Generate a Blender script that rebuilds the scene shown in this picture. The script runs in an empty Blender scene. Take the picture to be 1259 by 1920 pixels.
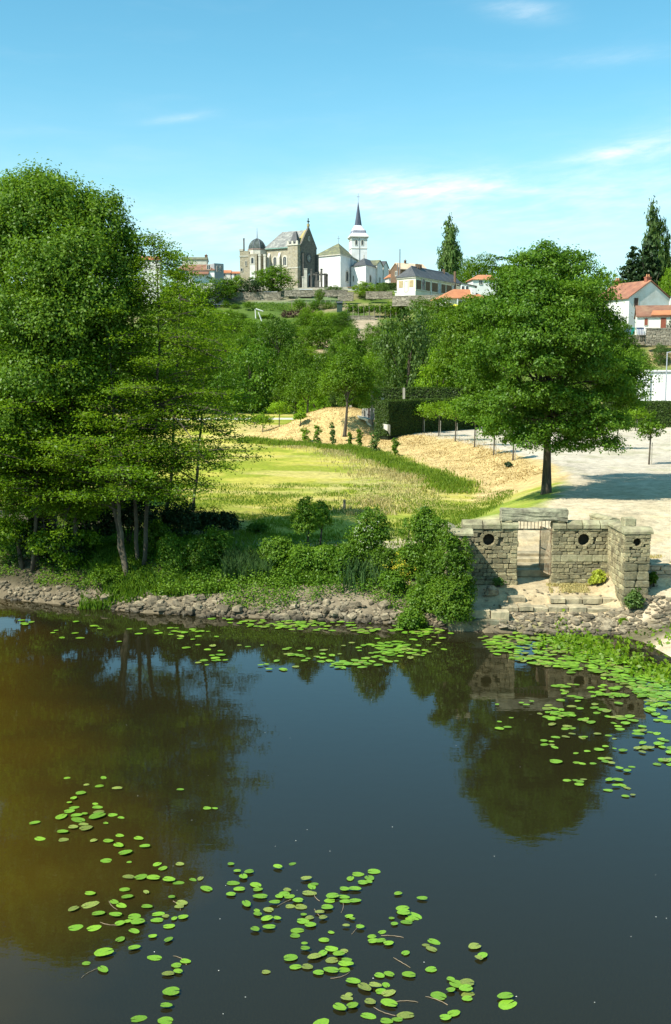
import bpy, math, random
import numpy as np
from mathutils import Vector, Matrix, Euler
random.seed(7)
RNG = np.random.default_rng(7)
SC = bpy.context.scene
# ---------------------------------------------------------------- camera, sky, sun, exposure
FPX = 1950.0; PITCH = math.atan(260/1950.0); CAMH = 8.56
cd = bpy.data.cameras.new('camera'); cam = bpy.data.objects.new('camera', cd)
SC.collection.objects.link(cam); SC.camera = cam
cd.sensor_fit = 'VERTICAL'; cd.sensor_height = 36.0; cd.lens = FPX/1920*36; cd.clip_end = 6000; cd.clip_start = .2
cam.location = (0, 0, CAMH); cam.rotation_euler = (math.pi/2-PITCH, 0, 0)
SUN = Vector((-.76, -.54, 1.02)).normalized()
world = bpy.data.worlds.new('World'); SC.world = world; world.use_nodes = True
SC.view_settings.view_transform = 'Standard'; SC.view_settings.look = 'None'
SC.view_settings.exposure = 0.64; SC.view_settings.gamma = 1.0; SC.view_settings.use_curve_mapping = False
SC.cycles.max_bounces = 6; SC.cycles.diffuse_bounces = 3; SC.cycles.transmission_bounces = 3; SC.cycles.glossy_bounces = 2
SC.cycles.sample_clamp_indirect = 4.0

class NT:
    """small helper to wire nodes"""
    def __init__(s, tree): s.t = tree; s.n = tree.nodes; s.l = tree.links
    def node(s, typ, **kw):
        n = s.n.new(typ)
        for k, v in kw.items(): setattr(n, k, v)
        return n
    def put(s, sock, v):
        if v is None: return
        if isinstance(v, bpy.types.NodeSocket): s.l.new(v, sock)
        else: sock.default_value = v
    def math(s, op, a, b=None, c=None, clamp=False):
        n = s.node('ShaderNodeMath', operation=op, use_clamp=clamp)
        s.put(n.inputs[0], a); s.put(n.inputs[1], b); s.put(n.inputs[2], c)
        return n.outputs[0]
    def mix(s, f, a, b, mode='MIX'):
        n = s.node('ShaderNodeMix', data_type='RGBA', blend_type=mode)
        s.put(n.inputs['Factor'], f); s.put(n.inputs['A'], a); s.put(n.inputs['B'], b)
        return n.outputs['Result']
    def noise(s, vec, scale, detail=3, rough=.55, dist=0):
        n = s.node('ShaderNodeTexNoise'); s.put(n.inputs['Vector'], vec)
        n.inputs['Scale'].default_value = scale; n.inputs['Detail'].default_value = detail
        n.inputs['Roughness'].default_value = rough; n.inputs['Distortion'].default_value = dist
        return n.outputs['Fac']
    def ramp(s, f, a, b, t0=0., t1=1.):
        n = s.node('ShaderNodeMapRange'); n.clamp = True
        s.put(n.inputs['Value'], f); n.inputs['From Min'].default_value = t0; n.inputs['From Max'].default_value = t1
        n.inputs['To Min'].default_value = a; n.inputs['To Max'].default_value = b
        return n.outputs['Result']
def c4(c): return (c[0], c[1], c[2], 1.0)

def build_world():
    w = NT(world.node_tree)
    for n in list(w.n): w.n.remove(n)
    sky = w.node('ShaderNodeTexSky', sky_type='NISHITA'); sky.sun_disc = False
    sky.sun_elevation = math.asin(SUN.z); sky.sun_rotation = math.atan2(SUN.x, SUN.y)
    sky.air_density = 1.0; sky.dust_density = .6; sky.ozone_density = 1.0; sky.altitude = 50
    tc = w.node('ShaderNodeTexCoord'); sep = w.node('ShaderNodeSeparateXYZ'); w.put(sep.inputs[0], tc.outputs['Generated'])
    az = w.math('ARCTAN2', sep.outputs[0], sep.outputs[1]); el = w.math('ARCSINE', sep.outputs[2])
    tint = w.mix(1.0, sky.outputs[0], SKY_TINT, 'MULTIPLY')
    cm = w.node('ShaderNodeCombineXYZ'); w.put(cm.inputs[0], w.math('MULTIPLY', az, 5.5)); w.put(cm.inputs[1], w.math('MULTIPLY', el, 26.0))
    n1 = w.noise(cm.outputs[0], 1.6, 6, .6, .35)
    cm2 = w.node('ShaderNodeCombineXYZ'); w.put(cm2.inputs[0], w.math('MULTIPLY', az, 14)); w.put(cm2.inputs[1], w.math('MULTIPLY', w.math('ADD', el, w.math('MULTIPLY', az, -.12)), 60.0))
    n2 = w.noise(cm2.outputs[0], 2.2, 5, .65, .2)
    tot = None
    # wisps: centre az, el, half width, half height, slope, strength
    for (px, py, wx, hy, sl, st) in CLOUDS:
        a0 = math.atan((px-629.5)/FPX); e0 = math.atan((960-py)/FPX)-PITCH
        da = w.math('SUBTRACT', az, a0)
        de = w.math('SUBTRACT', w.math('SUBTRACT', el, e0), w.math('MULTIPLY', da, sl))
        q = w.math('ADD', w.math('POWER', w.math('MULTIPLY', da, FPX/wx), 2), w.math('POWER', w.math('MULTIPLY', de, FPX/hy), 2))
        g = w.math('MULTIPLY', w.math('EXPONENT', w.math('MULTIPLY', q, -1.0)), st)
        tot = g if tot is None else w.math('ADD', tot, g)
    tex = w.math('MULTIPLY', w.ramp(n1, .25, 1.0, .35, .68), w.ramp(n2, .35, 1.0, .3, .65))
    wide = w.math('MULTIPLY', w.ramp(n1, 0, .04, .55, .8), w.ramp(el, 1., .0, .0, .9))
    f = w.math('ADD', w.math('MULTIPLY', tot, tex), wide)
    hz = w.math('MULTIPLY', w.math('EXPONENT', w.math('MULTIPLY', w.math('POWER', w.math('MULTIPLY', el, 6.8), 2), -1.0)), HORIZON_PALE)
    f = w.math('ADD', f, w.math('MULTIPLY', hz, w.ramp(n1, .75, 1.15, .3, .7)), clamp=True)
    col = w.mix(f, tint, CLOUD_COL)
    bg = w.node('ShaderNodeBackground'); w.put(bg.inputs[0], col); bg.inputs[1].default_value = SKY_STR
    out = w.node('ShaderNodeOutputWorld'); w.l.new(bg.outputs[0], out.inputs[0])
SKY_STR = .088
SKY_TINT = (.75, 1.50, 1.44, 1)
CLOUD_COL = (7.8, 8.5, 8.9, 1)
HORIZON_PALE = .80
CLOUDS = [(760, 350, 130, 20, -.02, .9), (900, 345, 190, 26, .05, .6), (700, 395, 330, 26, .06, .4), (1110, 303, 110, 9, .12, .7), (1235, 285, 100, 20, .12, .8),
          (955, 30, 60, 15, -.12, .6), (1150, 370, 240, 45, .12, .35), (560, 390, 120, 16, .12, .35), (400, 440, 220, 40, .02, .30),
          (345, 228, 50, 7, .15, .35), (1150, 125, 160, 14, 0, .18), (1000, 420, 300, 50, 0, .2), (1600, 200, 260, 30, .1, .4), (-500, 330, 300, 30, .1, .4)]
build_world()
sl = bpy.data.lights.new('sun', 'SUN'); sl.energy = 5.0; sl.angle = math.radians(.53); sl.color = (1.0, .955, .87)
so = bpy.data.objects.new('sun', sl); SC.collection.objects.link(so)
so.rotation_euler = SUN.to_track_quat('Z', 'Y').to_euler(); so.location = (-60, -40, 90)

# ---------------------------------------------------------------- geometry helpers
def ray(px, py):
    a = (px-629.5)/FPX; b = (960-py)/FPX
    return a, math.cos(PITCH)+b*math.sin(PITCH), -math.sin(PITCH)+b*math.cos(PITCH)
def G(px, py, z=0.0):
    """where the sight line of a picture point meets height z"""
    r = ray(px, py); t = (z-CAMH)/r[2]; return r[0]*t, r[1]*t
def P(px, py, Y):
    r = ray(px, py); t = Y/r[1]; return r[0]*t, Y, CAMH+r[2]*t
def X(px, Y, py=700): return P(px, py, Y)[0]
def Z(py, Y): return P(629.5, py, Y)[2]

def vnoise(x, y, seed=0):
    """smooth value noise in 0..1 on numpy arrays"""
    x = np.asarray(x, float); y = np.asarray(y, float)
    xi = np.floor(x); yi = np.floor(y); fx = x-xi; fy = y-yi
    def h(a, b):
        s = np.sin(a*127.1+b*311.7+seed*74.7)*43758.5453
        return s-np.floor(s)
    fx = fx*fx*(3-2*fx); fy = fy*fy*(3-2*fy)
    return (h(xi, yi)*(1-fx)+h(xi+1, yi)*fx)*(1-fy)+(h(xi, yi+1)*(1-fx)+h(xi+1, yi+1)*fx)*fy
def fbm(x, y, seed=0, o=4):
    t = 0; a = .5
    for i in range(o): t = t+a*vnoise(np.asarray(x)*2**i, np.asarray(y)*2**i, seed+i*13); a *= .5
    return t/(1-.5**o)
def sstep(a, b, x):
    t = np.clip((np.asarray(x, float)-a)/(b-a), 0, 1); return t*t*(3-2*t)

ORIG = {}
def link(o, parent=None):
    SC.collection.objects.link(o)
    if parent is not None: o.parent = parent
    return o
def tag(o, label=None, cat=None, group=None, kind=None):
    if label: o['label'] = label
    if cat: o['category'] = cat
    if group: o['group'] = group
    if kind: o['kind'] = kind
    return o
def root(name, loc, label, cat, group=None, rz=0, scale=None):
    o = bpy.data.objects.new(name, None); link(o); o.location = loc; o.rotation_euler = (0, 0, rz)
    if scale: o.scale = scale
    o.empty_display_size = .3
    tag(o, label, cat, group, 'thing'); ORIG[o.name] = Vector(loc); return o
def mesh_np(name, V, Fq, mat=None, smooth=False):
    """mesh from numpy verts (n,3) and faces (m,k)"""
    V = np.asarray(V, np.float32); Fq = np.asarray(Fq, np.int32)
    m = bpy.data.meshes.new(name); k = Fq.shape[1]
    m.vertices.add(len(V)); m.vertices.foreach_set('co', V.ravel())
    m.loops.add(Fq.size); m.loops.foreach_set('vertex_index', Fq.ravel())
    m.polygons.add(len(Fq)); m.polygons.foreach_set('loop_start', np.arange(0, Fq.size, k, dtype=np.int32))
    m.polygons.foreach_set('loop_total', np.full(len(Fq), k, np.int32))
    if smooth: m.polygons.foreach_set('use_smooth', np.ones(len(Fq), bool))
    m.update(calc_edges=True)
    if mat: m.materials.append(mat)
    return m
def obj(name, mesh, parent=None, loc=(0, 0, 0), rot=(0, 0, 0), scale=(1, 1, 1)):
    o = bpy.data.objects.new(name, mesh); link(o, parent); o.location = loc; o.rotation_euler = rot; o.scale = scale
    return o

class Fr:
    """a local frame: u to the right, v away, w up"""
    def __init__(s, x, y, z, ang=0.0): s.o = Vector((x, y, z)); s.a = ang; s.c = math.cos(ang); s.s = math.sin(ang)
    def pt(s, u, v, w): return (s.o.x+u*s.c-v*s.s, s.o.y+u*s.s+v*s.c, s.o.z+w)
    def at(s, u, v, w=0, dang=0):
        p = s.pt(u, v, w); return Fr(p[0], p[1], p[2], s.a+dang)
def fr_edge(A, B, z): return Fr(A[0], A[1], z, math.atan2(B[1]-A[1], B[0]-A[0]))
WF = Fr(0, 0, 0, 0)
class MB:
    def __init__(s, fr=WF): s.v = []; s.f = []; s.fr = fr
    def face(s, pts):
        n = len(s.v); s.v += [s.fr.pt(*p) for p in pts]; s.f.append(tuple(range(n, n+len(pts)))); return s
    def raw(s, vs, fs):
        n = len(s.v); s.v += [s.fr.pt(*p) for p in vs]; s.f += [tuple(n+i for i in f) for f in fs]; return s
    def box(s, u0, u1, v0, v1, w0, w1):
        return s.raw([(u0,v0,w0),(u1,v0,w0),(u1,v1,w0),(u0,v1,w0),(u0,v0,w1),(u1,v0,w1),(u1,v1,w1),(u0,v1,w1)],
                     [(0,3,2,1),(4,5,6,7),(0,1,5,4),(1,2,6,5),(2,3,7,6),(3,0,4,7)])
    def prism(s, plan, w0, w1, top=None):
        """plan polygon (u,v) counter-clockwise, optionally another plan at the top"""
        n = len(plan); top = top or plan
        vs = [(p[0], p[1], w0) for p in plan]+[(p[0], p[1], w1) for p in top]
        return s.raw(vs, [tuple(range(n-1, -1, -1)), tuple(range(n, 2*n))]+[(i, (i+1) % n, n+(i+1) % n, n+i) for i in range(n)])
    def slab(s, prof, v0, v1):
        """profile polygon in (u,w) given counter-clockwise seen from the front, extruded v0..v1"""
        n = len(prof)
        vs = [(p[0], v0, p[1]) for p in prof]+[(p[0], v1, p[1]) for p in prof]
        return s.raw(vs, [tuple(range(n)), tuple(range(2*n-1, n-1, -1))]+[(i, n+i, n+(i+1) % n, (i+1) % n) for i in range(n)])
    def slabu(s, prof, u0, u1):
        """profile polygon in (v,w), extruded along u"""
        n = len(prof)
        vs = [(u0, p[0], p[1]) for p in prof]+[(u1, p[0], p[1]) for p in prof]
        return s.raw(vs, [tuple(range(n-1, -1, -1)), tuple(range(n, 2*n))]+[(i, (i+1) % n, n+(i+1) % n, n+i) for i in range(n)])
    def ring(s, cu, cv, w0, w1, r0, r1, n=8, ph=0):
        a = [ph+2*math.pi*i/n for i in range(n)]
        return s.prism([(cu+r0*math.cos(t), cv+r0*math.sin(t)) for t in a], w0, w1, [(cu+r1*math.cos(t), cv+r1*math.sin(t)) for t in a])
    def tube(s, pts, rad, n=7):
        """tapered tube along points, rad per point"""
        base = len(s.v); m = len(pts)
        if not hasattr(rad, '__len__'): rad = [rad]*m
        pts = [Vector(p) for p in pts]
        for i, p in enumerate(pts):
            d = (pts[min(i+1, m-1)]-pts[max(i-1, 0)]).normalized()
            a = d.cross(Vector((.13, .99, .07))); a = a.normalized() if a.length > .1 else d.cross(Vector((1, 0, 0))).normalized()
            b = d.cross(a)
            for k in range(n):
                t = 2*math.pi*k/n; q = p+(a*math.cos(t)+b*math.sin(t))*rad[i]; s.v.append(s.fr.pt(*q))
        for i in range(m-1):
            for k in range(n):
                k2 = (k+1) % n; s.f.append((base+i*n+k, base+i*n+k2, base+(i+1)*n+k2, base+(i+1)*n+k))
        s.f.append(tuple(base+k for k in range(n-1, -1, -1))); s.f.append(tuple(base+(m-1)*n+k for k in range(n)))
        return s
    def mesh(s, name, mat, o=Vector((0, 0, 0)), smooth=False):
        m = bpy.data.meshes.new(name); m.from_pydata([tuple(Vector(p)-o) for p in s.v], [], s.f)
        if mat: m.materials.append(mat)
        if smooth: m.polygons.foreach_set('use_smooth', [True]*len(m.polygons))
        m.update(); return m
    def build(s, name, mat, parent=None, smooth=False, label=None):
        o = Vector((0, 0, 0)); r = parent
        while r is not None and r.name not in ORIG: r = r.parent
        if r is not None: o = ORIG[r.name]
        ob = obj(name, s.mesh(name, mat, o, smooth), parent)
        if label: ob['label'] = label
        return ob

# ---------------------------------------------------------------- materials
MATS = {}
def mat(name, a, b=None, scale=2.0, rough=.9, bump=0., bscale=None, detail=4, spec=.25, coord='Object', lo=.35, hi=.65, c=None, cscale=.6, cfac=.5, stretch=None, isl=0.0, stain=None, wet=False):
    """principled surface whose colour wanders between a and b (and patches of c)"""
    if name in MATS: return MATS[name]
    m = bpy.data.materials.new(name); m.use_nodes = True; t = NT(m.node_tree); t.n.clear()
    out = t.node('ShaderNodeOutputMaterial'); bs = t.node('ShaderNodeBsdfPrincipled'); t.l.new(bs.outputs[0], out.inputs[0])
    bs.inputs['Roughness'].default_value = rough; bs.inputs['Specular IOR Level'].default_value = spec
    tc = t.node('ShaderNodeTexCoord'); vec = tc.outputs[coord]
    if coord == 'World':
        pass
    if stretch:
        mp = t.node('ShaderNodeMapping'); t.l.new(vec, mp.inputs[0]); mp.inputs['Scale'].default_value = stretch; vec = mp.outputs[0]
    b = b or tuple(x*.8 for x in a)
    col = t.mix(t.ramp(t.noise(vec, scale, detail), 0, 1, lo, hi), c4(a), c4(b))
    if c: col = t.mix(t.ramp(t.noise(vec, cscale, 4, .6), 0, cfac, .48, .66), col, c4(c))
    if isl:
        g = t.node('ShaderNodeNewGeometry'); oi = t.node('ShaderNodeObjectInfo')
        r = t.math('FRACT', t.math('ADD', g.outputs['Random Per Island'], oi.outputs['Random']))
        k = t.ramp(r, 1-isl, 1+isl); col = t.mix(1.0, col, k, 'MULTIPLY')
    if stain or wet: gp = t.node('ShaderNodeNewGeometry').outputs['Position']
    if stain: col = t.mix(t.ramp(t.noise(gp, stain[1], 5, .65), 0, stain[2], .5, .68), col, c4(stain[0]))
    if wet:
        sp = t.node('ShaderNodeSeparateXYZ'); t.l.new(gp, sp.inputs[0]); zz = t.math('ADD', sp.outputs[2], t.ramp(t.noise(gp, 3, 2), -.06, .06))
        col = t.mix(1.0, col, t.ramp(zz, .32, 1.0, .04, .22), 'MULTIPLY'); t.put(bs.inputs['Roughness'], t.ramp(zz, .35, rough, .03, .15))
    t.put(bs.inputs['Base Color'], col)
    if bump:
        bn = t.node('ShaderNodeBump'); bn.inputs['Strength'].default_value = bump; bn.inputs['Distance'].default_value = .03
        t.put(bn.inputs['Height'], t.noise(vec, bscale or scale*6, 5, .65)); t.l.new(bn.outputs[0], bs.inputs['Normal'])
    MATS[name] = m; return m
def leafmat(name, a, b, trans=.35, scale=.35, tr=None, gloss=.015):
    """foliage: colour differs leaf by leaf and clump by clump, light passes through"""
    if name in MATS: return MATS[name]
    m = bpy.data.materials.new(name); m.use_nodes = True; t = NT(m.node_tree); t.n.clear()
    out = t.node('ShaderNodeOutputMaterial')
    g = t.node('ShaderNodeNewGeometry'); oi = t.node('ShaderNodeObjectInfo')
    n = t.noise(g.outputs['Position'], scale, 3, .6)
    f = t.math('ADD', t.math('MULTIPLY', g.outputs['Random Per Island'], .6), t.math('MULTIPLY', t.ramp(n, 0, 1, .3, .7), .4))
    col = t.mix(f, c4(a), c4(b))
    col = t.mix(1.0, col, t.ramp(oi.outputs['Random'], .82, 1.18), 'MULTIPLY')
    d = t.node('ShaderNodeBsdfDiffuse'); t.put(d.inputs[0], col)
    tl = t.node('ShaderNodeBsdfTranslucent'); t.put(tl.inputs[0], t.mix(1.0, col, c4(tr or (1.25, 1.3, .6)), 'MULTIPLY'))
    mx = t.node('ShaderNodeMixShader'); mx.inputs[0].default_value = trans
    t.l.new(d.outputs[0], mx.inputs[1]); t.l.new(tl.outputs[0], mx.inputs[2])
    gl = t.node('ShaderNodeBsdfGlossy'); gl.inputs['Roughness'].default_value = .45
    m2 = t.node('ShaderNodeMixShader'); m2.inputs[0].default_value = gloss
    t.l.new(mx.outputs[0], m2.inputs[1]); t.l.new(gl.outputs[0], m2.inputs[2]); t.l.new(m2.outputs[0], out.inputs[0])
    MATS[name] = m; return m
L_ALDER = leafmat('alder_leaf', (.06, .135, .006), (.21, .32, .014), .45)
L_WILLOW = leafmat('willow_leaf', (.075, .165, .014), (.20, .32, .026), .42)
L_ASH = leafmat('ash_leaf', (.034, .098, .008), (.135, .235, .018), .38)
L_MID = leafmat('green_leaf', (.05, .12, .007), (.155, .255, .015), .38, .2)
L_BRIGHT = leafmat('bright_leaf', (.10, .21, .008), (.25, .37, .016), .42, .25)
L_GREY = leafmat('greygreen_leaf', (.05, .105, .022), (.14, .215, .045), .3, .25)
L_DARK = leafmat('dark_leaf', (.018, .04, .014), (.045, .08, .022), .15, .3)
L_HEDGE = leafmat('hedge_leaf', (.035, .075, .012), (.085, .13, .02), .25, .5)
L_BANK = leafmat('bank_leaf', (.055, .14, .012), (.18, .29, .022), .38, .6)
L_REED = leafmat('reed_leaf', (.04, .10, .03), (.11, .19, .05), .3, .6)
L_GRASS = leafmat('grass_blade', (.09, .17, .012), (.25, .31, .035), .40, .5)
L_DRY = leafmat('dry_blade', (.44, .38, .15), (.58, .50, .22), .3, .7, (1.1, 1., .7))
L_PURPLE = leafmat('purple_leaf', (.05, .025, .025), (.10, .05, .04), .2)
L_YELLOW = leafmat('yellow_leaf', (.25, .32, .03), (.50, .50, .06), .35, 1.2)
BARK = mat('bark', (.115, .095, .065), (.05, .04, .03), 6, .95, .6, 25, stretch=(1, 1, .25))
BARKP = mat('alder_bark', (.125, .105, .07), (.05, .042, .028), 5, .95, .5, 20, stretch=(1, 1, .3))

# ---------------------------------------------------------------- foliage builders
def leaves_mesh(name, C, N, size, mt, aspect=.6, fold=.18):
    """one folded four-corner leaf at every centre C, facing N"""
    n = len(C); N = N/np.maximum(np.linalg.norm(N, axis=1, keepdims=True), 1e-6)
    r = RNG.normal(size=(n, 3)); T = np.cross(N, r); T /= np.maximum(np.linalg.norm(T, axis=1, keepdims=True), 1e-6)
    B = np.cross(N, T); s = (size*RNG.uniform(.65, 1.3, n))[:, None]
    V = np.empty((n, 4, 3)); V[:, 0] = C-T*s*.5; V[:, 1] = C+B*s*.5*aspect+N*s*fold; V[:, 2] = C+T*s*.5; V[:, 3] = C-B*s*.5*aspect+N*s*fold
    Fq = np.arange(n*4).reshape(n, 4)
    return mesh_np(name, V.reshape(-1, 3), Fq, mt)
def dirs(n, zmin=-1.0):
    z = RNG.uniform(zmin, 1, n); a = RNG.uniform(0, 2*np.pi, n); r = np.sqrt(1-z*z)
    return np.stack([r*np.cos(a), r*np.sin(a), z], 1)
def blob_leaves(blobs, nleaf, clump, flat=.6, upb=.45, rnd=.6, shell=.5, zmin=-.8, per=40, droop=0.0):
    """leaves in clumps through lobes; blobs = (x,y,z, rx,ry,rz)"""
    vol = np.array([(b[3]*b[4]*b[5])**.72 for b in blobs]); cnt = np.maximum((vol/vol.sum()*nleaf/per).astype(int), 1)
    Cs = []; Ns = []
    for b, k in zip(blobs, cnt):
        d = dirs(k, zmin); ph = RNG.uniform(0, 6, 6)
        w = np.where(RNG.random(k) < .10, RNG.uniform(1.02, 1.22, k), 1.0)+.13*np.sin(d[:, 0]*5+ph[0])*np.sin(d[:, 2]*6+ph[1])+.10*np.sin(d[:, 1]*9+ph[2])+.07*np.sin(d[:, 2]*13+ph[3]+d[:, 0]*8)
        rr = (shell+(1-shell)*RNG.random(k)**.45)*w
        cc = np.array(b[:3])+d*rr[:, None]*np.array(b[3:6])
        cs = clump*RNG.uniform(.6, 1.35, k)
        off = RNG.normal(size=(k, per, 3))*.5*cs[:, None, None]; off[:, :, 2] *= flat
        if droop: off[:, :, 2] -= droop*np.abs(RNG.normal(size=(k, per)))*cs[:, None]
        c = cc[:, None, :]+off
        nn = d[:, None, :]*.55+np.array([0, 0, upb])+off/np.maximum(cs[:, None, None], 1e-6)*.4+RNG.normal(size=(k, per, 3))*rnd
        Cs.append(c.reshape(-1, 3)); Ns.append(nn.reshape(-1, 3))
    return np.concatenate(Cs), np.concatenate(Ns)
def curve(a, b, bend=.12, n=5, up=0.0):
    a = Vector(a); b = Vector(b); L = (b-a).length; o = Vector((random.uniform(-1, 1), random.uniform(-1, 1), random.uniform(-.3, .6)))*bend*L
    return [a.lerp(b, i/(n-1))+o*math.sin(math.pi*i/(n-1))+Vector((0, 0, up*L*math.sin(math.pi*i/(n-1)))) for i in range(n)]
def trunk_limbs(mb, base, top, r, lobes, nl=2, r2=.3):
    """tapered trunk with limbs that reach into the lobes"""
    pts = curve(base, top, .03, 6); mb.tube([Vector(base)-Vector((0, 0, .25)), *pts], [r*1.5, r*1.15]+[r*(1-.75*i/5) for i in range(1, 6)], 9)
    for b in lobes:
        for _ in range(nl):
            t = random.uniform(.35, .9); i = min(int(t*5), 4); s = pts[i].lerp(pts[i+1], t*5-i)
            e = Vector(b[:3])+Vector((random.uniform(-.5, .5)*b[3], random.uniform(-.5, .5)*b[4], random.uniform(-.2, .4)*b[5]))
            rr = r*(1-.75*t)*.6; c = curve(s, e, .1, 5, .05); mb.tube(c, [rr, rr*.75, rr*.55, rr*.35, rr*.15], 6)
            for _k in range(2):
                e2 = c[-2]+Vector((random.uniform(-.7, .7)*b[3], random.uniform(-.7, .7)*b[4], random.uniform(.0, .5)*b[5]))
                mb.tube(curve(c[2], e2, .1, 4), [rr*.4, rr*.3, rr*.2, rr*.08], 5)
def lobes_for(cx, cy, z0, z1, rx, ry, n=12, seed=1, lob=.42, shape=None):
    """lobes filling a crown between z0 and z1"""
    rs = random.Random(seed); out = []
    h = (z1-z0)/2; cz = (z0+z1)/2
    out.append((cx, cy, cz, rx*.62, ry*.62, h*.72))
    for i in range(n):
        t = (i+.5)/n; w = 2*t-1; a = i*2.4+rs.uniform(-.4, .4)
        pr = math.sqrt(max(0, 1-abs(w)**2.4)) if shape is None else shape(t)
        rr = rs.uniform(.58, .74)*pr
        s = lob*rs.uniform(.75, 1.2)*(0.65+.35*pr)
        out.append((cx+rr*rx*math.cos(a), cy+rr*ry*math.sin(a), cz+w*h*(1-s*.55), rx*s, ry*s, min(h*s*.85, rx*s*.9)))
    return out
# ---------------------------------------------------------------- ground, river, path
YBX = [-90, -45, -12.9, -9.9, -6.7, -3.4, 1.3, 4.1, 5.0, 8.3, 8.9, 9.3, 10.0, 10.9, 14, 20, 60, 90]
YBY = [52, 46, 39.1, 37.9, 36.6, 36.0, 35.2, 34.3, 33.9, 33.3, 32.3, 30.6, 29.6, 28.7, 26, 21, 5, 0]
EMB = np.array([(4.0, 30), (4.6, 37), (6.2, 45), (8.8, 52), (11.0, 60), (11.7, 65.5), (11.4, 70), (10.2, 77), (8.6, 87), (6.4, 95.5), (2.5, 100.5), (-2, 104), (-8, 109), (-16, 114), (-40, 121), (-160, 140)], float)
def emb_dist(x, y):
    """signed distance to the edge between the meadow (negative) and the car park (positive)"""
    best = np.full(np.shape(x), 1e9); sg = np.ones(np.shape(x))
    for (ax, ay), (bx, by) in zip(EMB[:-1], EMB[1:]):
        dx, dy = bx-ax, by-ay; t = np.clip(((x-ax)*dx+(y-ay)*dy)/(dx*dx+dy*dy), 0, 1)
        d = np.hypot(x-ax-t*dx, y-ay-t*dy); cr = -(dx*(y-ay)-dy*(x-ax))
        m = d < best; best = np.where(m, d, best); sg = np.where(m, np.sign(cr), sg)
    return best*sg
HL = ([0, 150, 165, 185, 200, 215, 230, 245, 262, 275, 284, 300, 500, 3000], [2.4, 2.6, 4.5, 9.3, 12.4, 15.0, 17.7, 21.2, 25.6, 29.3, 31.5, 32.4, 33, 30])
HM = ([0, 138, 160, 190, 210, 220, 232, 245, 262, 285, 500, 3000], [2.8, 2.9, 6.0, 13, 19.6, 22.0, 23.0, 26.0, 27.6, 31, 33, 30])
HR = ([0, 114, 120, 128, 138, 146, 152, 190, 260, 400, 3000], [2.8, 2.9, 3.6, 7.0, 11.6, 14.0, 14.5, 17.0, 21.0, 24, 24])
def hgt(x, y, rough=True):
    x = np.asarray(x, float); y = np.asarray(y, float)
    yb = np.interp(x, YBX, YBY); s = y-yb
    d = emb_dist(x, y); w = np.interp(y, [38, 56, 64, 95, 112], [3.4, 3.0, 3.1, 3.5, 4.7])
    park = 2.8+0*x
    mead = 1.35+np.clip(y-42, 0, 130)*.009
    base = mead+(park-mead)*sstep(-1, 1, d/w)
    base = base+2.3*np.exp(-(((x-.3)/5.6)**2+((y-106.5)/4.4)**2)**1.3)      # the straw covered mound
    if rough: base = base+.05*(fbm(x*.5, y*.5, 3)-.5)+np.where(np.abs(d) < 4, .28, .0)*(fbm(x*1.1, y*.8, 5)-.5)*sstep(54, 60, y)
    t = x/np.maximum(y, 20)
    hl = np.interp(y, *HL); hm = np.interp(y, *HM); hr = np.interp(y, *HR)
    a = sstep(.055, .10, t); b = sstep(.15, .23, t)
    hill = hl*(1-a)+hm*a; hill = hill*(1-b)+hr*b
    z = np.where(y > 112, np.maximum(hill, base), base)
    if rough: z = z+np.where(y > 150, 1., 0)*(fbm(x*.12, y*.12, 9)-.5)*1.2*sstep(150, 175, y)*(1-sstep(255, 268, y))
    # river bank
    zl = np.interp(s, [-30, -6, -1.2, 0, .8, 1.9, 3.0, 4.5], [-2.6, -1.6, -.45, 0, .48, 1.0, 1.25, 1.38])
    zl = np.where(s > 4.5, 9e9, zl)
    zg = np.interp(y, [20, 32.3, 33.35, 34.2, 34.9, 35.3, 35.6, 35.95, 36.6, 37.8, 39.5, 39.9, 42, 45, 49], [-1.5, -.3, .0, .26, .42, .50, .56, .82, .95, .98, 1.35, 1.75, 2.15, 2.6, 2.8])
    zr = np.interp(s, [-30, -5, -1, 0, .8, 2.2, 4], [-2.5, -1.5, -.3, 0, .13, .26, .32])
    zr2 = np.interp(y, [30, 33.3, 34.3, 35.3, 35.75, 35.95, 38, 45, 49], [.32, .36, .75, 1.15, 1.2, 1.9, 2.15, 2.7, 2.8])
    zr = np.where(y > 33.0, zr2, np.minimum(zr, .36))
    g1 = sstep(3.3, 4.3, x); g2 = sstep(9.0, 10.9, x)
    low = zl*1.0
    low = np.where(s > 4.5, base, np.minimum(zl, base))
    front = low*(1-g1)+np.minimum(zg, 2.8)*g1
    front = front*(1-g2)+np.minimum(zr, 2.8)*g2
    k = sstep(40, 49, y)
    back = sstep(37.1, 37.5, y)*(1-sstep(3.0, 6.4, x))
    zf = front*(1-k)+base*k
    zf = zf*(1-back)+np.where(y > 37, base, zf)*back
    z = np.where(y < 49, np.where(x < 3.3, np.where(s < 4.5, low, base), zf), z)
    z = np.where(s < 0, np.minimum(z, -.02+s*.3), z)
    return z
def H1(x, y): return float(hgt(np.array([x]), np.array([y]))[0])
def lerp3(a, b, f): f = np.asarray(f)[..., None]; return a*(1-f)+b*f

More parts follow.
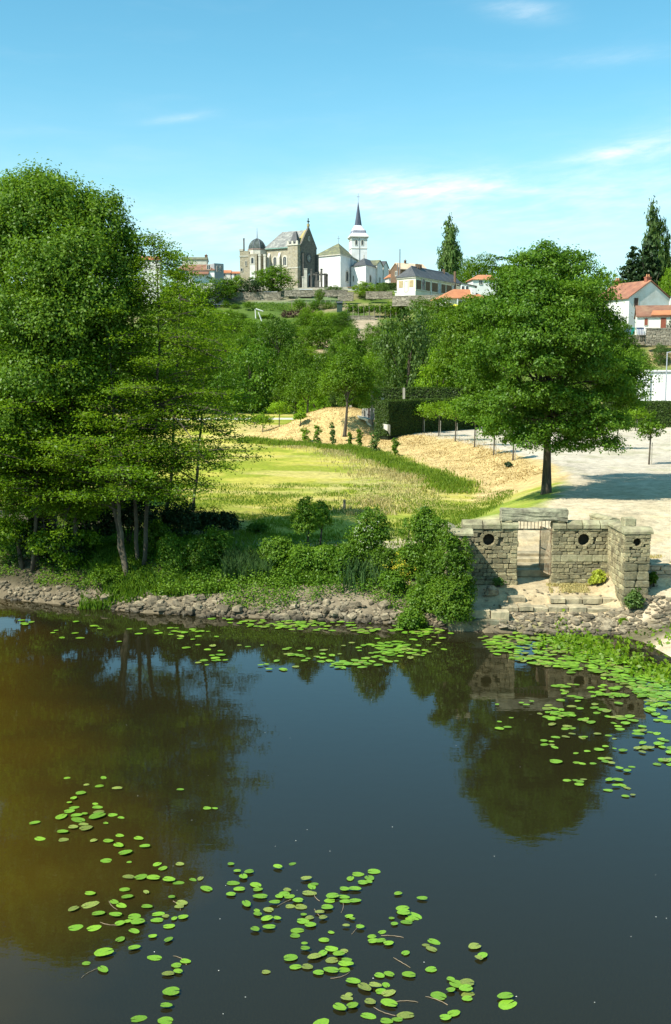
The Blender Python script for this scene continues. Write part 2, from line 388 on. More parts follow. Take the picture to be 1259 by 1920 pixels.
def ground_colours(x, y, z):
    """ground colour, zone by zone, with tree shade darkened in on the left"""
    A = lambda *c: np.array(c)
    n1 = fbm(x*.35, y*.35, 21); n2 = fbm(x*1.3, y*1.3, 31); n3 = fbm(x*.09, y*.07, 41)
    yb = np.interp(x, YBX, YBY); s = y-yb; d = emb_dist(x, y)+(n2-.5)*1.2; t = x/np.maximum(y, 20)
    grass = lerp3(A(.25, .28, .022), A(.43, .38, .06), sstep(.42, .62, n1))
    stripes = sstep(.5, .75, vnoise((x*.30+y*.95)*.9+n1*2, (x-y*.3)*.12, 77))
    grass = lerp3(grass, A(.52, .42, .13), .8*stripes*sstep(.35, .6, n3+.15*n2))
    grass = lerp3(grass, A(.46, .38, .15), .75*np.exp(-(((x-3)/5.)**2+((y-64)/9.)**2))*sstep(.3,.55,n2))
    grass = lerp3(grass, A(.20, .29, .04), .6*sstep(-9, -1, d)*(1-sstep(50, 58, y)))
    straw = lerp3(A(.47, .33, .13), A(.58, .43, .19), n2); straw = lerp3(straw, A(.30, .20, .09), .5*sstep(.6, .75, n1))
    park = lerp3(A(.50, .425, .31), A(.58, .50, .38), n2); park = lerp3(park, A(.36, .31, .235), .55*sstep(.48, .72, fbm(x*.22, y*.09, 51))); park = lerp3(park, A(.33, .30, .17), .5*sstep(.6, .72, fbm(x*.5, y*.25, 57))); sand = lerp3(A(.49, .40, .25), A(.60, .50, .34), n2); sand = lerp3(sand, A(.40, .32, .19), .6*sstep(.45, .7, fbm(x*.5, y*.22, 53)))
    park = lerp3(sand, park, sstep(50, 64, y+4*(n1-.5)))
    dirt = lerp3(A(.15, .12, .075), A(.25, .20, .13), n2); mud = lerp3(A(.13, .10, .06), A(.20, .16, .10), n2)
    c = grass
    w = np.interp(y, [38, 56, 64, 95, 112], [3.4, 3.0, 3.1, 3.5, 4.7])
    c = lerp3(c, straw, sstep(-1.05, -.75, d/w)*sstep(54.5, 58, y+2*(n2-.5))*(1-sstep(1.3, 1.8, d/w))*sstep(-14, -6, x))
    c = lerp3(c, straw, sstep(.25, .55, np.exp(-(((x-.2)/6.8)**2+((y-105)/7.5)**2)**1.3)+.2*(n2-.5)))
    c = lerp3(c, park, sstep(.62, .95, d/w)*(1-sstep(119, 121, y))*np.where((y > 98) & (x < 6), 0, 1)*sstep(4.0, 7.5, x))
    # bare trodden strip along the bank, worn patch beside the gate
    bare = np.exp(-(((s-6.3-1.2*n1)/1.5)**2))*sstep(-9, -6, x)*(1-sstep(5, 7, x)); bare = np.maximum(bare, .9*np.exp(-(((x-2.8)/1.6)**2+((y-43)/2.6)**2)))
    c = lerp3(c, A(.46, .38, .25), np.clip(bare*1.4*sstep(.25, .5, n2), 0, .95)*np.where(y < 50, 1, 0))
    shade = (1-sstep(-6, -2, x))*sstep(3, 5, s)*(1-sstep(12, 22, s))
    c = lerp3(c, A(.12, .13, .05), .8*shade)  # soil tone darkened to stand for the shade under the left trees
    # gate surroundings and lower bank
    c = lerp3(c, lerp3(sand, A(.60, .44, .22), .5*sstep(.5, .7, n2)), sstep(3.9, 4.7, x+.4*(n2-.5))*(1-sstep(43, 46, y))*sstep(33.9, 34.5, y))
    c = lerp3(c, lerp3(A(.40, .29, .15), A(.46, .38, .24), n2), .85*sstep(3.9, 4.7, x)*(1-sstep(10.5, 11.5, x))*sstep(34.2, 34.6, y)*(1-sstep(37.5, 37.9, y)))
    c = lerp3(c, dirt, (1-sstep(3.2, 4.6, s+.8*(n2-.5)))*(1-sstep(3.6, 4.4, x)))
    c = lerp3(c, lerp3(A(.05, .045, .025), A(.11, .09, .05), n2), (1-sstep(-8, -5.5, x))*sstep(.35, .9, s+.8*(n2-.5))*(1-sstep(12, 18, s)))  # dark bank soil, its colour deepened to carry the trees' shade
    c = lerp3(c, lerp3(sand, A(.50, .38, .24), n1), sstep(8.8, 9.6, x)*(1-sstep(34.2, 35, y)))
    c = lerp3(c, mud, (1-sstep(.1, .75, s+.3*(n2-.5))))
    c = lerp3(c, A(.13, .11, .06), (1-sstep(33.4, 34.0, y+.3*(n2-.5)))*sstep(32, 32.8, y)*sstep(3.5, 5, x)*(1-sstep(11, 13, x)))
    # pale road at the foot of the hill
    rd = np.exp(-(((y-134-.05*x)/2.4)**4))*sstep(-60, -40, x)*(1-sstep(-1, 2, x)); c = lerp3(c, A(.56, .53, .47), rd)
    # hill
    hill = lerp3(A(.07, .12, .018), A(.15, .19, .035), sstep(.35, .7, n1)); hill = lerp3(hill, A(.26, .19, .11), .6*sstep(.6, .72, n3+.1*n2))
    c = lerp3(c, hill, np.where(x/np.maximum(y, 20) > .13, sstep(118, 121, y), sstep(147, 150, y)))
    def patch(px0, px1, Y0, Y1, col, f=.9, soft=.8):
        nonlocal c
        xx = x/np.maximum(y, 1)*FPX+629.5
        m = sstep(px0-6, px0+4, xx+4*(n2-.5))*(1-sstep(px1-4, px1+6, xx))*sstep(Y0-soft, Y0+soft, y)*(1-sstep(Y1-soft, Y1+soft, y)); c = lerp3(c, col, f*m)
    patch(664, 706, 205, 247, lerp3(A(.36, .27, .18), A(.45, .36, .25), n2)); patch(590, 625, 200, 215, A(.42, .30, .19), .8)
    patch(560, 700, 252, 262, A(.33, .24, .16), .7); patch(425, 540, 235, 262, A(.07, .12, .02), .7); patch(480, 640, 262, 276, A(.12, .19, .08), .8)
    patch(1190, 1330, 118, 134, A(.13, .22, .04), .95); patch(1210, 1330, 134, 137, A(.45, .30, .16), .9); patch(410, 560, 264, 280, A(.30, .25, .17), .6)
    c = lerp3(c, A(.30, .28, .22), np.where(y > 279, .8, 0)*sstep(-45, -35, x)*(1-sstep(25, 32, x)))
    return c

def build_ground():
    ys = np.concatenate([np.arange(-40, 26, 6), np.arange(26, 50, .22), np.arange(50, 76, .36), np.arange(76, 122, .6), np.arange(122, 300, 2.0), np.geomspace(305, 3000, 22)])
    u = np.concatenate([np.linspace(-4.0, -.50, 20)[:-1], np.linspace(-.50, .50, 300), np.linspace(.50, 4.0, 20)[1:]])
    U, Y = np.meshgrid(u, ys); Xx = U*(np.maximum(Y, 0)*.90+12)
    x = Xx.ravel(); y = Y.ravel(); z = hgt(x, y)
    nx = len(u); ny = len(ys); idx = np.arange(nx*ny).reshape(ny, nx)
    Fq = np.stack([idx[:-1, :-1], idx[:-1, 1:], idx[1:, 1:], idx[1:, :-1]], -1).reshape(-1, 4)
    m = mesh_np('ground', np.stack([x, y, z], 1), Fq, None, True)
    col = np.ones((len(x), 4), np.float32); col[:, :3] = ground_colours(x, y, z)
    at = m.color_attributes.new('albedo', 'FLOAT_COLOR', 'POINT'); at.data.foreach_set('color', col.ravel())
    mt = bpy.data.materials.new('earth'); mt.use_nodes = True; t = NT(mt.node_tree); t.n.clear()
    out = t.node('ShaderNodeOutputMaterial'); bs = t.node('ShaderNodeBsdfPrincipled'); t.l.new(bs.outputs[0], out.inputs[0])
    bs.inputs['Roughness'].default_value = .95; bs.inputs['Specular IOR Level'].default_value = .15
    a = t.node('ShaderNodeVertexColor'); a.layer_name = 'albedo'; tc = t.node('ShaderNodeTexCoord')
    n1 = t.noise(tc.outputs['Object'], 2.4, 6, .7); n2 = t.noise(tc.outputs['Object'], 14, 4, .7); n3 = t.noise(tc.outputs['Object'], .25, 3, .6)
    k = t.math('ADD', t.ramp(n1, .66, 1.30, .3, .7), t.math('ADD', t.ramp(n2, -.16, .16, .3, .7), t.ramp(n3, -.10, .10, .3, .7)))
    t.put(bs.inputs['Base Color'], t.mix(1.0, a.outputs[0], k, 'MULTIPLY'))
    bn = t.node('ShaderNodeBump'); bn.inputs['Strength'].default_value = .55; bn.inputs['Distance'].default_value = .12
    t.put(bn.inputs['Height'], t.math('ADD', n1, t.math('MULTIPLY', n2, .35))); t.l.new(bn.outputs[0], bs.inputs['Normal'])
    m.materials.append(mt); o = obj('ground', m); o['kind'] = 'structure'
    return o
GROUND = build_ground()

def build_water():
    mt = bpy.data.materials.new('river_water'); mt.use_nodes = True; t = NT(mt.node_tree); t.n.clear()
    out = t.node('ShaderNodeOutputMaterial'); bs = t.node('ShaderNodeBsdfPrincipled'); t.l.new(bs.outputs[0], out.inputs[0])
    tc = t.node('ShaderNodeTexCoord'); g = t.node('ShaderNodeSeparateXYZ'); t.l.new(tc.outputs['Object'], g.inputs[0])
    # silt in the water: ochre shallows to the left, dark deep water to the right
    n = t.noise(tc.outputs['Object'], .18, 4, .6)
    fx = t.ramp(t.math('ADD', g.outputs[0], t.math('ADD', t.math('MULTIPLY', n, 5.0), t.math('MULTIPLY', t.math('ABSOLUTE', t.math('SUBTRACT', g.outputs[1], 16.5)), .42))), 1, 0, -5.2, 0.6)
    col = t.mix(fx, (.0145, .0125, .0048, 1), (.074, .043, .0030, 1))
    col = t.mix(t.ramp(t.noise(tc.outputs['Object'], 40, 2, .5), 0, .25, .45, .8), col, (.05, .045, .014, 1))
    t.put(bs.inputs['Base Color'], col); bs.inputs['Roughness'].default_value = .012; bs.inputs['IOR'].default_value = 1.48
    mp = t.node('ShaderNodeMapping'); t.l.new(tc.outputs['Object'], mp.inputs[0]); mp.inputs['Scale'].default_value = (1.0, 1.7, 1)
    bn = t.node('ShaderNodeBump'); bn.inputs['Strength'].default_value = .07; bn.inputs['Distance'].default_value = .02
    t.put(bn.inputs['Height'], t.math('ADD', t.noise(mp.outputs[0], 2.2, 2, .5), t.math('MULTIPLY', t.noise(mp.outputs[0], 11, 2, .5), .16)))
    t.l.new(bn.outputs[0], bs.inputs['Normal'])
    m = MB().raw([(-140, -60, 0), (140, -60, 0), (140, 58, 0), (-140, 58, 0)], [(0, 1, 2, 3)]).mesh('river_water', mt)
    o = obj('river_water', m); o['kind'] = 'structure'
build_water()
# ---------------------------------------------------------------- stones
def stone_mesh(name, mt, seed, rough=.10, chamf=.16):
    """one irregular chamfered block, about 1 x 1 x 1"""
    rs = random.Random(seed); import bmesh
    bm = bmesh.new(); bmesh.ops.create_cube(bm, size=1.0)
    for v in bm.verts: v.co += Vector([rs.uniform(-rough, rough) for _ in range(3)])
    bmesh.ops.bevel(bm, geom=list(bm.edges), offset=chamf, segments=1, affect='EDGES', profile=.5)
    for v in bm.verts: v.co += Vector([rs.uniform(-rough, rough)*.35 for _ in range(3)])
    m = bpy.data.meshes.new(name); bm.to_mesh(m); bm.free(); m.materials.append(mt); return m
STONE = mat('wall_stone', (.38, .32, .175), (.18, .148, .082), 3.5, .95, .8, 22, c=(.46, .42, .24), cscale=2.2, cfac=.8, isl=.32, stain=((.13, .12, .07), 1.7, .7))
STONED = mat('dark_wall_stone', (.29, .25, .14), (.13, .11, .065), 3.5, .95, .8, 22, c=(.27, .26, .17), cscale=2.2, cfac=.7, isl=.2, stain=((.10, .095, .05), 1.7, .7))
COPING = mat('coping_stone', (.37, .33, .19), (.18, .155, .095), 3, .95, .8, 18, c=(.40, .38, .22), cscale=1.6, cfac=.8, isl=.18, stain=((.17, .165, .08), 2.3, .8))
MORTAR = mat('mortar', (.17, .145, .09), (.09, .075, .045), 6, .97, .8, 30)
RUBBLE = mat('rubble_stone', (.30, .245, .155), (.13, .10, .062), 3, .95, .7, 20, c=(.16, .14, .10), cscale=2, cfac=.6, isl=.45, stain=((.20, .16, .10), 1.1, .6), wet=True)
IRON = mat('rusty_iron', (.40, .34, .22), (.22, .14, .08), 8, .8, .2)
WSTN = [stone_mesh('wall_stone', STONE if i < 6 else STONED, 50+i, .09, .13) for i in range(9)]
CSTN = [stone_mesh('coping_stone', COPING, 90+i, .03, .07) for i in range(4)]
RSTN = [stone_mesh('rubble_stone', RUBBLE, 120+i, .19, .2) for i in range(9)]
DEEP = mat('niche_shade', (.07, .06, .04), (.035, .03, .02), 5, .95)  # dark backing: shade inside the openings is put into its colour
class Lump:
    """joins copies of ready meshes into one mesh"""
    def __init__(s): s.V = []; s.F = []; s.n = 0
    def add(s, me, M):
        co = np.empty(len(me.vertices)*3, np.float32); me.vertices.foreach_get('co', co); co = co.reshape(-1, 3)
        R = np.array(M.to_3x3()); s.V.append(co@R.T+np.array(M.translation)); s.F += [tuple(s.n+i for i in p.vertices) for p in me.polygons]; s.n += len(co)
    def build(s, name, mt, parent=None, kind=None):
        m = bpy.data.meshes.new(name); m.from_pydata(np.concatenate(s.V).tolist(), [], s.F); m.materials.append(mt)
        o = obj(name, m, parent)
        if kind: o['kind'] = kind
        return o
NST = {}
def laid_stones(parent, fr, u0, u1, w0, w1, seed, course=(.09, .2), length=(.16, .46), holes=(), depth=.13, proud=.03, keep=1.0, meshes=None, name='stone'):
    """courses of rubble masonry on the plane v=0 of a frame"""
    rs = random.Random(seed); w = w0; o = ORIG[parent.name]
    while w < w1-.03:
        hgt_ = min(rs.uniform(*course), w1-w); u = u0-rs.uniform(0, .05)
        if w1-w-hgt_ < .05: hgt_ = w1-w
        while u < u1-.02:
            L = rs.uniform(*length)*(1.0 if hgt_ > .12 else 1.15)
            if u1-u-L < .1: L = u1-u
            cu = u+L/2; cw = w+hgt_/2
            if all(math.hypot(cu-h[0], cw-h[1]) > h[2]+min(L, .2)*.33 for h in holes):
                p = fr.pt(cu, -proud+depth/2-rs.uniform(0, .03), cw)
                me = rs.choice(meshes or WSTN)
                flip = rs.choice((0, math.pi))
                k = NST.setdefault(parent.name, [0, Lump(), parent, me.materials[0]]); k[0] += 1
                rot = (rs.uniform(-.04, .04), flip+rs.uniform(-.05, .05), fr.a); sc = (L*.97, depth, hgt_*.95); q = Vector(p)-o
                if k[0] <= 262: obj(name, me, parent, q, rot, sc)
                else: k[1].add(me, Matrix.LocRotScale(q, Euler(rot), Vector(sc)))
            u += L
        w += hgt_

def flush_stones():
    """the stones of a wall beyond its largest ones are joined into one part"""
    for n, (c, L, par, m) in NST.items():
        print('stones', n, c)
        if L.V: L.build('small_stones', m, par, 'stuff')
def build_gateway():
    zc = 3.10; base = .75
    R = root('stone_gateway', (7.2, 37.2, 1.0), 'ruined stone gateway with round niches, long lintel slab and open iron gate by the water', 'gateway')
    F = Fr(0, 37.0, 0, 0)
    xl, xd0, xd1, xr = 4.75, X(970, 37, 1050), X(1036, 37, 1050), X(1152, 37, 1050)
    Zt = Z(991, 37)        # underside of coping
    hl = (X(917, 37, 1012), Z(1012, 37)); hr = (X(1095, 37, 1012), Z(1012, 37))
    def core(u0, u1, hole, fr=F, w0=base, top=None, r=.235, th=.42):
        top = Zt if top is None else top
        m = MB(fr); d0 = .05
        if hole is None: m.box(u0, u1, d0, th, w0, top)
        else:
            hu, hw = hole; q = r*.98
            m.box(u0, hu-q, d0, th, w0, top); m.box(hu+q, u1, d0, th, w0, top)
            m.box(hu-q, hu+q, d0, th, w0, hw-q); m.box(hu-q, hu+q, d0, th, hw+q, top)
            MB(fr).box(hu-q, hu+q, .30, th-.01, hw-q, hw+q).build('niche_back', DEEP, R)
        return m.build('wall_core', MORTAR, R)
    def oculus(fr, hu, hw, r=.21, n=11):
        for i in range(n):
            a = 2*math.pi*(i+.5)/n; rr = r+.065
            p = fr.pt(hu+rr*math.cos(a), .06, hw+rr*math.sin(a))
            me = COPW[i % 4]
            ob = obj('stone', me, R, Vector(p)-ORIG[R.name], (0, 0, 0), (2*math.pi*rr/n*.96, .22, .135))
            ob.rotation_mode = 'XYZ'; ob.rotation_euler = (0, -(a-math.pi/2), fr.a)
    COPW = [stone_mesh('arch_stone', STONE, 200+i, .04, .1) for i in range(4)]
    core(xl, xd0-.01, hl); core(xd1+.01, xr, hr)
    oculus(F, *hl); oculus(F, *hr)
    band = (Z(1053, 37), Z(1040, 37))
    laid_stones(R, F, xl, xd0, .85, Zt, 3, (.10, .2), holes=[(hl[0], hl[1], .28)], length=(.15, .42))
    laid_stones(R, F, xd1, xr, .85, band[0], 4, (.07, .17), length=(.14, .45))
    laid_stones(R, F, xd1, xr, band[1], Zt, 5, (.08, .16), holes=[(hr[0], hr[1], .28)], length=(.14, .42))
    u = xd1
    for L in (.30, .62, .52, .38, .4):      # dressed band
        L = min(L, xr-u)
        if L < .05: break
        obj('band_stone', CSTN[int(L*10) % 4], R, Vector(F.pt(u+L/2, .04, (band[0]+band[1])/2))-ORIG[R.name], (0, 0, 0), (L*.985, .2, band[1]-band[0])); u += L
    # quoins of the doorway (inner faces)
    for x0, s in ((xd0, -1), (xd1, 1)):
        w = .9; k = 0
        while w < Zt-.1:
            h = .24; obj('stone', WSTN[k % 6], R, Vector((x0+s*.14, 37.21, w+h/2))-ORIG[R.name], (0, 0, 0), (.30, .46, h*.95)); w += h; k += 1
    # copings: bevelled slabs
    def cope(fr, u0, u1, v0, v1, w, h, slope=.5, name='coping'):
        m = MB(fr); m.slabu([(v0, w), (v1, w), (v1, w+h*.55), ((v0+v1)/2+.08, w+h), ((v0+v1)/2-.08, w+h), (v0, w+h*.5)][::1], u0, u1)
        return m.build(name, COPING, R)
    for a, b in ((X(868, 37, 985), X(905, 37, 985)), (X(906, 37, 985), X(939, 37, 985)), (X(940, 37, 985), xd0+.02)): cope(F, a+.008, b-.008, -.09, .5, Zt+random.uniform(0, .012), Z(976, 37)-Zt)
    for a, b in ((X(1037, 37, 985), X(1062, 37, 985)), (X(1063, 37, 985), X(1092, 37, 985)), (X(1093, 37, 985), X(1125, 37, 985)), (X(1126, 37, 985), X(1152, 37, 985)+.1)): cope(F, a+.008, b-.008, -.09, .5, Zt+random.uniform(0, .02), Z(977, 37)-Zt-random.uniform(0, .04))
    # lintel slab over the opening
    lz0, lz1 = Z(976, 37.2), Z(954, 37.2); l0, l1 = X(941, 37, 965), X(1066, 37, 965)
    import bmesh
    bm = bmesh.new(); bmesh.ops.create_cube(bm, size=1.0)
    bmesh.ops.subdivide_edges(bm, edges=list(bm.edges), cuts=5, use_grid_fill=True)
    for v in bm.verts:
        v.co = Vector((l0+(v.co.x+.5)*(l1-l0), 36.98+(v.co.y+.5)*.5, lz0+(v.co.z+.5)*(lz1-lz0)))
        v.co += Vector([random.uniform(-.022, .022) for _ in range(3)])
    me = bpy.data.meshes.new('lintel'); bm.to_mesh(me); bm.free(); me.materials.append(mat('lintel_stone', (.31, .29, .19), (.15, .135, .09), 6, .95, 1.0, 14, c=(.42, .40, .25), cscale=2, cfac=.8)); me.transform(Matrix.Translation(-ORIG[R.name]))
    obj('lintel', me, R)
    # pads that carry the lintel
    for a in (l0+.25, l1-.25):
        obj('stone', WSTN[2], R, Vector((a, 37.2, (lz0+Z(977, 37))/2))-ORIG[R.name], (0, 0, 0), (.34, .4, .10))
    # iron transom grille
    gr = MB().box(xd0, xd1, 37.16, 37.19, Z(994, 37.2), Z(991, 37.2)).build('transom_rail', IRON, R)
    for i in range(9):
        x = xd0+.12+(xd1-xd0-.24)*i/8
        MB().box(x-.010, x+.010, 37.165, 37.185, Z(991, 37.2)+.002, lz0+.02).build('bar', IRON, gr)
    # open leaf, swung inwards on the right jamb
    hx = xd1-.03; GF = Fr(hx, 37.16, 0, math.radians(101))
    gl, g0, g1 = 1.05, Z(1082, 37.2)+.08, Z(993, 37.2)
    leaf = MB(GF).box(0, gl, -.018, .018, g1-.05, g1-.01).box(0, gl, -.018, .018, g0, g0+.04).box(0, .035, -.018, .018, g0+.041, g1-.051).box(gl-.035, gl, -.018, .018, g0+.041, g1-.051).box(.036, gl-.036, -.015, .015, (g0+g1)/2, (g0+g1)/2+.04)
    lf = leaf.build('gate_leaf', IRON, R)
    for i in range(9):
        u = .12+(gl-.24)*i/8
        MB(GF).box(u-.009, u+.009, -.009, .009, g0+.04, g1-.05).build('bar', IRON, lf)
    # wing walls towards the water and their piers
    def wing(xin, xout, yf, w0, topz, hole, seed, left):
        PF = Fr(xin, yf, 0, 0); wd = xout-xin
        q = .14
        hu = hole[0]-xin; hw = hole[1]; th = .5
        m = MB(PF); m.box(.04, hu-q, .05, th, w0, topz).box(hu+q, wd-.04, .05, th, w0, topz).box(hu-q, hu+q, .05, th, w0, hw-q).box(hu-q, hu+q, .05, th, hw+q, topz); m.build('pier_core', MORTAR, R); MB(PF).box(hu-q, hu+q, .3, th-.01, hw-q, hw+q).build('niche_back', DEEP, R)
        laid_stones(R, PF, 0, wd, w0, Z(1052, yf), seed, (.18, .32), length=(.28, .5), meshes=WSTN[6:])
        laid_stones(R, PF, 0, wd, Z(1052, yf), topz, seed+1, (.08, .15), length=(.12, .34), holes=[(hu, hw, .17)])
        nl = 8
        for i in range(nl):
            a = 2*math.pi*(i+.5)/nl; p = PF.pt(hu+.185*math.cos(a), .05, hw+.185*math.sin(a))
            obj('stone', WSTN[i % 6], R, Vector(p)-ORIG[R.name], (0, -(a-math.pi/2), 0), (.15, .18, .11))
        # body between pier and the main wall
        xa, xb = xin+.05, xout-.05
        MB().box(xa, xa+.42 if not left else xb, yf+th+.002, 36.99, w0, topz-.02).build('wall_core', MORTAR, R)
        if not left:
            SF = Fr(xin, 36.98, 0, -math.pi/2)      # inner face, seen from the left
            laid_stones(R, SF, .0, 36.98-yf-.01, w0+.05, topz, seed+2, (.12, .24), length=(.2, .5), proud=.01)
        m = MB(PF); cz = topz
        m.slabu([(-.08, cz), (.62, cz), (.62, cz+.07), (.42, cz+.2), (.10, cz+.2), (-.08, cz+.07)], -.07, wd+.07); m.build('coping', COPING, R)
        m = MB(); m.slab([(xin-.08, topz), (xin+.5, topz), (xin+.5, topz+.08), (xin+.3, topz+.17), (xin+.1, topz+.17), (xin-.08, topz+.08)], yf+.63, 36.9); m.build('coping', COPING, R)
        o = ORIG[R.name]
        if not left: obj('cap_stone', stone_mesh('cap_stone', COPING, 300+seed, .05, .1), R, Vector((xin+.28, yf+.75, topz+.2+.10))-o, (0, 0, .1), (.42, .40, .32))
    tz = Z(1001, 34.8)
    wing(X(1172, 34.8, 1050), X(1219, 34.8, 1050), 34.8, .35, tz, (X(1195, 34.8, 1017), Z(1017, 34.8)), 21, False)
    wing(X(836, 34.8, 1050), X(883, 34.8, 1050), 34.8, .10, tz-.06, (X(858, 34.8, 1018), Z(1018, 34.8)), 31, True)
    # return wall that runs back from the right corner
    bx0, by0, bx1, by1 = X(1160, 37.5, 985), 37.5, X(1108, 39.5, 970), 39.5
    BF = fr_edge((bx1, by1), (bx0, by0), 0)
    L = math.hypot(bx0-bx1, by0-by1); zt = Z(975, 38.5)
    MB(BF).box(0, L, .03, .38, 1.7, zt-.02).build('wall_core', MORTAR, R)
    laid_stones(R, BF, 0, L, 2.0, zt, 44, (.10, .18), length=(.2, .4))
    MB(BF).slabu([(-.05, zt), (.42, zt), (.42, zt+.06), (.25, zt+.13), (.1, zt+.13), (-.05, zt+.06)], -.04, L*.7).build('coping', COPING, R)
build_gateway()

STEPM = mat('step_stone', (.46, .385, .235), (.28, .23, .14), 3, .95, .6, 14, c=(.26, .23, .15), cscale=3, cfac=.6, isl=.15)
def rough_slab(name, x0, x1, y0, y1, z0, z1, m, parent, seed=0, nx=8, j=.02):
    """a weathered slab with an uneven front edge"""
    rs = random.Random(seed); vs = []; fs = []; o = ORIG.get(parent.name, Vector()) if parent else Vector()
    for i in range(nx+1):
        x = x0+(x1-x0)*i/nx; a = rs.uniform(-j, j)*.7; b = rs.uniform(-j, j)
        for (yy, zz) in ((y0+a, z0), (y0+a*.7-.01, z1-.02+b*.5), (y0+a*.7+.02, z1+b*.5), (y1, z1+b*.3), (y1, z0)): vs.append((x-o.x, yy-o.y, zz-o.z))
    for i in range(nx):
        for k in range(5): k2 = (k+1) % 5; fs.append((i*5+k, (i+1)*5+k, (i+1)*5+k2, i*5+k2)[::-1])
    fs.append((0, 1, 2, 3, 4)); fs.append(tuple(nx*5+k for k in (4, 3, 2, 1, 0)))
    me = bpy.data.meshes.new(name); me.from_pydata(vs, [], fs); me.materials.append(m); return obj(name, me, parent)
def build_steps():
    R = root('stone_steps', (7.2, 38.6, 1.0), 'worn stone steps climbing behind the open iron gate', 'steps')
    # treads climb away from the doorway
    for i, (py, Y) in enumerate(((1068, 38.05), (1058, 38.45), (1047, 38.9), (1037, 39.35))):
        z = Z(py, Y); rough_slab('step', 6.35, 8.15, Y, Y+.55, z-.26, z, STEPM, R, i, 7, .02)
    L = root('stone_ledge', (7.4, 35.0, .6), 'two long cracked stone ledges stepping down to the river below the gateway', 'ledge')
    for k, (pa, pb, py, Y, th) in enumerate(((952, 985, 1119, 35.75, .13), (1032, 1060, 1122, 35.5, .10), (1061, 1092, 1123, 35.5, .15), (1093, 1130, 1122, 35.5, .14), (1131, 1164, 1123, 35.5, .12),
            (940, 972, 1138, 34.95, .10), (973, 1000, 1137, 34.95, .09), (1001, 1028, 1140, 34.95, .11), (1029, 1066, 1139, 34.95, .13), (1067, 1100, 1139, 34.95, .12), (1101, 1150, 1141, 34.95, .10))):
        z = Z(py, Y); rough_slab('slab', X(pa, Y, py)+.01, X(pb, Y, py)-.01, Y-random.uniform(0, .1), Y+.45, z-th-.05, z+.015, STEPM, L, 60+k, 5, .03)
    B = root('stone_block', P(893, 1150, 34.3)[:2]+(.3,), 'long squared stone beam lying level at the foot of the bushes by the left pier', 'stone block')
    rough_slab('beam', X(866, 34.4, 1150), X(918, 34.4, 1150), 34.3, 34.6, Z(1156, 34.35)-.1, Z(1143, 34.35), STEPM, B, 5, 6, .015)
    B = root('stone_block', P(935, 1152, 34.2)[:2]+(.3,), 'pale squared stone block lying just right of the long stone beam', 'stone block')
    rough_slab('beam', X(921, 34.3, 1150), X(954, 34.3, 1150), 34.2, 34.6, .15, Z(1146, 34.3), STEPM, B, 6, 4, .02)
    B = root('stone_block', P(890, 1163, 34.05)[:2]+(.2,), 'flat stone curb at the waterline under the long stone beam', 'stone block')
    rough_slab('beam', X(842, 34.05, 1160), X(950, 34.05, 1160), 34.0, 34.28, -.1, Z(1163, 34.0), MATS['dark_wall_stone'], B, 7, 12, .04)
    for (px, py, s, rz, lab) in ((903, 1172, (.55, .4, .12), .3, 'flat pale slab tipped into the water below the stone curb'), (1228, 1178, (.5, .3, .16), .1, 'large pale boulder at the right end of the waterside rubble'),
                                 (1207, 1158, (.42, .28, .16), -.1, 'dark flat boulder beside the small green tuft in front of the pier'), (1106, 1152, (.36, .24, .14), .8, 'pale tilted slab leaning on the rubble below the lower ledge'),
                                 (1134, 1187, (.48, .3, .14), .2, 'pale flat rock at the water edge right of the lily pads'), (925, 1108, (.5, .42, .34), .2, 'big squared boulder in the shade at the foot of the gateway wall')):
        x, y = G(px, py, .3 if py > 1120 else .95); 
        o = obj('boulder', RSTN[int(px) % 9], None, (x, y, H1(x, y)+s[2]*.3), (.08, .1, rz), s); tag(o, lab, 'boulder')
build_steps()

def build_retaining():
    R = root('retaining_wall', (11.6, 35.9, 1.2), 'low dry stone retaining wall right of the gateway pier', 'wall')
    F = Fr(10.75, 35.82, 0, 0)
    MB(F).box(0, 6.5, .05, .3, .9, 1.85).build('wall_core', MORTAR, R)
    laid_stones(R, F, 0, 6.5, .95, 1.92, 71, (.09, .19), length=(.2, .55), meshes=[stone_mesh('pale_stone', mat('pale_stone', (.42, .37, .26), (.28, .24, .17), 3, .95, .7, 18, isl=.2), 500+i, .1, .14) for i in range(3)])
build_retaining()

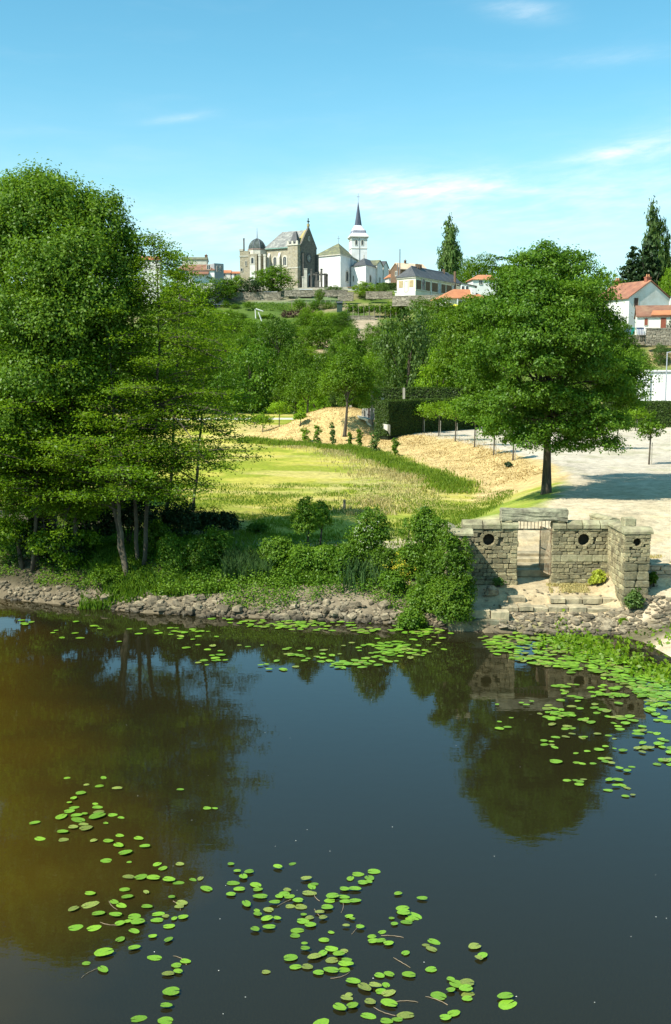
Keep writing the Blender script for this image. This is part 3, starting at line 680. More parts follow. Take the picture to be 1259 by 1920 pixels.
def build_rubble():
    """loose stones along the foot of the bank"""
    rest = Lump(); n = 0; cand = []
    rs = random.Random(11)
    for i in range(3600):
        x = rs.uniform(-17, 11.6); yb = float(np.interp(x, YBX, YBY))
        if x < 4.3:
            s = abs(rs.gauss(0, 1))*.42-.12+rs.uniform(0, .35)
            if vnoise(np.array([x*.9]), np.array([s*1.5]), 91)[0] < .33 and rs.random() < .8: continue
            if s > 1.0 or (x < -7.5 and (rs.random() < .55 or s > .9)): continue
            y = yb+s; sz = rs.uniform(.04, .14)*(1.2 if s < .8 else .8)
            if rs.random() < .09: sz *= rs.uniform(1.6, 2.8)
        else:
            y = rs.uniform(33.35, 34.85); sz = rs.uniform(.05, .19)
            if x < 5 and y > 34.2: continue
            if x > 10.2 and rs.random() < .5: continue
            if rs.random() < .07: sz *= 1.8
        cand.append((sz/y, x, y, sz))
    for _ in range(260):            # scattered stones on the lower slope by the gate
        x = rs.uniform(4.6, 12.5); y = rs.uniform(31.8, 36.4)
        if y < 33 and x < 9.6: continue
        cand.append((0, x, y, rs.uniform(.04, .10)))
    cand.sort(reverse=True)
    for k, (_, x, y, sz) in enumerate(cand):
        flat = rs.uniform(.35, .6) if x > 4.3 else rs.uniform(.45, .8)
        sc = (sz*rs.uniform(.9, 1.7), sz*rs.uniform(.7, 1.2), sz*flat); z = H1(x, y)+sc[2]*.28
        rot = (rs.uniform(-.3, .3), rs.uniform(-.3, .3), rs.uniform(0, 6.28)); me = RSTN[rs.randrange(9)]
        if k < 290: obj('rock', me, GROUND, (x, y, z), rot, sc)
        else:
            M = Matrix.Translation((x, y, z)) @ Matrix.Rotation(rot[2], 4, 'Z') @ Matrix.Rotation(rot[0], 4, 'X') @ Matrix.Rotation(rot[1], 4, 'Y') @ Matrix.Diagonal((*sc, 1)); rest.add(me, M)
    rest.build('rubble', RUBBLE, GROUND, 'stuff')
build_rubble()

# ---------------------------------------------------------------- water lilies
PADA = '379,114,38;583,114,52;488,154,40;561,163,46;661,175,56;1014,184,36;456,204,56;415,234,48;390,260,34;537,260,42;417,283,66;548,281,62;391,304,56;558,310,60;345,337,82;430,330,64;478,322,44;548,335,98;634,322,60;681,338,48;440,352,76;596,371,40;195,370,56;470,380,58;484,402,74;412,397,60;352,424,64;225,456,58;358,463,74;674,440,50;780,456,54;528,469,46;609,473,54;667,498,66;817,504,56;705,542,74;598,579,62;728,588,34;885,601,68;1012,601,46;917,627,60;725,676,66;793,678,80;865,682,82;950,693,74;1003,704,64;1085,687,50;1128,681,56;1162,740,68;703,746,66;823,761,44;507,770,66;715,790,66;967,792,40;508,827,92;643,811,64;683,834,60;1022,819,74;1010,841,60;826,842,72;415,856,54;553,884,78;651,891,78;755,892,80;890,880,62;885,916,72;933,894,44;981,908,46;1030,901,60;675,938,72;720,928,44;777,931,74;426,955,86;530,959,72;951,950,70;755,978,62;677,1026,68;859,1009,50;948,1030,60;755,1076,70;587,1104,96;870,1125,80;487,1157,50;1043,1146,60;993,1171,64;580,1194,78;948,1220,66;1003,1208,50;965,1324,92;935,1403,58;780,1467,80;932,1480,80;1165,286,52;1210,288,36'
PADB = '70,127,30;96,155,28;142,159,46;119,179,48;255,141,48;312,124,28;78,201,46;168,209,52;104,225,48;176,228,46;71,247,40;186,257,54;131,286,46;366,187,38;388,213,44;400,204,32;378,241,54;291,228,40;280,245,50;259,256,40;300,258,46;334,273,46;243,281,42;303,291,42;345,294,52;218,306,44;172,310,34;176,324,42;212,342,44;252,342,38;221,378,50;165,387,42;332,386,58;322,407,48;353,351,52;380,338,44;356,326,30;382,367,58;420,318,40;448,300,54;433,341,34;570,165,56;632,155,48;540,183,38;615,182,42;590,200,40;612,198,32;517,227,44;557,227,44;470,256,50;500,252,44;459,270,42;514,256,40;521,274,44;558,272,46;728,244,36;823,264,36;745,305,56;750,322,54;790,329,60;775,342,38;762,355,44;702,340,28;713,363,30;535,334,38;548,344,24;524,372,32;578,378,36;665,392,42;464,394,32;437,425,38;625,412,40;630,430,44;660,430,40;690,441,38;360,443,30;362,463,38;868,430,50;838,445,36;860,461,42;757,477,36;304,497,56;465,463,58;430,482,48;400,494,52;495,484,48;516,466,40;468,504,54;325,531,50;370,531,44;415,555,54;465,546,52;525,508,48;515,524,52;535,524,44;515,541,48;208,550,44;858,541,50;654,565,44;693,561,44;771,564,48;550,590,54;595,615,60;637,608,52;680,600,44;660,626,52;690,634,54;534,641,32;525,655,46;617,670,52;693,677,62;497,694,62;548,688,46;610,722,52;758,720,64;725,738,44;682,745,58;934,580,38;960,602,62;1000,596,54;935,626,46;995,621,62;1003,637,50;888,644,58;1000,655,44;947,714,48;914,731,42;1029,452,60;1060,489,44;1046,500,34;1150,651,56;1158,676,76;425,752,70'
PADC = '188,575,38;262,552,40;190,620,56;240,612,46;676,450,50;600,540,50;640,542,54;610,601,60;600,618,60;645,617,50;690,494,60;540,675,58;600,672,54;640,655,44;720,675,50;465,700,50;470,716,52;512,697,40;516,719,38;532,736,50;730,558,50;700,565,50;760,583,60;725,575,50;800,657,50;870,660,50;905,680,36;850,728,38;665,773,46;736,761,50;808,752,72;958,757,64;905,748,30;540,830,80;668,828,58;705,836,56;772,836,50;830,806,60;868,806,50;850,827,52;888,836,50;935,868,50;985,885,56;1012,855,38;610,940,50;660,940,46;690,950,50;712,938,44;685,970,60;875,940,64;930,942,64;915,978,46;950,970,56;985,988,46;866,1003,54;975,1040,60;1020,1033,34;1050,742,60;1080,768,52;1045,638,60;1085,635,50;1130,640,50;1170,648,50;1195,683,50;1170,567,48;1080,607,50;175,470,36;325,461,40;355,474,40;390,453,40;495,471,50;475,490,50;515,490,50;440,527,50;480,547,60;530,520,40;535,533,40;515,567,54;517,597,58;640,478,60;795,520,60;830,500,60;780,490,60;865,546,44;950,560,80;1000,545,70;900,590,50;975,590,60;940,620,60;930,603,50'
def pad_mesh(name, seed, mt):
    rs = random.Random(seed); n = 15; vs = [(0, 0, .004)]; fs = []
    a0 = .13; el = rs.uniform(1.12, 1.35); ph = rs.uniform(0, 6)
    for ring_, r in ((0, .62), (1, 1.0)):
        for i in range(n+1):
            a = a0+(2*math.pi-2*a0)*i/n; rr = r*.5*(1+.03*math.sin(3*a+ph)+.02*math.sin(7*a))
            if ring_ == 1 and (i == 0 or i == n): rr *= .93
            vs.append((rr*math.cos(a)*el, rr*math.sin(a)/el*1.08, .012+(.0 if ring_ == 0 else .012*math.sin(2*a+ph)+rs.uniform(-.006, .012))))
    for i in range(n):
        fs.append((0, 1+i, 2+i)); fs.append((1+i, n+2+i, n+3+i, 2+i))
    me = bpy.data.meshes.new(name); me.from_pydata(vs, [], fs); me.materials.append(mt); me.polygons.foreach_set('use_smooth', [True]*len(me.polygons)); return me
def padmat(name, a, b, c):
    m = mat(name, a, b, 5, .42, .25, 22, spec=.45, c=c, cscale=7, cfac=.45, isl=.22); return m
PM = [padmat('lily_leaf', (.15, .31, .018), (.105, .24, .015), (.28, .34, .05)), padmat('lily_leaf_fresh', (.19, .35, .02), (.13, .27, .015), (.22, .33, .04)), padmat('lily_leaf_old', (.22, .27, .04), (.12, .17, .03), (.36, .32, .10))]
PADS = [pad_mesh('lily_pad', i, PM[0]) for i in range(4)]+[pad_mesh('lily_pad', 10+i, PM[1]) for i in range(3)]+[pad_mesh('lily_pad', 20+i, PM[2]) for i in range(2)]
def put_pad(px, py, w, rs, k, zz=None):
    x, y = G(px, py, .01); d = math.hypot(x, math.hypot(y, CAMH)); s = w/FPX*d/1.25*rs.uniform(.8, 1.12)
    me = PADS[rs.randrange(9)]; z = .003+(k % 9)*.0045 if zz is None else zz
    rz = rs.gauss(0, .5)+rs.choice((0, math.pi))
    return me, x, y, z, rz, s
def build_pads():
    rs = random.Random(5); k = 0; rest = Lump(); restf = Lump()
    sets = ((PADA, 2.998, 0, 1420, 'left'), (PADB, 2.098, 400, 1560, 'mid'), (PADC, 3.322, 880, 1180, 'right'))
    lab = {'leftup': 'lily pad in the patch on brown water at the far left', 'left': 'lily pad in the lower left patch over the tree reflection',
           'lefttwo': 'lily pad lying alone between the left patch and the tree reflection edge',
           'midl': 'lily pad in the bottom centre patch on dark water, its upper half', 'midb': 'lily pad in the lowest centre patch near the picture bottom',
           'midr': 'lily pad in the sparse bottom patch right of centre', 'right': 'lily pad floating over the reflection of the big round tree', 'rightb': 'lily pad on blue water right of the big tree reflection'}
    for s, sc, ox, oy, key in sets:
        for q in s.split(';'):
            a, b, w = (float(v) for v in q.split(',')); px = ox+a/sc; py = oy+b/sc; me, x, y, z, rz, r = put_pad(px, py, w/sc, rs, k)
            k += 1
            if k > 300: rest.add(me, Matrix.Translation((x, y, z)) @ Matrix.Rotation(rz, 4, 'Z') @ Matrix.Scale(r, 4)); continue
            look = ('large ' if r > .27 else 'small ' if r < .19 else '')+('pale worn ' if me in PADS[7:] else 'fresh green ' if me in PADS[4:7] else 'bright green ')
            o = obj('lily_pad', me, None, (x, y, z), (rs.uniform(-.02, .02), rs.uniform(-.02, .02), rz), (r, r, r))
            kk = key
            if key == 'left': kk = 'lefttwo' if px > 330 and py < 1560 else ('leftup' if py < 1590 else 'left')
            if key == 'mid': kk = 'midr' if px > 780 else ('midl' if py < 1765 else 'midb')
            if key == 'right': kk = 'rightb' if px > 1185 else 'right'
            tag(o, look+lab[kk], 'lily pad', look+'lily pads, '+{'leftup': 'upper left patch', 'left': 'lower left patch', 'lefttwo': 'strays right of the left patch', 'midl': 'bottom centre patch', 'midb': 'lowest centre patch', 'midr': 'sparse bottom right patch', 'right': 'patch over the tree reflection', 'rightb': 'blue water at the right'}[kk])
    def inside(px, py, poly):
        c = False; n = len(poly)
        for i in range(n):
            (xa, ya), (xb, yb) = poly[i], poly[(i+1) % n]
            if (ya > py) != (yb > py) and px < (xb-xa)*(py-ya)/(yb-ya)+xa: c = not c
        return c
    def scatter(poly, cnt, w0, w1, clus=0, L=rest):
        x0, x1 = min(p[0] for p in poly), max(p[0] for p in poly); y0, y1 = min(p[1] for p in poly), max(p[1] for p in poly); n = 0; cl = []
        while n < cnt:
            if clus and cl and rs.random() < clus:
                a, b = rs.choice(cl); px = a+rs.gauss(0, 22); py = b+rs.gauss(0, 5)
            else: px, py = rs.uniform(x0, x1), rs.uniform(y0, y1)
            if not inside(px, py, poly): continue
            cl.append((px, py)); x, y = G(px, py, 0); sz = rs.uniform(w0, w1)*y**-1*FPX if False else rs.uniform(.13, .25)
            if y > np.interp(x, YBX, YBY)+.1: continue
            me = PADS[rs.randrange(9)]; L.add(me, Matrix.Translation((x, y, .003+.004*(n % 11))) @ Matrix.Rotation(rs.gauss(0, .6), 4, 'Z') @ Matrix.Scale(sz, 4)); n += 1
    scatter([(893, 1192), (1010, 1186), (1110, 1196), (1150, 1225), (1200, 1250), (1259, 1270), (1259, 1318), (1215, 1335), (1195, 1300), (1100, 1262), (1000, 1246), (930, 1228)], 640, 18, 26)
    scatter([(1290, 1275), (1500, 1290), (1500, 1400), (1290, 1340)], 120, 18, 26)
    scatter([(1050, 1255), (1215, 1300), (1215, 1370), (1190, 1400), (1060, 1380), (1010, 1330)], 70, 18, 26, .6)
    scatter([(1195, 1285), (1259, 1290), (1259, 1360), (1225, 1350)], 38, 18, 26, .3)
    scatter([(1190, 1390), (1262, 1385), (1262, 1450), (1230, 1440)], 16, 18, 26, .5)
    scatter([(330, 1210), (600, 1200), (830, 1182), (850, 1215), (720, 1255), (620, 1262), (470, 1262), (330, 1240)], 190, 18, 26, .72)
    scatter([(390, 1160), (560, 1163), (830, 1172), (850, 1192), (640, 1188), (420, 1172)], 150, 18, 26, .6)
    scatter([(40, 1160), (300, 1175), (420, 1185), (400, 1215), (180, 1215), (40, 1180)], 42, 18, 26, .6)
    r = rest.build('lily_pad_carpet', PM[0], None, 'stuff'); tag(r, 'carpet of small lily pads along the far bank and in front of the gateway', 'lily pads')
    for i, m in enumerate(PM[1:]): r.data.materials.append(m)
    pi = np.repeat(0, len(r.data.polygons)); rr = np.random.default_rng(3); per = 30
    pi = np.repeat(rr.choice([0, 0, 1, 1, 2], len(pi)//per+1), per)[:len(pi)]; r.data.polygons.foreach_set('material_index', pi.astype(np.int32))
    r.data.polygons.foreach_set('use_smooth', np.ones(len(r.data.polygons), bool))
    # upright water plants on the muddy spit
    C = []; N = []
    for i in range(950):
        px = rs.uniform(1040, 1259); t = rs.gauss(0, 1); py = 1196+(px-1040)*.29+t*11+(8 if px > 1180 else 0)
        x, y = G(px, py, 0); C.append((x, y, max(H1(x, y), 0)+rs.uniform(.02, .12))); N.append((rs.gauss(0, 1), rs.gauss(-.5, 1), rs.uniform(.2, 1)))
    for i in range(260):
        px = rs.uniform(1010, 1259); py = rs.uniform(1188, 1212); x, y = G(px, py, .1); C.append((x, y, max(H1(x, y), 0)+rs.uniform(.02, .1))); N.append((rs.gauss(0, 1), rs.gauss(-.5, 1), rs.uniform(.2, 1)))
    o = obj('water_plants', leaves_mesh('water_plants', np.array(C), np.array(N), .15, L_BRIGHT, .6, .05)); tag(o, 'bright green upright water plants on the muddy spit right of the lily carpet', 'water plants', kind='stuff')
    m = MB()
    for px, py in ((640, 1712), (520, 1700), (590, 1705), (715, 1755), (660, 1752), (770, 1815), (840, 1885), (738, 1880), (742, 1905), (620, 1835), (205, 1690), (225, 1735), (190, 1815), (325, 1690), (600, 1690), (350, 1810)):
        x, y = G(px, py, 0); a = rs.uniform(0, 6.28); b = rs.uniform(-.5, .5); pts = [(x, y, .006)]
        for k in range(7): a += b*.35; pts.append((pts[-1][0]+.05*math.cos(a), pts[-1][1]+.05*math.sin(a), .006+.004*(k % 2)))
        m.tube(pts, [.005]*7+[.003], 4)
    o = m.build('lily_stems', mat('lily_stem', (.30, .22, .14), (.18, .14, .08), 6)); tag(o, 'pinkish brown loose stems floating among the foreground lily pads', 'stems', kind='stuff')
    # specks of fluff drifting on the water
    C = []; 
    for i in range(40):
        px = rs.uniform(-20, 1280); py = rs.uniform(1290, 1915); x, y = G(px, py, 0); C.append((x, y, .006))
    o = obj('floating_fluff', leaves_mesh('floating_fluff', np.array(C), np.tile([0, 0, 1.], (40, 1)), .02, mat('fluff', (.7, .68, .6)), .8, .02)); tag(o, 'tiny white specks of fluff drifting on the river', 'fluff', kind='stuff')
build_pads()
# ---------------------------------------------------------------- village
WHITE = mat('white_render', (.80, .78, .74), (.70, .68, .63), .5, .9, .1, 4, c=(.62, .60, .54), cscale=.25, cfac=.5)
WHITEW = mat('weathered_white', (.74, .72, .67), (.62, .59, .52), .5, .9, .2, 4, c=(.52, .48, .40), cscale=.35, cfac=.7)
LIME = mat('pale_limestone', (.60, .56, .46), (.48, .44, .35), 1.2, .9, .3, 6, c=(.38, .36, .29), cscale=.5, cfac=.6)
GRANITE = mat('chapel_masonry', (.43, .37, .25), (.23, .195, .135), 2.4, .95, .8, 5, c=(.40, .36, .28), cscale=1.2, cfac=.7)
DARKST = mat('dark_masonry', (.13, .12, .10), (.08, .075, .065), 2.0, .95, .6, 5)
SLATE = mat('slate', (.085, .085, .085), (.055, .056, .056), 1.5, .6, .3, 6, spec=.4, c=(.13, .13, .12), cscale=.6, cfac=.5)
SLATEM = mat('mossy_slate', (.17, .17, .10), (.11, .115, .075), 1.2, .8, .4, 6, c=(.27, .26, .12), cscale=.7, cfac=.8)
SLATEP = mat('pale_lichened_slate', (.24, .235, .21), (.15, .15, .14), 1.2, .8, .5, 6, c=(.36, .35, .30), cscale=1.1, cfac=.8)
SPIRE = mat('spire_slate', (.07, .08, .11), (.045, .05, .07), 2.5, .5, .3, 6, spec=.5)
LEAD = mat('grey_lead', (.28, .28, .33), (.20, .20, .24), 2, .5, .1, 6)
DOME = mat('dome_copper', (.07, .085, .075), (.04, .05, .045), 1.2, .6, .3, 5, c=(.20, .23, .20), cscale=.8, cfac=.5)
def tilemat(name, a, b, c): return mat(name, a, b, .8, .9, .5, 3, c=c, cscale=.35, cfac=.7)
TILE = tilemat('orange_tile', (.48, .19, .085), (.38, .145, .07), (.52, .27, .13))
TILEB = tilemat('brown_tile', (.25, .12, .075), (.17, .085, .055), (.33, .20, .12))
TILEP = tilemat('pale_tile', (.62, .46, .30), (.55, .39, .25), (.66, .52, .37))
GLASS = mat('dark_glass', (.035, .04, .045), (.02, .024, .03), 2, .15, spec=.6)
FRAMEM = mat('window_frame', (.62, .60, .54), (.52, .50, .45), 2, .7)
SHUT = mat('brown_shutter', (.10, .055, .04), (.075, .04, .03), 3, .7)
DOORM = mat('red_brown_door', (.27, .08, .045), (.20, .06, .035), 3, .6)
BRICK = mat('brown_brick', (.19, .12, .07), (.13, .085, .055), 1.8, .9, .4, 7)
BRICKY = mat('yellow_brick', (.46, .36, .19), (.36, .27, .14), 1.8, .9, .4, 7)
PAINTM = mat('cream_render', (.74, .69, .54), (.66, .60, .46), .8, .9, .1, 4)
METAL = mat('grey_metal', (.38, .40, .42), (.30, .31, .33), 3, .5, spec=.5)
GUT = mat('gutter_zinc', (.25, .26, .27), (.18, .19, .2), 3, .5, spec=.5)
WALLST = mat('garden_wall_stone', (.30, .26, .19), (.17, .145, .11), 1.8, .95, .9, 4, c=(.38, .34, .25), cscale=1, cfac=.6)

def arch_pts(cu, w0, wid, hh, n=8, pointed=False):
    r = wid/2; pts = [(cu-r, w0), (cu+r, w0)]
    for i in range(n+1):
        a = math.pi*i/n; x = r*math.cos(a); z = r*math.sin(a)*(1.5 if pointed else 1)*(1 if not pointed else (1-.15*abs(math.cos(a))))
        pts.append((cu+x, w0+hh-r+z))
    return pts
def window(fr, cu, w0, wid, hh, parent, arched=False, sur=.22, depth=.10, fmat=None, pmat=None, name='window', bars=True, pointed=False):
    """surround proud of the wall plane v=0, dark pane set back inside it"""
    f = MB(fr)
    if arched:
        o_, i_ = arch_pts(cu, w0-sur, wid+2*sur, hh+sur*2, 10, pointed), arch_pts(cu, w0, wid, hh, 10, pointed); n = len(o_)
        vs = [(p[0], -depth, p[1]) for p in o_]+[(p[0], -depth, p[1]) for p in i_]+[(p[0], .02, p[1]) for p in o_]+[(p[0], .02, p[1]) for p in i_]
        fs = []
        for k in range(n):
            k2 = (k+1) % n; fs += [(k, k2, n+k2, n+k), (2*n+k, 2*n+k2, k2, k), (n+k, n+k2, 3*n+k2, 3*n+k)]
        f.raw(vs, fs)
        w = f.build(name, fmat or LIME, parent); MB(fr).slab(i_, -.025, .01).build('pane', pmat or GLASS, w)
    else:
        f.box(cu-wid/2-sur, cu-wid/2, -depth, .02, w0-sur, w0+hh+sur).box(cu+wid/2, cu+wid/2+sur, -depth, .02, w0-sur, w0+hh+sur).box(cu-wid/2, cu+wid/2, -depth, .02, w0+hh, w0+hh+sur).box(cu-wid/2, cu+wid/2, -depth-.05, .02, w0-sur, w0)
        w = f.build(name, fmat or LIME, parent); MB(fr).box(cu-wid/2, cu+wid/2, -.03, .01, w0, w0+hh).build('pane', pmat or GLASS, w)
        if bars and wid > .7: MB(fr).box(cu-.04, cu+.04, -.05, -.031, w0, w0+hh).build('mullion', FRAMEM, w)
    return w
def gable_house(name, fr, U, V, hw, hr, label, cat='house', wall=WHITE, roof=TILE, along='u', over=.35, hip=(0, 0), group=None, thick=.14, sink=3.0):
    """box house in a frame; ridge along u or v; hip = how far each ridge end is drawn in"""
    p = fr.pt(U/2, V/2, 0); R = root(name, p, label, cat, group)
    if along == 'u':
        m = MB(fr).box(0, U, 0, V, -sink, hw)
        if hip[0] == 0: m.raw([(0, 0, hw), (0, V, hw), (0, V/2, hr-.02), (.25, 0, hw), (.25, V, hw), (.25, V/2, hr-.02)], [(0, 2, 1), (3, 4, 5), (0, 3, 5, 2), (1, 2, 5, 4)])
        if hip[1] == 0: m.raw([(U, 0, hw), (U, V, hw), (U, V/2, hr-.02), (U-.25, 0, hw), (U-.25, V, hw), (U-.25, V/2, hr-.02)], [(0, 1, 2), (3, 5, 4), (0, 2, 5, 3), (1, 4, 5, 2)])
    else:
        m = MB(fr).box(0, U, 0, V, -sink, hw)
        m.raw([(0, 0, hw), (U, 0, hw), (U/2, 0, hr-.02), (0, .25, hw), (U, .25, hw), (U/2, .25, hr-.02)], [(0, 1, 2), (3, 5, 4), (0, 2, 5, 3), (1, 4, 5, 2)])
        m.raw([(0, V, hw), (U, V, hw), (U/2, V, hr-.02), (0, V-.25, hw), (U, V-.25, hw), (U/2, V-.25, hr-.02)], [(0, 2, 1), (3, 4, 5), (0, 3, 5, 2), (1, 2, 5, 4)])
    m.build('wall', wall, R)
    o = over; sl = (hr-hw)/((V if along == 'u' else U)/2); e = hw-o*sl+.05; t = thick; g = .18
    r = MB(fr)
    if along == 'u':
        a0 = hip[0] if hip[0] else -g; a1 = U-hip[1] if hip[1] else U+g; l0 = -o if hip[0] else -g; l1 = U+o if hip[1] else U+g
        vs = [(l0, -o, e), (l1, -o, e), (l1, V+o, e), (l0, V+o, e), (a0, V/2, hr+.05), (a1, V/2, hr+.05)]
        fs = [(0, 1, 5, 4), (2, 3, 4, 5)]+([(1, 2, 5)] if hip[1] else [])+([(3, 0, 4)] if hip[0] else [])
        rk = ([] if hip[1] else [(1, 5), (5, 2)])+([] if hip[0] else [(3, 4), (4, 0)]); el = [(0, 1), (2, 3)]+([(1, 2)] if hip[1] else [])+([(3, 0)] if hip[0] else [])
    else:
        b0 = hip[0] if hip[0] else -g; b1 = V-hip[1] if hip[1] else V+g; l0 = -o if hip[0] else -g; l1 = V+o if hip[1] else V+g
        vs = [(-o, l0, e), (U+o, l0, e), (U+o, l1, e), (-o, l1, e), (U/2, b0, hr+.05), (U/2, b1, hr+.05)]
        fs = [(1, 2, 5, 4), (3, 0, 4, 5)]+([(0, 1, 4)] if hip[0] else [])+([(2, 3, 5)] if hip[1] else [])
        rk = ([] if hip[0] else [(0, 4), (4, 1)])+([] if hip[1] else [(2, 5), (5, 3)]); el = [(1, 2), (3, 0)]+([(0, 1)] if hip[0] else [])+([(2, 3)] if hip[1] else [])
    n = 6; vs2 = [(x, y, z+t) for x, y, z in vs]
    al = vs+vs2; fs = [tuple(i+n for i in f) for f in fs]+[tuple(reversed(f)) for f in fs]
    fs += [(a, b, b+n, a+n) for a, b in el+rk]
    rf = r.raw(al, fs).build('roof', roof, R)
    return R, rf
def chimney(fr, u, v, w0, w1, su, sv, parent, m=BRICK, pots=2):
    c = MB(fr).box(u-su/2, u+su/2, v-sv/2, v+sv/2, w0, w1).box(u-su/2-.06, u+su/2+.06, v-sv/2-.06, v+sv/2+.06, w1+.001, w1+.12).build('chimney', m, parent)
    for i in range(pots):
        MB(fr).ring(u+(i-(pots-1)/2)*.4, v, w1+.121, w1+.5, .12, .09, 8).build('chimney_pot', TILE, c)

def white_church():
    zb = 31.2; R = root('church', (8, 316, zb), 'white church with mossy polygonal roof and tall grey slate spire on the hilltop', 'church')
    A = (X(589, 307), 307); B = (X(638.6, 300.5), 300.5); C = (X(658, 307), 307); D = (X(700, 342), 342); E = (D[0]-11, D[1]+6); Fp = (A[0]-.5, A[1]+10)
    ze = Z(479, 302)
    plan = [A, B, C, D, E, Fp]
    MB().prism(plan, zb-4, ze).build('wall', WHITE, R)
    # string course under the eaves
    ov = [(A[0]-.3, A[1]-.2), (B[0], B[1]-.45), (C[0]+.35, C[1]-.2), (D[0]+.3, D[1]), E, (Fp[0]-.3, Fp[1])]
    MB().prism(ov, ze-.003, ze+.22).build('cornice', LIME, R)
    ap = (X(635, 308.5), 308.5, Z(456, 308.5)); rd = ((D[0]+E[0])/2-.5, (D[1]+E[1])/2, ap[2])
    w = [(p[0]*1.0, p[1], ze+.221) for p in ov]; vs = w+[ap, rd]
    MB().raw(vs, [(0, 1, 6), (1, 2, 6), (2, 3, 7, 6), (3, 4, 7), (4, 5, 6, 7), (5, 0, 6), (5, 4, 3, 2, 1, 0)]).build('roof', SLATEM, R)
    m = MB().tube([(ap[0], ap[1], ap[2]-.1), (ap[0], ap[1], ap[2]+2.1)], .06, 5).box(ap[0]-.45, ap[0]+.45, ap[1]-.04, ap[1]+.04, ap[2]+1.25, ap[2]+1.37); m.build('cross', GUT, R)
    fA = fr_edge(A, B, zb); fB = fr_edge(B, C, zb)
    La = math.hypot(B[0]-A[0], B[1]-A[1]); Lb = math.hypot(C[0]-B[0], C[1]-B[1])
    window(fA, La*.19, 4.3-.4, .75, 2.5, R, True, .3)
    window(fB, Lb*.62, 3.6, 1.35, 2.7, R, True, .35)
    MB(fB).tube([(Lb-.1, -.1, 0), (Lb-.1, -.1, ze-zb)], .09, 6).build('downpipe', GUT, R)
    fC = fr_edge(C, D, zb); window(fC, 6, 4.2, 1.2, 2.4, R, True, .35)
    # side chapel with its own hipped slate roof
    a = (X(658.6, 306), 306); b = (X(685.5, 301.5), 301.5); c = (X(705, 308.5), 308.5); d = (a[0]+4.5, 317)
    z1 = Z(498, 303); MB().prism([a, b, c, d], zb-4, z1).build('side_chapel_wall', WHITE, R)
    o4 = [(a[0]-.25, a[1]-.3), (b[0]+.02, b[1]-.4), (c[0]+.3, c[1]-.2), d]; q = (X(682, 308), 308, Z(484, 308))
    q2 = (q[0]+3.2, 314, q[2]-.3)
    MB().raw([(x, y, z1) for x, y in o4]+[q, q2], [(0, 1, 4), (1, 2, 5, 4), (2, 3, 5), (3, 0, 4, 5), (3, 2, 1, 0)]).build('side_chapel_roof', SLATE, R)
    MB().tube([(q[0], q[1], q[2]-.1), (q[0], q[1], q[2]+.9)], .16, 6).build('finial', LIME, R)
    fa = fr_edge(a, b, zb); fb = fr_edge(b, c, zb)
    window(fa, 1.0, 3.6, .35, 1.5, R, True, .12); window(fb, math.hypot(c[0]-b[0], c[1]-b[1])*.42, 3.4, .95, 1.75, R, True, .25)
    MB(fb).tube([(.25, -.15, 0), (.25, -.15, 3.6)], .13, 6).build('downpipe', GUT, R)
    # two small gabled bays further along
    p0 = c
    for k, (pa, pb, Y0, Y1, pt, pe) in enumerate(((705.5, 717, 308, 313, 487, 497), (717.5, 727.5, 314, 319, 489, 500))):
        g0 = (X(pa, Y0), float(Y0)); g1 = (X(pb, Y1), float(Y1)); g = fr_edge(g0, g1, zb); L = math.hypot(g1[0]-g0[0], g1[1]-g0[1]); he = Z(pe, Y0)-zb; hp = Z(pt, Y0)-zb
        MB(g).slab([(0, -4), (L, -4), (L, he), (L/2, hp), (0, he)], 0, 6).build('bay_wall', WHITE, R)
        MB(g).slab([(-.25, he-.1), (L/2, hp-.02), (L+.25, he-.1), (L+.25, he+.12), (L/2, hp+.22), (-.25, he+.12)], -.2, 7).build('bay_roof', SLATEM if k == 0 else SLATE, R)
        window(g, L/2, 2.6, .7, 2.5, R, True, .22); MB(g).box(-.14, .14, -.2, -.003, 0, he).build('buttress', LIME, R)
    # bell tower
    Y = 319; x0 = X(659, Y); x1 = X(688.5, Y); T = Fr(x0, Y, zb, math.radians(8)); wd = (x1-x0); zt = Z(446, Y)-zb; dp = wd*1.0
    MB(T).box(0, wd, 0, dp, 0, zt).build('tower_wall', WHITE, R)
    MB(T).box(-.28, wd+.28, -.28, dp+.28, zt+.002, zt+.28).box(-.5, wd+.5, -.5, dp+.5, zt+.281, zt+.5).build('tower_cornice', LIME, R)
    MB(T).box(-.1, wd+.1, -.1, dp+.1, Z(466, Y)-zb, Z(466, Y)-zb+.15).box(-.1, wd+.1, -.1, dp+.1, Z(450, Y)-zb, Z(450, Y)-zb+.15).build('string_course', LIME, R)
    for cu in (wd*.30, wd*.68): window(T, cu, Z(459, Y)-zb, .52, 1.35, R, True, .16, name='louvre_window')
    S = T.at(wd, 0, 0, math.pi/2); window(S, dp*.5, Z(459, Y)-zb, .55, 1.4, R, True, .16, name='louvre_window'); window(S, dp*.5, Z(477, Y)-zb, .5, 1.6, R, True, .14)
    MB(T).tube([(wd*.5, -.09, 0), (wd*.5, -.09, zt)], .06, 5).build('downpipe', GUT, R)
    h = lambda py: Z(py, Y)-zb; cx = wd/2; cy = dp/2
    def sq(r): return [(cx-r, cy-r), (cx+r, cy-r), (cx+r, cy+r), (cx-r, cy+r)]
    def oc(r, k=.42): return [(cx-r, cy-r*k), (cx-r*k, cy-r), (cx+r*k, cy-r), (cx+r, cy-r*k), (cx+r, cy+r*k), (cx+r*k, cy+r), (cx-r*k, cy+r), (cx-r, cy+r*k)]
    def oc2(r): return oc(r, .98)
    MB(T).prism(oc2(wd/2+.45), zt+.501, h(436), oc(wd/2-.25, .9)).build('lower_bell_roof', mat('pale_lead', (.72, .70, .70), (.60, .59, .60), 1, .6), R)
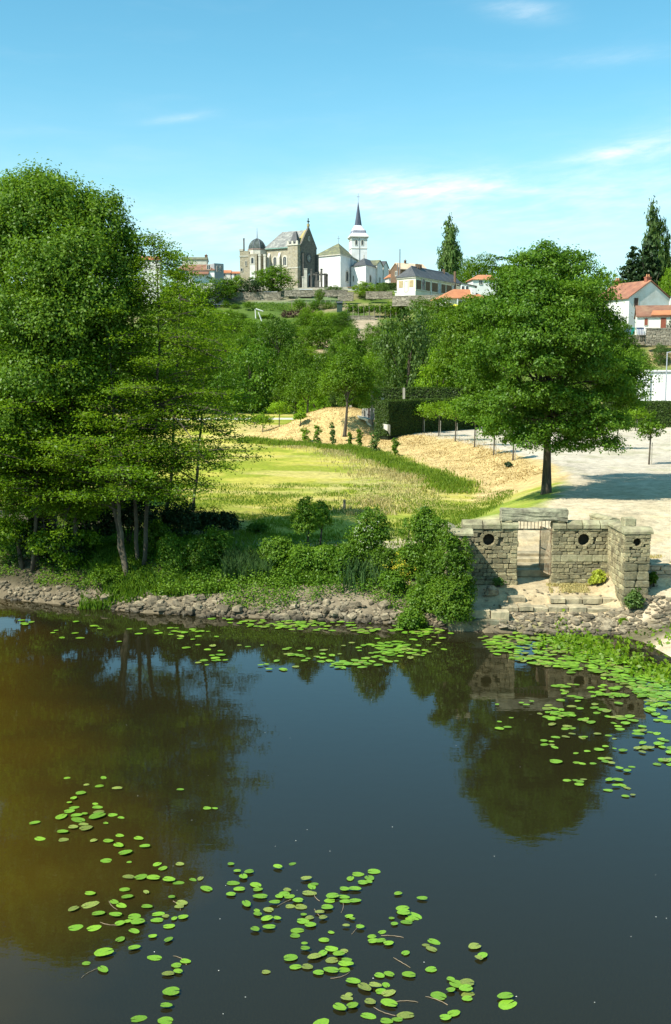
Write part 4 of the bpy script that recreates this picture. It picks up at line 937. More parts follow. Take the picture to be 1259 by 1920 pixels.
    MB(T).prism(oc(wd/2-.22, .9), h(436)+.003, h(431), oc(wd/2-.32, .8)).build('lead_band', LEAD, R)
    MB(T).prism(oc(wd/2-.38, .8), h(431)+.004, h(421), oc(wd*.24, .42)).build('upper_bell_roof', MATS['pale_lead'], R)
    sp = [(cx+wd*.245*math.cos(a), cy+wd*.245*math.sin(a)) for a in [math.pi/8+i*math.pi/4 for i in range(8)]]; n = len(sp)
    MB(T).prism(sp, h(423), h(376), [(cx+.05*math.cos(i*math.pi/4), cy+.05*math.sin(i*math.pi/4)) for i in range(8)]).build('spire', SPIRE, R)
    MB(T).tube([(cx, cy, h(376.5)), (cx, cy, h(360))], .05, 5).box(cx-.45, cx+.45, cy-.04, cy+.04, h(366.5), h(365.8)).build('cross', GUT, R)
white_church()

def stone_chapel():
    zb = 31.3; Y0 = 283.5; cxp = X(566, Y0); F = Fr(cxp, Y0, zb, math.radians(-30))
    R = root('chapel', (cxp-4, 288, zb), 'brown stone gothic chapel with lichened steep slate roof and round dark dome turret', 'chapel')
    he = Z(464, 286)-zb; hr = Z(430, 286)-zb; U0 = -11.4; V = 8.0
    MB(F).box(U0, -.45, 0, V, -4, he).build('wall', GRANITE, R)
    MB(F).slabu([(0, -4), (V, -4), (V, he), (V+.35, he+.2), (V/2, hr+.9), (-.35, he+.2), (0, he)], -.449, 0).build('gable_front', mat('shade_toned_masonry', (.20, .18, .14), (.11, .10, .08), 2.2, .95, .7, 5), R)  # front faces away from the sun; its shade is toned into the masonry
    # steep roof, hipped at the left
    a = .4; vs = [(U0-a, -a, he), (-.46, -a, he), (-.46, V+a, he), (U0-a, V+a, he), (U0+2.9, V/2, hr), (-.46, V/2, hr)]
    MB(F).raw(vs, [(0, 1, 5, 4), (2, 3, 4, 5), (3, 0, 4), (3, 2, 1, 0), (1, 2, 5)]).build('roof', SLATEP, R)
    MB(F).box(U0-.45, -.5, -.46, -.40, he-.25, he+.02).build('gutter', mat('green_copper', (.20, .33, .27), (.14, .24, .2), 3, .6), R)
    # yellow lichened strip of coping beside the gable
    MB(F).raw([(-1.7, -.05, he+.9), (-.5, -.35, he+.35), (-.5, V/2, hr+.30), (-1.3, V/2, hr+.05), (-1.7, .03, he+.62), (-.5, -.2, he+.05), (-.5, V/2, hr+.02), (-1.3, V/2, hr-.02)], [(0, 1, 2, 3), (7, 6, 5, 4), (0, 4, 5, 1), (2, 6, 7, 3)]).build('verge', mat('yellow_lichen', (.42, .33, .12), (.32, .27, .13), 1.5, .95), R)
    for px, w in ((518, .95), (536.5, .95)):
        u = (X(px, 288)-cxp)/F.c
        wn = window(F, u, Z(498, 287)-zb, w, Z(482, 287)-Z(498, 287), R, True, .38, .12)
        MB(F).box(u-.04, u+.04, -.06, -.026, Z(498, 287)-zb, Z(484, 287)-zb).build('mullion', LIME, wn)
    for px in (507, 527): 
        u = (X(px, 288)-cxp)/F.c; MB(F).box(u-.35, u+.35, -.75, -.003, -3, he-2.6).slabu([(-.75, he-2.599), (0, he-2.599), (0, he-1.2)], u-.35, u+.35).build('buttress', LIME, R)
    MB(F).box(U0, -2.7, -.10, -.004, 5.1-4.3, 5.35-4.3).build('string_course', LIME, R)
    # corner tower
    t0, t1, q0, q1 = -3.3, -.2, -1.5, 1.3; zt = Z(459, 282)-zb
    MB(F).box(t0, t1, q0, q1, -4, zt).build('corner_tower', GRANITE, R)
    MB(F).box(t0-.2, t1+.2, q0-.2, q1+.2, zt+.002, zt+.35).build('tower_cornice', LIME, R)
    MB(F).box(t0-.08, t1+.08, q0-.08, q1+.08, Z(502, 282)-zb, Z(502, 282)-zb+.2).build('string_course', LIME, R)
    for u in (t0+.15, (t0+t1)/2, t1-.15):
        for v in (q0+.1, q1-.1): MB(F).box(u-.28, u+.28, v-.2, v+.2, zt+.351, zt+1.15).build('merlon', LIME, R)
    zc = Z(432, 282)-zb; MB(F).prism([(t0+.3, q0+.4), (t1-.3, q0+.4), (t1-.3, q1-.2), (t0+.3, q1-.2)], zt+.352, zc, [(t0+1.2, q0+1.2), (t1-1.2, q0+1.2), (t1-1.2, q1-1.1), (t0+1.2, q1-1.1)]).build('tower_roof', SLATE, R)
    S = F.at(t1, q0, 0, math.pi/2)
    for w0 in (4.6, 7.2): window(S, 1.2, w0, .45, .9, R, False, .15, bars=False)
    # gable facade: rose window, lancet, doorway, cross
    E = F.at(0, 0, 0, math.pi/2)
    rr = []; zr = Z(485, 288)-zb
    m = MB(E)
    n = 14; vo = [(V/2+1.35*math.cos(2*math.pi*i/n), -.12, zr+1.35*math.sin(2*math.pi*i/n)) for i in range(n)]; vi = [(V/2+1.0*math.cos(2*math.pi*i/n), -.12, zr+1.0*math.sin(2*math.pi*i/n)) for i in range(n)]
    m.raw(vo+vi+[(p[0], .01, p[2]) for p in vo]+[(p[0], .01, p[2]) for p in vi], [f for i in range(n) for f in ((i, (i+1) % n, n+(i+1) % n, n+i), (2*n+i, 2*n+(i+1) % n, (i+1) % n, i), (n+i, n+(i+1) % n, 3*n+(i+1) % n, 3*n+i))])
    rose = m.build('rose_window', DARKST, R); MB(E).slab([(p[0], p[2]) for p in vi], -.03, .005).build('pane', GLASS, rose)
    for i in range(6):
        a = math.pi*i/6; MB(E).tube([(V/2-math.cos(a), -.06, zr-math.sin(a)), (V/2+math.cos(a), -.06, zr+math.sin(a))], .05, 4).build('tracery', LIME, rose)
    window(E, V/2, Z(452, 288)-zb, .5, 1.0, R, True, .15)
    window(E, V/2, .2, 1.6, 3.4, R, True, .4, .3, name='doorway', pmat=SHUT)
    for v in (.4, V-.4): MB(E).box(v-.4, v+.4, -.7, -.003, -3, he-1.5).build('buttress', DARKST, R)  # darker masonry here carries the shade of the gable front
    zg = hr+.85; MB(E).box(V/2-.3, V/2+.3, -.05, .5, zg, zg+.7).build('gable_block', MATS['yellow_lichen'], R)
    MB(E).box(V/2-.11, V/2+.11, .1, .3, zg+.701, Z(409, 287)-zb).box(V/2-.55, V/2+.55, .08, .32, Z(416, 287)-zb, Z(416, 287)-zb+.24).build('cross', mat('verdigris_bronze', (.10, .15, .13), (.06, .09, .08), 3), R)
    # domed turret
    Yt = 290.; cx = X(485, Yt); cy = Yt; zd = Z(469, Yt)
    def octo(r, ph=math.pi/8): return [(cx+r*math.cos(ph+i*math.pi/4), cy+r*math.sin(ph+i*math.pi/4)) for i in range(8)]
    MB().prism(octo(2.55), zb-4, zd-.1).build('turret_wall', GRANITE, R)
    MB().prism(octo(2.62), Z(478, Yt), zd-.11).build('turret_band', LIME, R)
    MB().prism(octo(2.75), zd-.099, zd+.16).build('turret_cornice', mat('pink_stone', (.33, .22, .18), (.25, .17, .14), 3), R)
    prof = [(2.42, 0), (2.42, .45), (2.3, 1.0), (2.02, 1.6), (1.6, 2.15), (1.05, 2.6), (.5, 2.88), (.18, 3.05)]
    ht = Z(447, Yt)-zd-.17; m = MB()
    for (r0, a0), (r1, a1) in zip(prof[:-1], prof[1:]): m.prism(octo(r0), zd+.161+a0*ht/3.05, zd+.161+a1*ht/3.05, octo(r1))
    m.build('dome', DOME, R)
    for i in range(8):
        a = math.pi/8+i*math.pi/4
        MB().tube([(cx+(r+.03)*math.cos(a), cy+(r+.03)*math.sin(a), zd+.16+h*ht/3.05) for r, h in prof], .07, 4).build('dome_rib', GUT, R)
    MB().tube([(cx, cy, Z(448, Yt)), (cx, cy, Z(436, Yt)), (cx, cy, Z(427, Yt))], [.16, .09, .04], 6).build('finial', GUT, R)
    # bay with the tall arched window left of the turret
    wf = Fr(X(468.5, 287.2), 287.25, zb, math.radians(-8))
    MB(wf).box(0, 2.3, 0, 2, -4, Z(476, 287)-zb).build('window_bay', GRANITE, R)
    window(wf, 1.1, Z(494, 287)-zb, .62, 1.5, R, True, .35); MB(wf).box(.4, 1.8, -.06, -.003, 2.0, Z(496, 287)-zb).build('panel', WHITEW, R)
    lf = Fr(X(452.5, 288.5), 288.5, zb, math.radians(-5))
    MB(lf).box(0, 2.5, 0, 4, -4, Z(470, 288)-zb).build('left_bay_wall', GRANITE, R)
    MB(lf).box(-.12, 2.6, -.12, .5, Z(481, 288)-zb, Z(479, 288)-zb).box(-.1, 1.0, -.1, 1, Z(470, 288)-zb+.002, Z(466.5, 288)-zb).build('ledge', LIME, R)
    MB(lf).box(.95, 1.3, .2, .55, Z(470, 288)-zb, Z(447, 288)-zb).box(.88, 1.37, .13, .62, Z(447, 288)-zb, Z(446.3, 288)-zb).build('pinnacle', DARKST, R)
    window(lf, .5, Z(508, 288)-zb, .5, .7, R, False, .12, bars=False); window(lf, 1.7, Z(498, 288)-zb, .3, 1.2, R, False, .1, bars=False)
    mf = Fr(X(488, 287.1), 287.2, zb, math.radians(-8))
    for u in (-.1, 1.3): MB(mf).box(u, u+.55, -.3, .8, -3, Z(480, 287)-zb).box(u-.08, u+.63, -.38, .88, Z(480, 287)-zb+.002, Z(477, 287)-zb).build('buttress', LIME, R)
    # carved monument of dark columns beside the chapel
    C = root('columned_portico', (X(603, 284), 284, 31.4), 'dark stone portico of slim columns and beams between chapel and white church', 'portico')
    for px, t, w in ((569, 520, .22), (574, 505, .42), (584.5, 506, .22), (594, 512, .25), (603.5, 505, .28), (610.5, 514, .36), (613.5, 516, .3)):
        x = X(px, 283); MB().box(x-w, x+w, 282.8, 283.3, 29, Z(t, 283)).box(x-w-.1, x+w+.1, 282.7, 283.4, Z(t, 283)+.001, Z(t, 283)+.18).build('column', LIME if px < 580 else DARKST, C)
    MB().box(X(583, 283), X(615, 283), 282.9, 283.2, Z(516, 283), Z(513, 283)).box(X(591, 283), X(600, 283), 282.75, 283.35, 30, Z(526, 283)).build('beam', DARKST, C)
stone_chapel()

def schoolhouse():
    zb = 27.2; Y0 = 247.; A = (X(743.5, 251), 251.); B = (X(778, Y0), Y0); C = (X(857, 268), 268.)
    R = root('schoolhouse', ((B[0]+C[0])/2, 258, zb), 'long low cream and brick schoolhouse with dark hipped slate roof', 'schoolhouse')
    he = Z(522, 249)
    D = (A[0]+(C[0]-B[0]), A[1]+(C[1]-B[1]))
    MB().prism([A, B, C, D], zb-5, he).build('wall', PAINTM, R)
    MB().prism([(A[0]-.25, A[1]-.1), (B[0], B[1]-.3), (C[0]+.3, C[1]-.1), (D[0], D[1]+.2)], he+.002, he+.3).build('cornice', LIME, R)
    def mid(p, q, t=.5): return (p[0]+(q[0]-p[0])*t, p[1]+(q[1]-p[1])*t)
    hr = Z(503, 256); m0 = mid(mid(A, B), mid(D, C), .10); m1 = mid(mid(A, B), mid(D, C), .98)
    vs = [(A[0]-.4, A[1]-.2, he+.301), (B[0], B[1]-.5, he+.301), (C[0]+.4, C[1]-.3, he+.301), (D[0], D[1]+.4, he+.301), (*m0, hr), (*m1, hr)]
    MB().raw(vs, [(0, 1, 4), (1, 2, 5, 4), (2, 3, 5), (3, 0, 4, 5), (3, 2, 1, 0)]).build('roof', SLATE, R)
    MB().tube([(*m0, hr+.03), (*m1, hr+.03)], .13, 6).build('ridge', LEAD, R)
    fA = fr_edge(A, B, zb); La = math.hypot(B[0]-A[0], B[1]-A[1]); hh = he-zb
    for u in (La*.22, La*.78): MB(fA).box(u-.6, u+.6, -.07, -.003, 1.4, hh-.5).build('brick_panel', BRICKY, R)
    window(fA, La*.5, .5, .9, 2.2, R, False, .25, pmat=WHITEW, name='door')
    MB(fA).box(-.05, La+.05, -.09, .0-.004, -1, .4).build('plinth', WHITEW, R)
    fB = fr_edge(B, C, zb); L = math.hypot(C[0]-B[0], C[1]-B[1]); S = L/79.
    for a, b in ((1.5, 9), (17, 25), (29, 39), (46.5, 54), (56, 65.5)): MB(fB).box(a*S, b*S, -.07, -.003, .9, hh-.45).build('brick_panel', BRICK, R)
    window(fB, 13*S, .9, 1.5, 2.5, R, True, .35, .12)
    for a in (42.5, 69): window(fB, a*S, .6, 1.4, 2.5, R, False, .25, .1, pmat=mat('blue_grey_blind', (.40, .44, .48), (.34, .38, .42), 2), name='door')
    MB(fB).box(0, L, -.09, -.004, .55, .75).build('string_course', LIME, R)
    MB(fB).tube([(27*S, -.12, 0), (27*S, -.12, hh)], .1, 6).build('downpipe', WHITEW, R)
    for t, dx in ((.14, 0), (.20, .1), (.24, .0), (.86, 0)):
        p = mid(m0, m1, t); MB().box(p[0]-.3, p[0]+.3, p[1]-.3, p[1]+.3, hr-.5, hr+.8).build('chimney', BRICK, R)
    # white parapet and the annexe to the right
    W = root('annexe', (X(866, 268), 270, zb), 'slate roofed annexe with white parapet gable joined to the schoolhouse', 'building')
    p0 = (X(852, 266.5), 266.3); g = fr_edge(p0, (X(884, 274), 274.), zb); Lg = 5.6
    MB(g).box(0, Lg, .1, 7, -4, hh-.2).build('wall', PAINTM, W)
    MB(g).raw([(0, 0, hh-.2), (Lg, 0, hh-.2), (Lg-.8, 3.5, hr-zb), (0, 3.5, hr-zb), (0, 7, hh-.2), (Lg, 7, hh-.2)], [(0, 1, 2, 3), (3, 2, 5, 4), (1, 5, 2), (0, 3, 4), (0, 4, 5, 1)]).build('roof', SLATE, W)
    MB(g).slabu([(-.2, hh-.4), (3.5, hr-zb+.1), (7, hh-.4), (7, hh), (3.5, hr-zb+.5), (-.2, hh)], -.3, .12).build('parapet', WHITEW, W)
    MB(g).box(-.5, -.1, -.2, .3, -2, hr-zb+.2).build('chimney', BRICK, W)
    H = Fr(X(862, 250), 250, 24.5, math.radians(-6)); zh = Z(531, 250)-24.5
    W2 = root('lean_to', (X(880, 250), 252, 24.5), 'small white lean-to with sloping dark slate roof right of the schoolhouse', 'building')
    w = X(888, 250)-X(862, 250)
    MB(H).slab([(0, -3), (w, -3), (w, Z(537, 250)-24.5), (0, zh)], 0, 4).build('wall', WHITE, W2)
    MB(H).slab([(-.3, zh+.03), (w+.5, Z(538, 250)-24.5), (w+.5, Z(536.5, 250)-24.5), (-.3, zh+.25)], -.3, 4.3).build('roof', SLATE, W2)
    for u in (w*.15, w*.45): window(H, u, Z(543, 250)-24.5, .6, .8, W2, False, .06, bars=False, fmat=WHITE)
schoolhouse()

def small_houses():
    def deg(a): return math.radians(a)
    # pale roofed house behind the school
    Y = 285.; F = Fr(X(750, Y), Y, 31.5, deg(28))
    R, rf = gable_house('house', F, 8.5, 5.2, Z(504, Y)-31.5, Z(492, Y)-31.5, 'house with pale sandy tiled roof and brick gable behind the schoolhouse', wall=BRICK, roof=TILEP, along='u')
    F2 = F.at(0, 5.2, 0, -math.pi/2)
    window(F2, 3, 3.2, .8, 1.1, R, False, .15); chimney(F, 3.0, 2.6, 5.6, 7.3, .5, .5, R, BRICK, 1)
    # little orange house with chimney
    Y = 300.; F = Fr(X(728, Y), Y, 31, deg(12)); R, rf = gable_house('house', F, 3.0, 4, Z(520, Y)-31, Z(513, Y)-31, 'tiny grey house with orange roof and brick chimney between church and schoolhouse', wall=WHITEW, roof=TILE, hip=(.9, .9))
    chimney(F, .9, 2, 3.5, Z(510, Y)-31+.6, .7, .6, R, BRICK, 2); window(F, .7, .6, .5, 1.1, R, False, .08, bars=False); window(F, 1.5, .6, .5, 1.1, R, False, .08, bars=False)
    # two tall poles
    for px, t, Yp in ((748.5, 467, 262.), (744.5, 494, 262.)):
        o = MB().tube([(X(px, Yp), Yp, 26), (X(px, Yp), Yp, Z(t, Yp))], [.17, .12], 7).build('utility_pole', mat('pole_grey', (.20, .20, .20), (.14, .14, .14), 3)); tag(o, 'tall grey mast standing left of the schoolhouse' if t == 467 else 'shorter thin pole just left of the tall mast by the schoolhouse', 'pole')
    # low orange roofed house with terrace
    Y = 222.; zb = 21.2; F = Fr(X(830, Y), Y, zb, deg(10))
    wd = 8.8; R, rf = gable_house('house', F, wd, 7, Z(557, Y)-zb, Z(541, Y)-zb, 'low house with broad orange tiled roof and shaded veranda above the slope', wall=PAINTM, roof=TILE, hip=(3.2, 2.2), over=.7)
    MB(F).box(6.4, 7.3, .9, 1.7, Z(553, Y)-zb, Z(539, Y)-zb).build('chimney', WHITE, R)
    window(F, 3.9, .5, 1.3, 1.9, R, False, .1, pmat=SHUT); window(F, 6.3, .5, 1.0, 1.9, R, False, .1, pmat=SHUT)
    for u in (.2, 2.9, 5.1): MB(F).box(u-.1, u+.1, -.65, -.45, -1, Z(558, Y)-zb-.1).build('veranda_post', WHITE, R)
    # parasols on the terrace
    for px, py, col, lab, wdt in ((840, 566, (.85, .72, .66), 'pale pink parasol open on the terrace of the low orange roofed house', 1.1), (853, 572, (.72, .66, .06), 'yellow parasol open on the terrace beside the pale parasol', 1.75)):
        Yq = 218.; x, _, z = P(px, py, Yq); Q = root('parasol', (x, Yq, z-2.3), lab, 'parasol'); m = MB()
        n = 8; r = wdt*.95; vs = [(x, Yq, z+.25)]+[(x+r*math.cos(i*math.pi/4), Yq+r*math.sin(i*math.pi/4), z-.25) for i in range(8)]+[(x, Yq, z+.18)]+[(x+r*math.cos(i*math.pi/4), Yq+r*math.sin(i*math.pi/4), z-.33) for i in range(8)]
        m.raw(vs, [(0, 1+i, 1+(i+1) % 8) for i in range(8)]+[(9, 10+(i+1) % 8, 10+i) for i in range(8)]+[(1+i, 10+i, 10+(i+1) % 8, 1+(i+1) % 8) for i in range(8)])
        m.build('canopy', mat('parasol_cloth_'+('pink' if px == 840 else 'yellow'), col, tuple(c*.92 for c in col), 2, .8), Q); MB().tube([(x, Yq, z-2.3), (x, Yq, z+.35)], .04, 6).build('pole', WHITE, Q)
    # house with orange roof right of the annexe
    Y = 262.; zb = 26; F = Fr(X(884, Y), Y, zb, deg(6)); R, rf = gable_house('house', F, 6.2, 6, Z(524, Y)-zb, Z(514.5, Y)-zb, 'white house with orange tiled roof half hidden by the big tree', wall=WHITE, roof=TILE, hip=(2.0, 1)); window(F, 2, Z(533, Y)-zb, .8, .9, R, False, .1)
    # left cluster above the slope
    Y = 262.; zb = 25.5; F = Fr(X(336, Y), Y, zb, deg(-4)); w = X(406, Y)-X(336, Y)
    R, rf = gable_house('house', F, w, 7, Z(507, Y)-zb, Z(495, Y)-zb, 'white two storey house with brown tiled roof left of the chapel', wall=WHITE, roof=TILEB, over=.3, hip=(.8, 0))
    m = MB(F).raw([(.5+w*.28, -1.2, Z(514.5, Y)-zb), (w*.86, -1.2, Z(514.5, Y)-zb), (w*.86, 0, Z(509, Y)-zb), (.5+w*.28, 0, Z(509, Y)-zb), (.5+w*.28, -1.2, Z(515.5, Y)-zb), (w*.86, -1.2, Z(515.5, Y)-zb), (w*.86, 0, Z(510, Y)-zb), (.5+w*.28, 0, Z(510, Y)-zb)], [(0, 1, 2, 3), (7, 6, 5, 4), (0, 4, 5, 1), (1, 5, 6, 2), (0, 3, 7, 4)]); m.build('porch_roof', TILEB, R)
    window(F, w*.85, Z(505.5, Y)-zb, .75, 1.0, R, False, .1, pmat=GLASS); window(F, w*.15, Z(520, Y)-zb, .6, .8, R, False, .1)
    S = F.at(w, 0, 0, math.radians(38)); MB(S).box(0, 2.6, .01, 6, -3, Z(494, Y)-zb).build('side_wall', mat('grey_render', (.34, .34, .34), (.27, .27, .27), 1), R)
    for u in (.9, 1.8): window(S, u, Z(509, Y)-zb, .35, 1.3, R, False, .05, bars=False)
    Y = 285.; zb = 31; F = Fr(X(345, Y), Y, zb, deg(3)); w = X(391, Y)-X(345, Y)
    R, rf = gable_house('house', F, w, 6, Z(487, Y)-zb, Z(481, Y)-zb, 'grey brown stone house with chimney at its right behind the white house', wall=LIME, roof=SLATEM, over=.2); chimney(F, w-.3, 3, Z(484, Y)-zb, Z(476.5, Y)-zb, .7, .9, R, BRICK, 1)
    for px, Y, wpx, t, e, lab in ((416, 300., 19, 506, 512, 'low orange roof peeping out left of the chapel'), (438, 300., 15, 508.5, 513, 'second low orange roof directly beside the chapel wall'), (270, 262., 34, 480, 487, 'orange roof glimpsed behind the tall left trees')):
        zb = 29 if Y > 280 else 25; F = Fr(X(px, Y), Y, zb, deg(2)); w = X(px+wpx, Y)-X(px, Y); R, rf = gable_house('house', F, w, 5, Z(e, Y)-zb, Z(t, Y)-zb, lab, wall=WHITEW, roof=TILE, over=.25)
        window(F, w*.4, Z(e+6, Y)-zb, .6, .7, R, False, .08, bars=False)
    # white gable house and small cream house at the right
    Y = 150.; zb = 13.6; A = (X(1175, Y), Y); ang = deg(26); F = Fr(A[0], A[1], zb, ang)
    gw = (X(1249, 154)-A[0])/math.cos(ang); he = Z(558, Y)-zb; hp = Z(528, 152)-zb
    R, rf = gable_house('house', F, gw, 7.6, he, hp, 'tall white gable house with weathered brown tiled roof and twin chimneys', wall=WHITEW, roof=mat('weathered_tile', (.33, .14, .085), (.22, .10, .065), .9, .9, .5, 4, c=(.42, .21, .11), cscale=.4, cfac=.8), along='v', over=.3)
    window(F, gw*.165, Z(575, Y)-zb, .75, 1.25, R, False, .05, .05, pmat=SHUT, bars=False)
    for v in (.6, 7.0): chimney(F, gw/2, v, hp-.3, hp+.55, .85, .5, R, mat('red_brick', (.36, .13, .08), (.28, .1, .06), 3), 2)
    MB(F).tube([(gw-.1, -.1, 1), (gw-.1, -.1, he+.2)], .1, 6).build('downpipe', WHITE, R)
    Y = 141.; zb = 12.1; F = Fr(X(1191.5, Y), Y, zb, deg(-13)); w = 6.2; he = Z(593.5, Y)-zb
    R, rf = gable_house('house', F, w, 5, he, Z(576, Y+3)-zb, 'small cream house with low orange brown roof and red brown door', wall=mat('cream_white', (.80, .77, .66), (.74, .70, .58), 1), roof=TILEB, over=.25)
    MB(F).raw([(1.7, -.34, he+.22), (w, -.34, he+.22), (w, .8, he+.82), (2.0, .8, he+.82), (1.7, -.34, he+.10), (w, -.34, he+.10), (w, .8, he+.7), (2, .8, he+.7)], [(0, 1, 2, 3), (7, 6, 5, 4), (0, 4, 5, 1), (1, 5, 6, 2), (3, 7, 4, 0)]).build('new_tiles', TILE, R)
    window(F, 1.15, Z(610, Y)-zb, .42, .9, R, False, .05, .05, pmat=DOORM, bars=False, name='shutter')
    window(F, 3.35, Z(617, Y)-zb, .68, 1.45, R, False, .04, .05, pmat=DOORM, bars=False, name='door')
    Y = 160.; F = Fr(X(1252, Y), Y, 13, deg(5)); gable_house('house', F, 7, 6, Z(575, Y)-13, Z(553, Y)-13, 'house with grey slate roof at the right edge behind the white gable house', wall=WHITEW, roof=SLATE, hip=(1.5, 0))
small_houses()

def fence_line(name, x0, x1, Y, zb, h, lab, col, n, gap=.35):
    R = root(name, ((x0+x1)/2, Y, zb), lab, 'fence'); w = (x1-x0)/n
    m = mat('fence_'+name, col, tuple(c*.7 for c in col), 3)
    for i in range(n): MB().box(x0+i*w+w*gap/2, x0+(i+1)*w-w*gap/2, Y, Y+.05, zb, zb+h*random.uniform(.85, 1.05)).build('board', m, R)
    MB().box(x0, x1, Y+.052, Y+.10, zb+h*.6, zb+h*.7).build('rail', m, R)
def stone_wall(x0, x1, Y, zb, zt, lab, n=1, course=(.2, .35), length=(.35, .9), seed=1, stones=True, Y1=None):
    """garden wall of visible courses"""
    R = root('garden_wall', ((x0+x1)/2, Y, zb), lab, 'wall'); F = fr_edge((x0, Y), (x1, Y1 or Y), 0); L = math.hypot(x1-x0, (Y1 or Y)-Y)
    MB(F).box(0, L, .06, .5, zb, zt).build('core', MATS['mortar'], R)
    laid_stones(R, F, 0, L, zb, zt, seed, course, length, depth=.3, proud=.02, meshes=GSTN); MB(F).box(-.1, L+.1, -.08, .58, zt+.01, zt+.15).build('coping', WALLST, R)
GSTN = [stone_mesh('garden_stone', mat('garden_stone', (.34, .30, .22), (.20, .17, .125), 1.8, .95, .6, 6, isl=.3), 700+i, .08, .12) for i in range(5)]
def deg2(a): return math.radians(a)
def walls_and_plots():
    stone_wall(X(686, 262), X(735, 262), 262., Z(556, 262)-.6, Z(547.5, 262), 'brown garden wall right of the bright bush under the church', seed=1, length=(.5, 1.1))
    stone_wall(X(535, 264), X(652, 264), 264., Z(552, 264)-.5, Z(545, 264), 'long low garden wall under the church between vegetable plots', seed=2, length=(.6, 1.3))
    stone_wall(X(634, 261), X(663, 261), 261., Z(560, 261)-.6, Z(549, 261), 'pale rendered garden wall below the small orange roof', seed=3)
    stone_wall(X(436, 266), X(528, 266), 266., Z(561, 266)-.5, Z(549, 266), 'old garden wall below the chapel behind the dark round bush', seed=4, length=(.6, 1.3))
    stone_wall(X(651, 244), X(703, 244), 244., Z(607, 244), Z(593, 244), 'grey terrace wall below the long trellised vine', seed=5, length=(.5, 1.0))
    stone_wall(X(735, 244), X(840, 240), 244., Z(566, 244)-1, Z(556, 244), 'dark garden wall in front of the schoolhouse', seed=6, length=(.6, 1.4), Y1=240.)
    stone_wall(X(1211, 137), X(1290, 137), 137., Z(648, 137), Z(617, 137), 'tall old stone wall below the small cream house', seed=7, course=(.16, .3), length=(.3, .8))
    stone_wall(X(1130, 139), X(1208, 139), 139., Z(640, 139)-.5, Z(630, 139), 'low overgrown stone wall left of the tall old wall', seed=8)
    # sheds, cloches and small bright roofs under the chapel
    for i, (px, py, w, h, col, lab, cat) in enumerate(((486, 545, 34, 10, (.42, .40, .36), 'long flat grey shed roof under the chapel', 'shed'), (450, 541, 15, 8, (.5, .48, .45), 'small pale shed left of the dark round bush', 'shed'),
            (563, 541, 22, 8, (.62, .62, .62), 'low shed with pale sheet roof under the chapel gable', 'shed'), (652, 537, 22, 6, (.48, .2, .1), 'small orange tiled roof at the foot of the white church', 'shed'),
            (741, 545, 11, 8, (.75, .74, .7), 'low white outbuilding left of the schoolhouse', 'shed'), (517, 556, 13, 8, (.5, .46, .38), 'little cream hut at the end of the old garden wall', 'hut'), (403, 569, 30, 8, (.42, .42, .43), 'shaded open shed with grey roof on the left slope', 'shed'))):
        Y = 268. if px < 600 or px > 700 else 278.
        if px == 403: Y = 258.
        x0 = X(px, Y); x1 = X(px+w, Y); z = Z(py+h, Y); t = Z(py, Y); g = root(cat, ((x0+x1)/2, Y, z), lab, cat); F = Fr(x0, Y, z, 0); c = MATS['pale_limestone'] if px != 741 else WHITE
        u = x1-x0
        MB(F).box(0, u, 0, 2.4, -1, (t-z)*.72).build('wall', c if px != 403 else DARKST, g); MB(F).slabu([(-.25, (t-z)*.721), (2.6, (t-z)*.98), (2.6, (t-z)*1.08), (-.25, (t-z)*.82)], -.2, u+.2).build('roof', mat('sheet_%d' % i, col, tuple(q*.85 for q in col), 1.5), g)
        MB(F).box(u*.4, u*.4+.7, -.03, -.002, 0, (t-z)*.6).build('door', SHUT, g)
    # graves and small white things
    for i, px in enumerate((556, 601, 618, 627, 640)):
        Y = 270.; x = X(px, Y); z = H1(x, Y); o = MB(Fr(x, Y, z, 0)).box(-.35, .35, 0, .3, -.3, .5).box(-.5, .5, -.2, .5, -.3, .12).box(-.2, .2, .02, .28, .5, .8).build('garden_planter', WHITE)
        tag(o, 'white planter standing in the gardens below the church', 'planter', 'white planters in the church gardens')
    # stakes, beds
    n = 0
    for px in list(range(548, 650, 9)):
        Y = 258.; x = X(px, Y); z = H1(x, Y); o = MB().box(x-.07, x+.07, Y-.07, Y+.07, z-.3, z+1.7).build('garden_stake', mat('stake_wood', (.28, .23, .17), (.18, .15, .11), 4)); tag(o, 'thin wooden stake in the vegetable gardens below the church', 'stake', 'stakes in the vegetable gardens')
    T = root('trellis', (X(705, 246), 246, 22), 'long trellis of posts and wires carrying the vine above the grey terrace wall', 'trellis')
    for px in range(652, 762, 10):
        x = X(px, 245.5); z = H1(x, 245.5); MB().box(x-.07, x+.07, 245.4, 245.54, z-.3, Z(574, 245.5)).build('post', MATS['stake_wood'], T)
    # leaning white frame on the slope
    Q = root('broken_trestle', P(485, 600, 236), 'broken white wooden trestle leaning on the grassy slope', 'trestle')
    for a, b in (((480, 579), (494, 584)), ((479, 580), (480, 597)), ((485, 585), (491, 602))): MB().tube([P(*a, 236), P(*b, 236)], .13, 5).build('beam', WHITEW, Q)
    Q = root('shed', (X(606, 250), 250, Z(583, 250)), 'dark green little shed with open door in the gardens', 'shed'); F = Fr(X(632, 250), 250, Z(584, 250), 0)
    MB(F).box(0, 1.3, 0, 1.5, -.5, 2.0).build('wall', mat('green_boards', (.05, .085, .06), (.035, .06, .045), 3), Q); MB(F).slabu([(-.2, 1.95), (1.7, 2.35), (1.7, 2.45), (-.2, 2.07)], -.1, 1.4).build('roof', SLATE, Q)
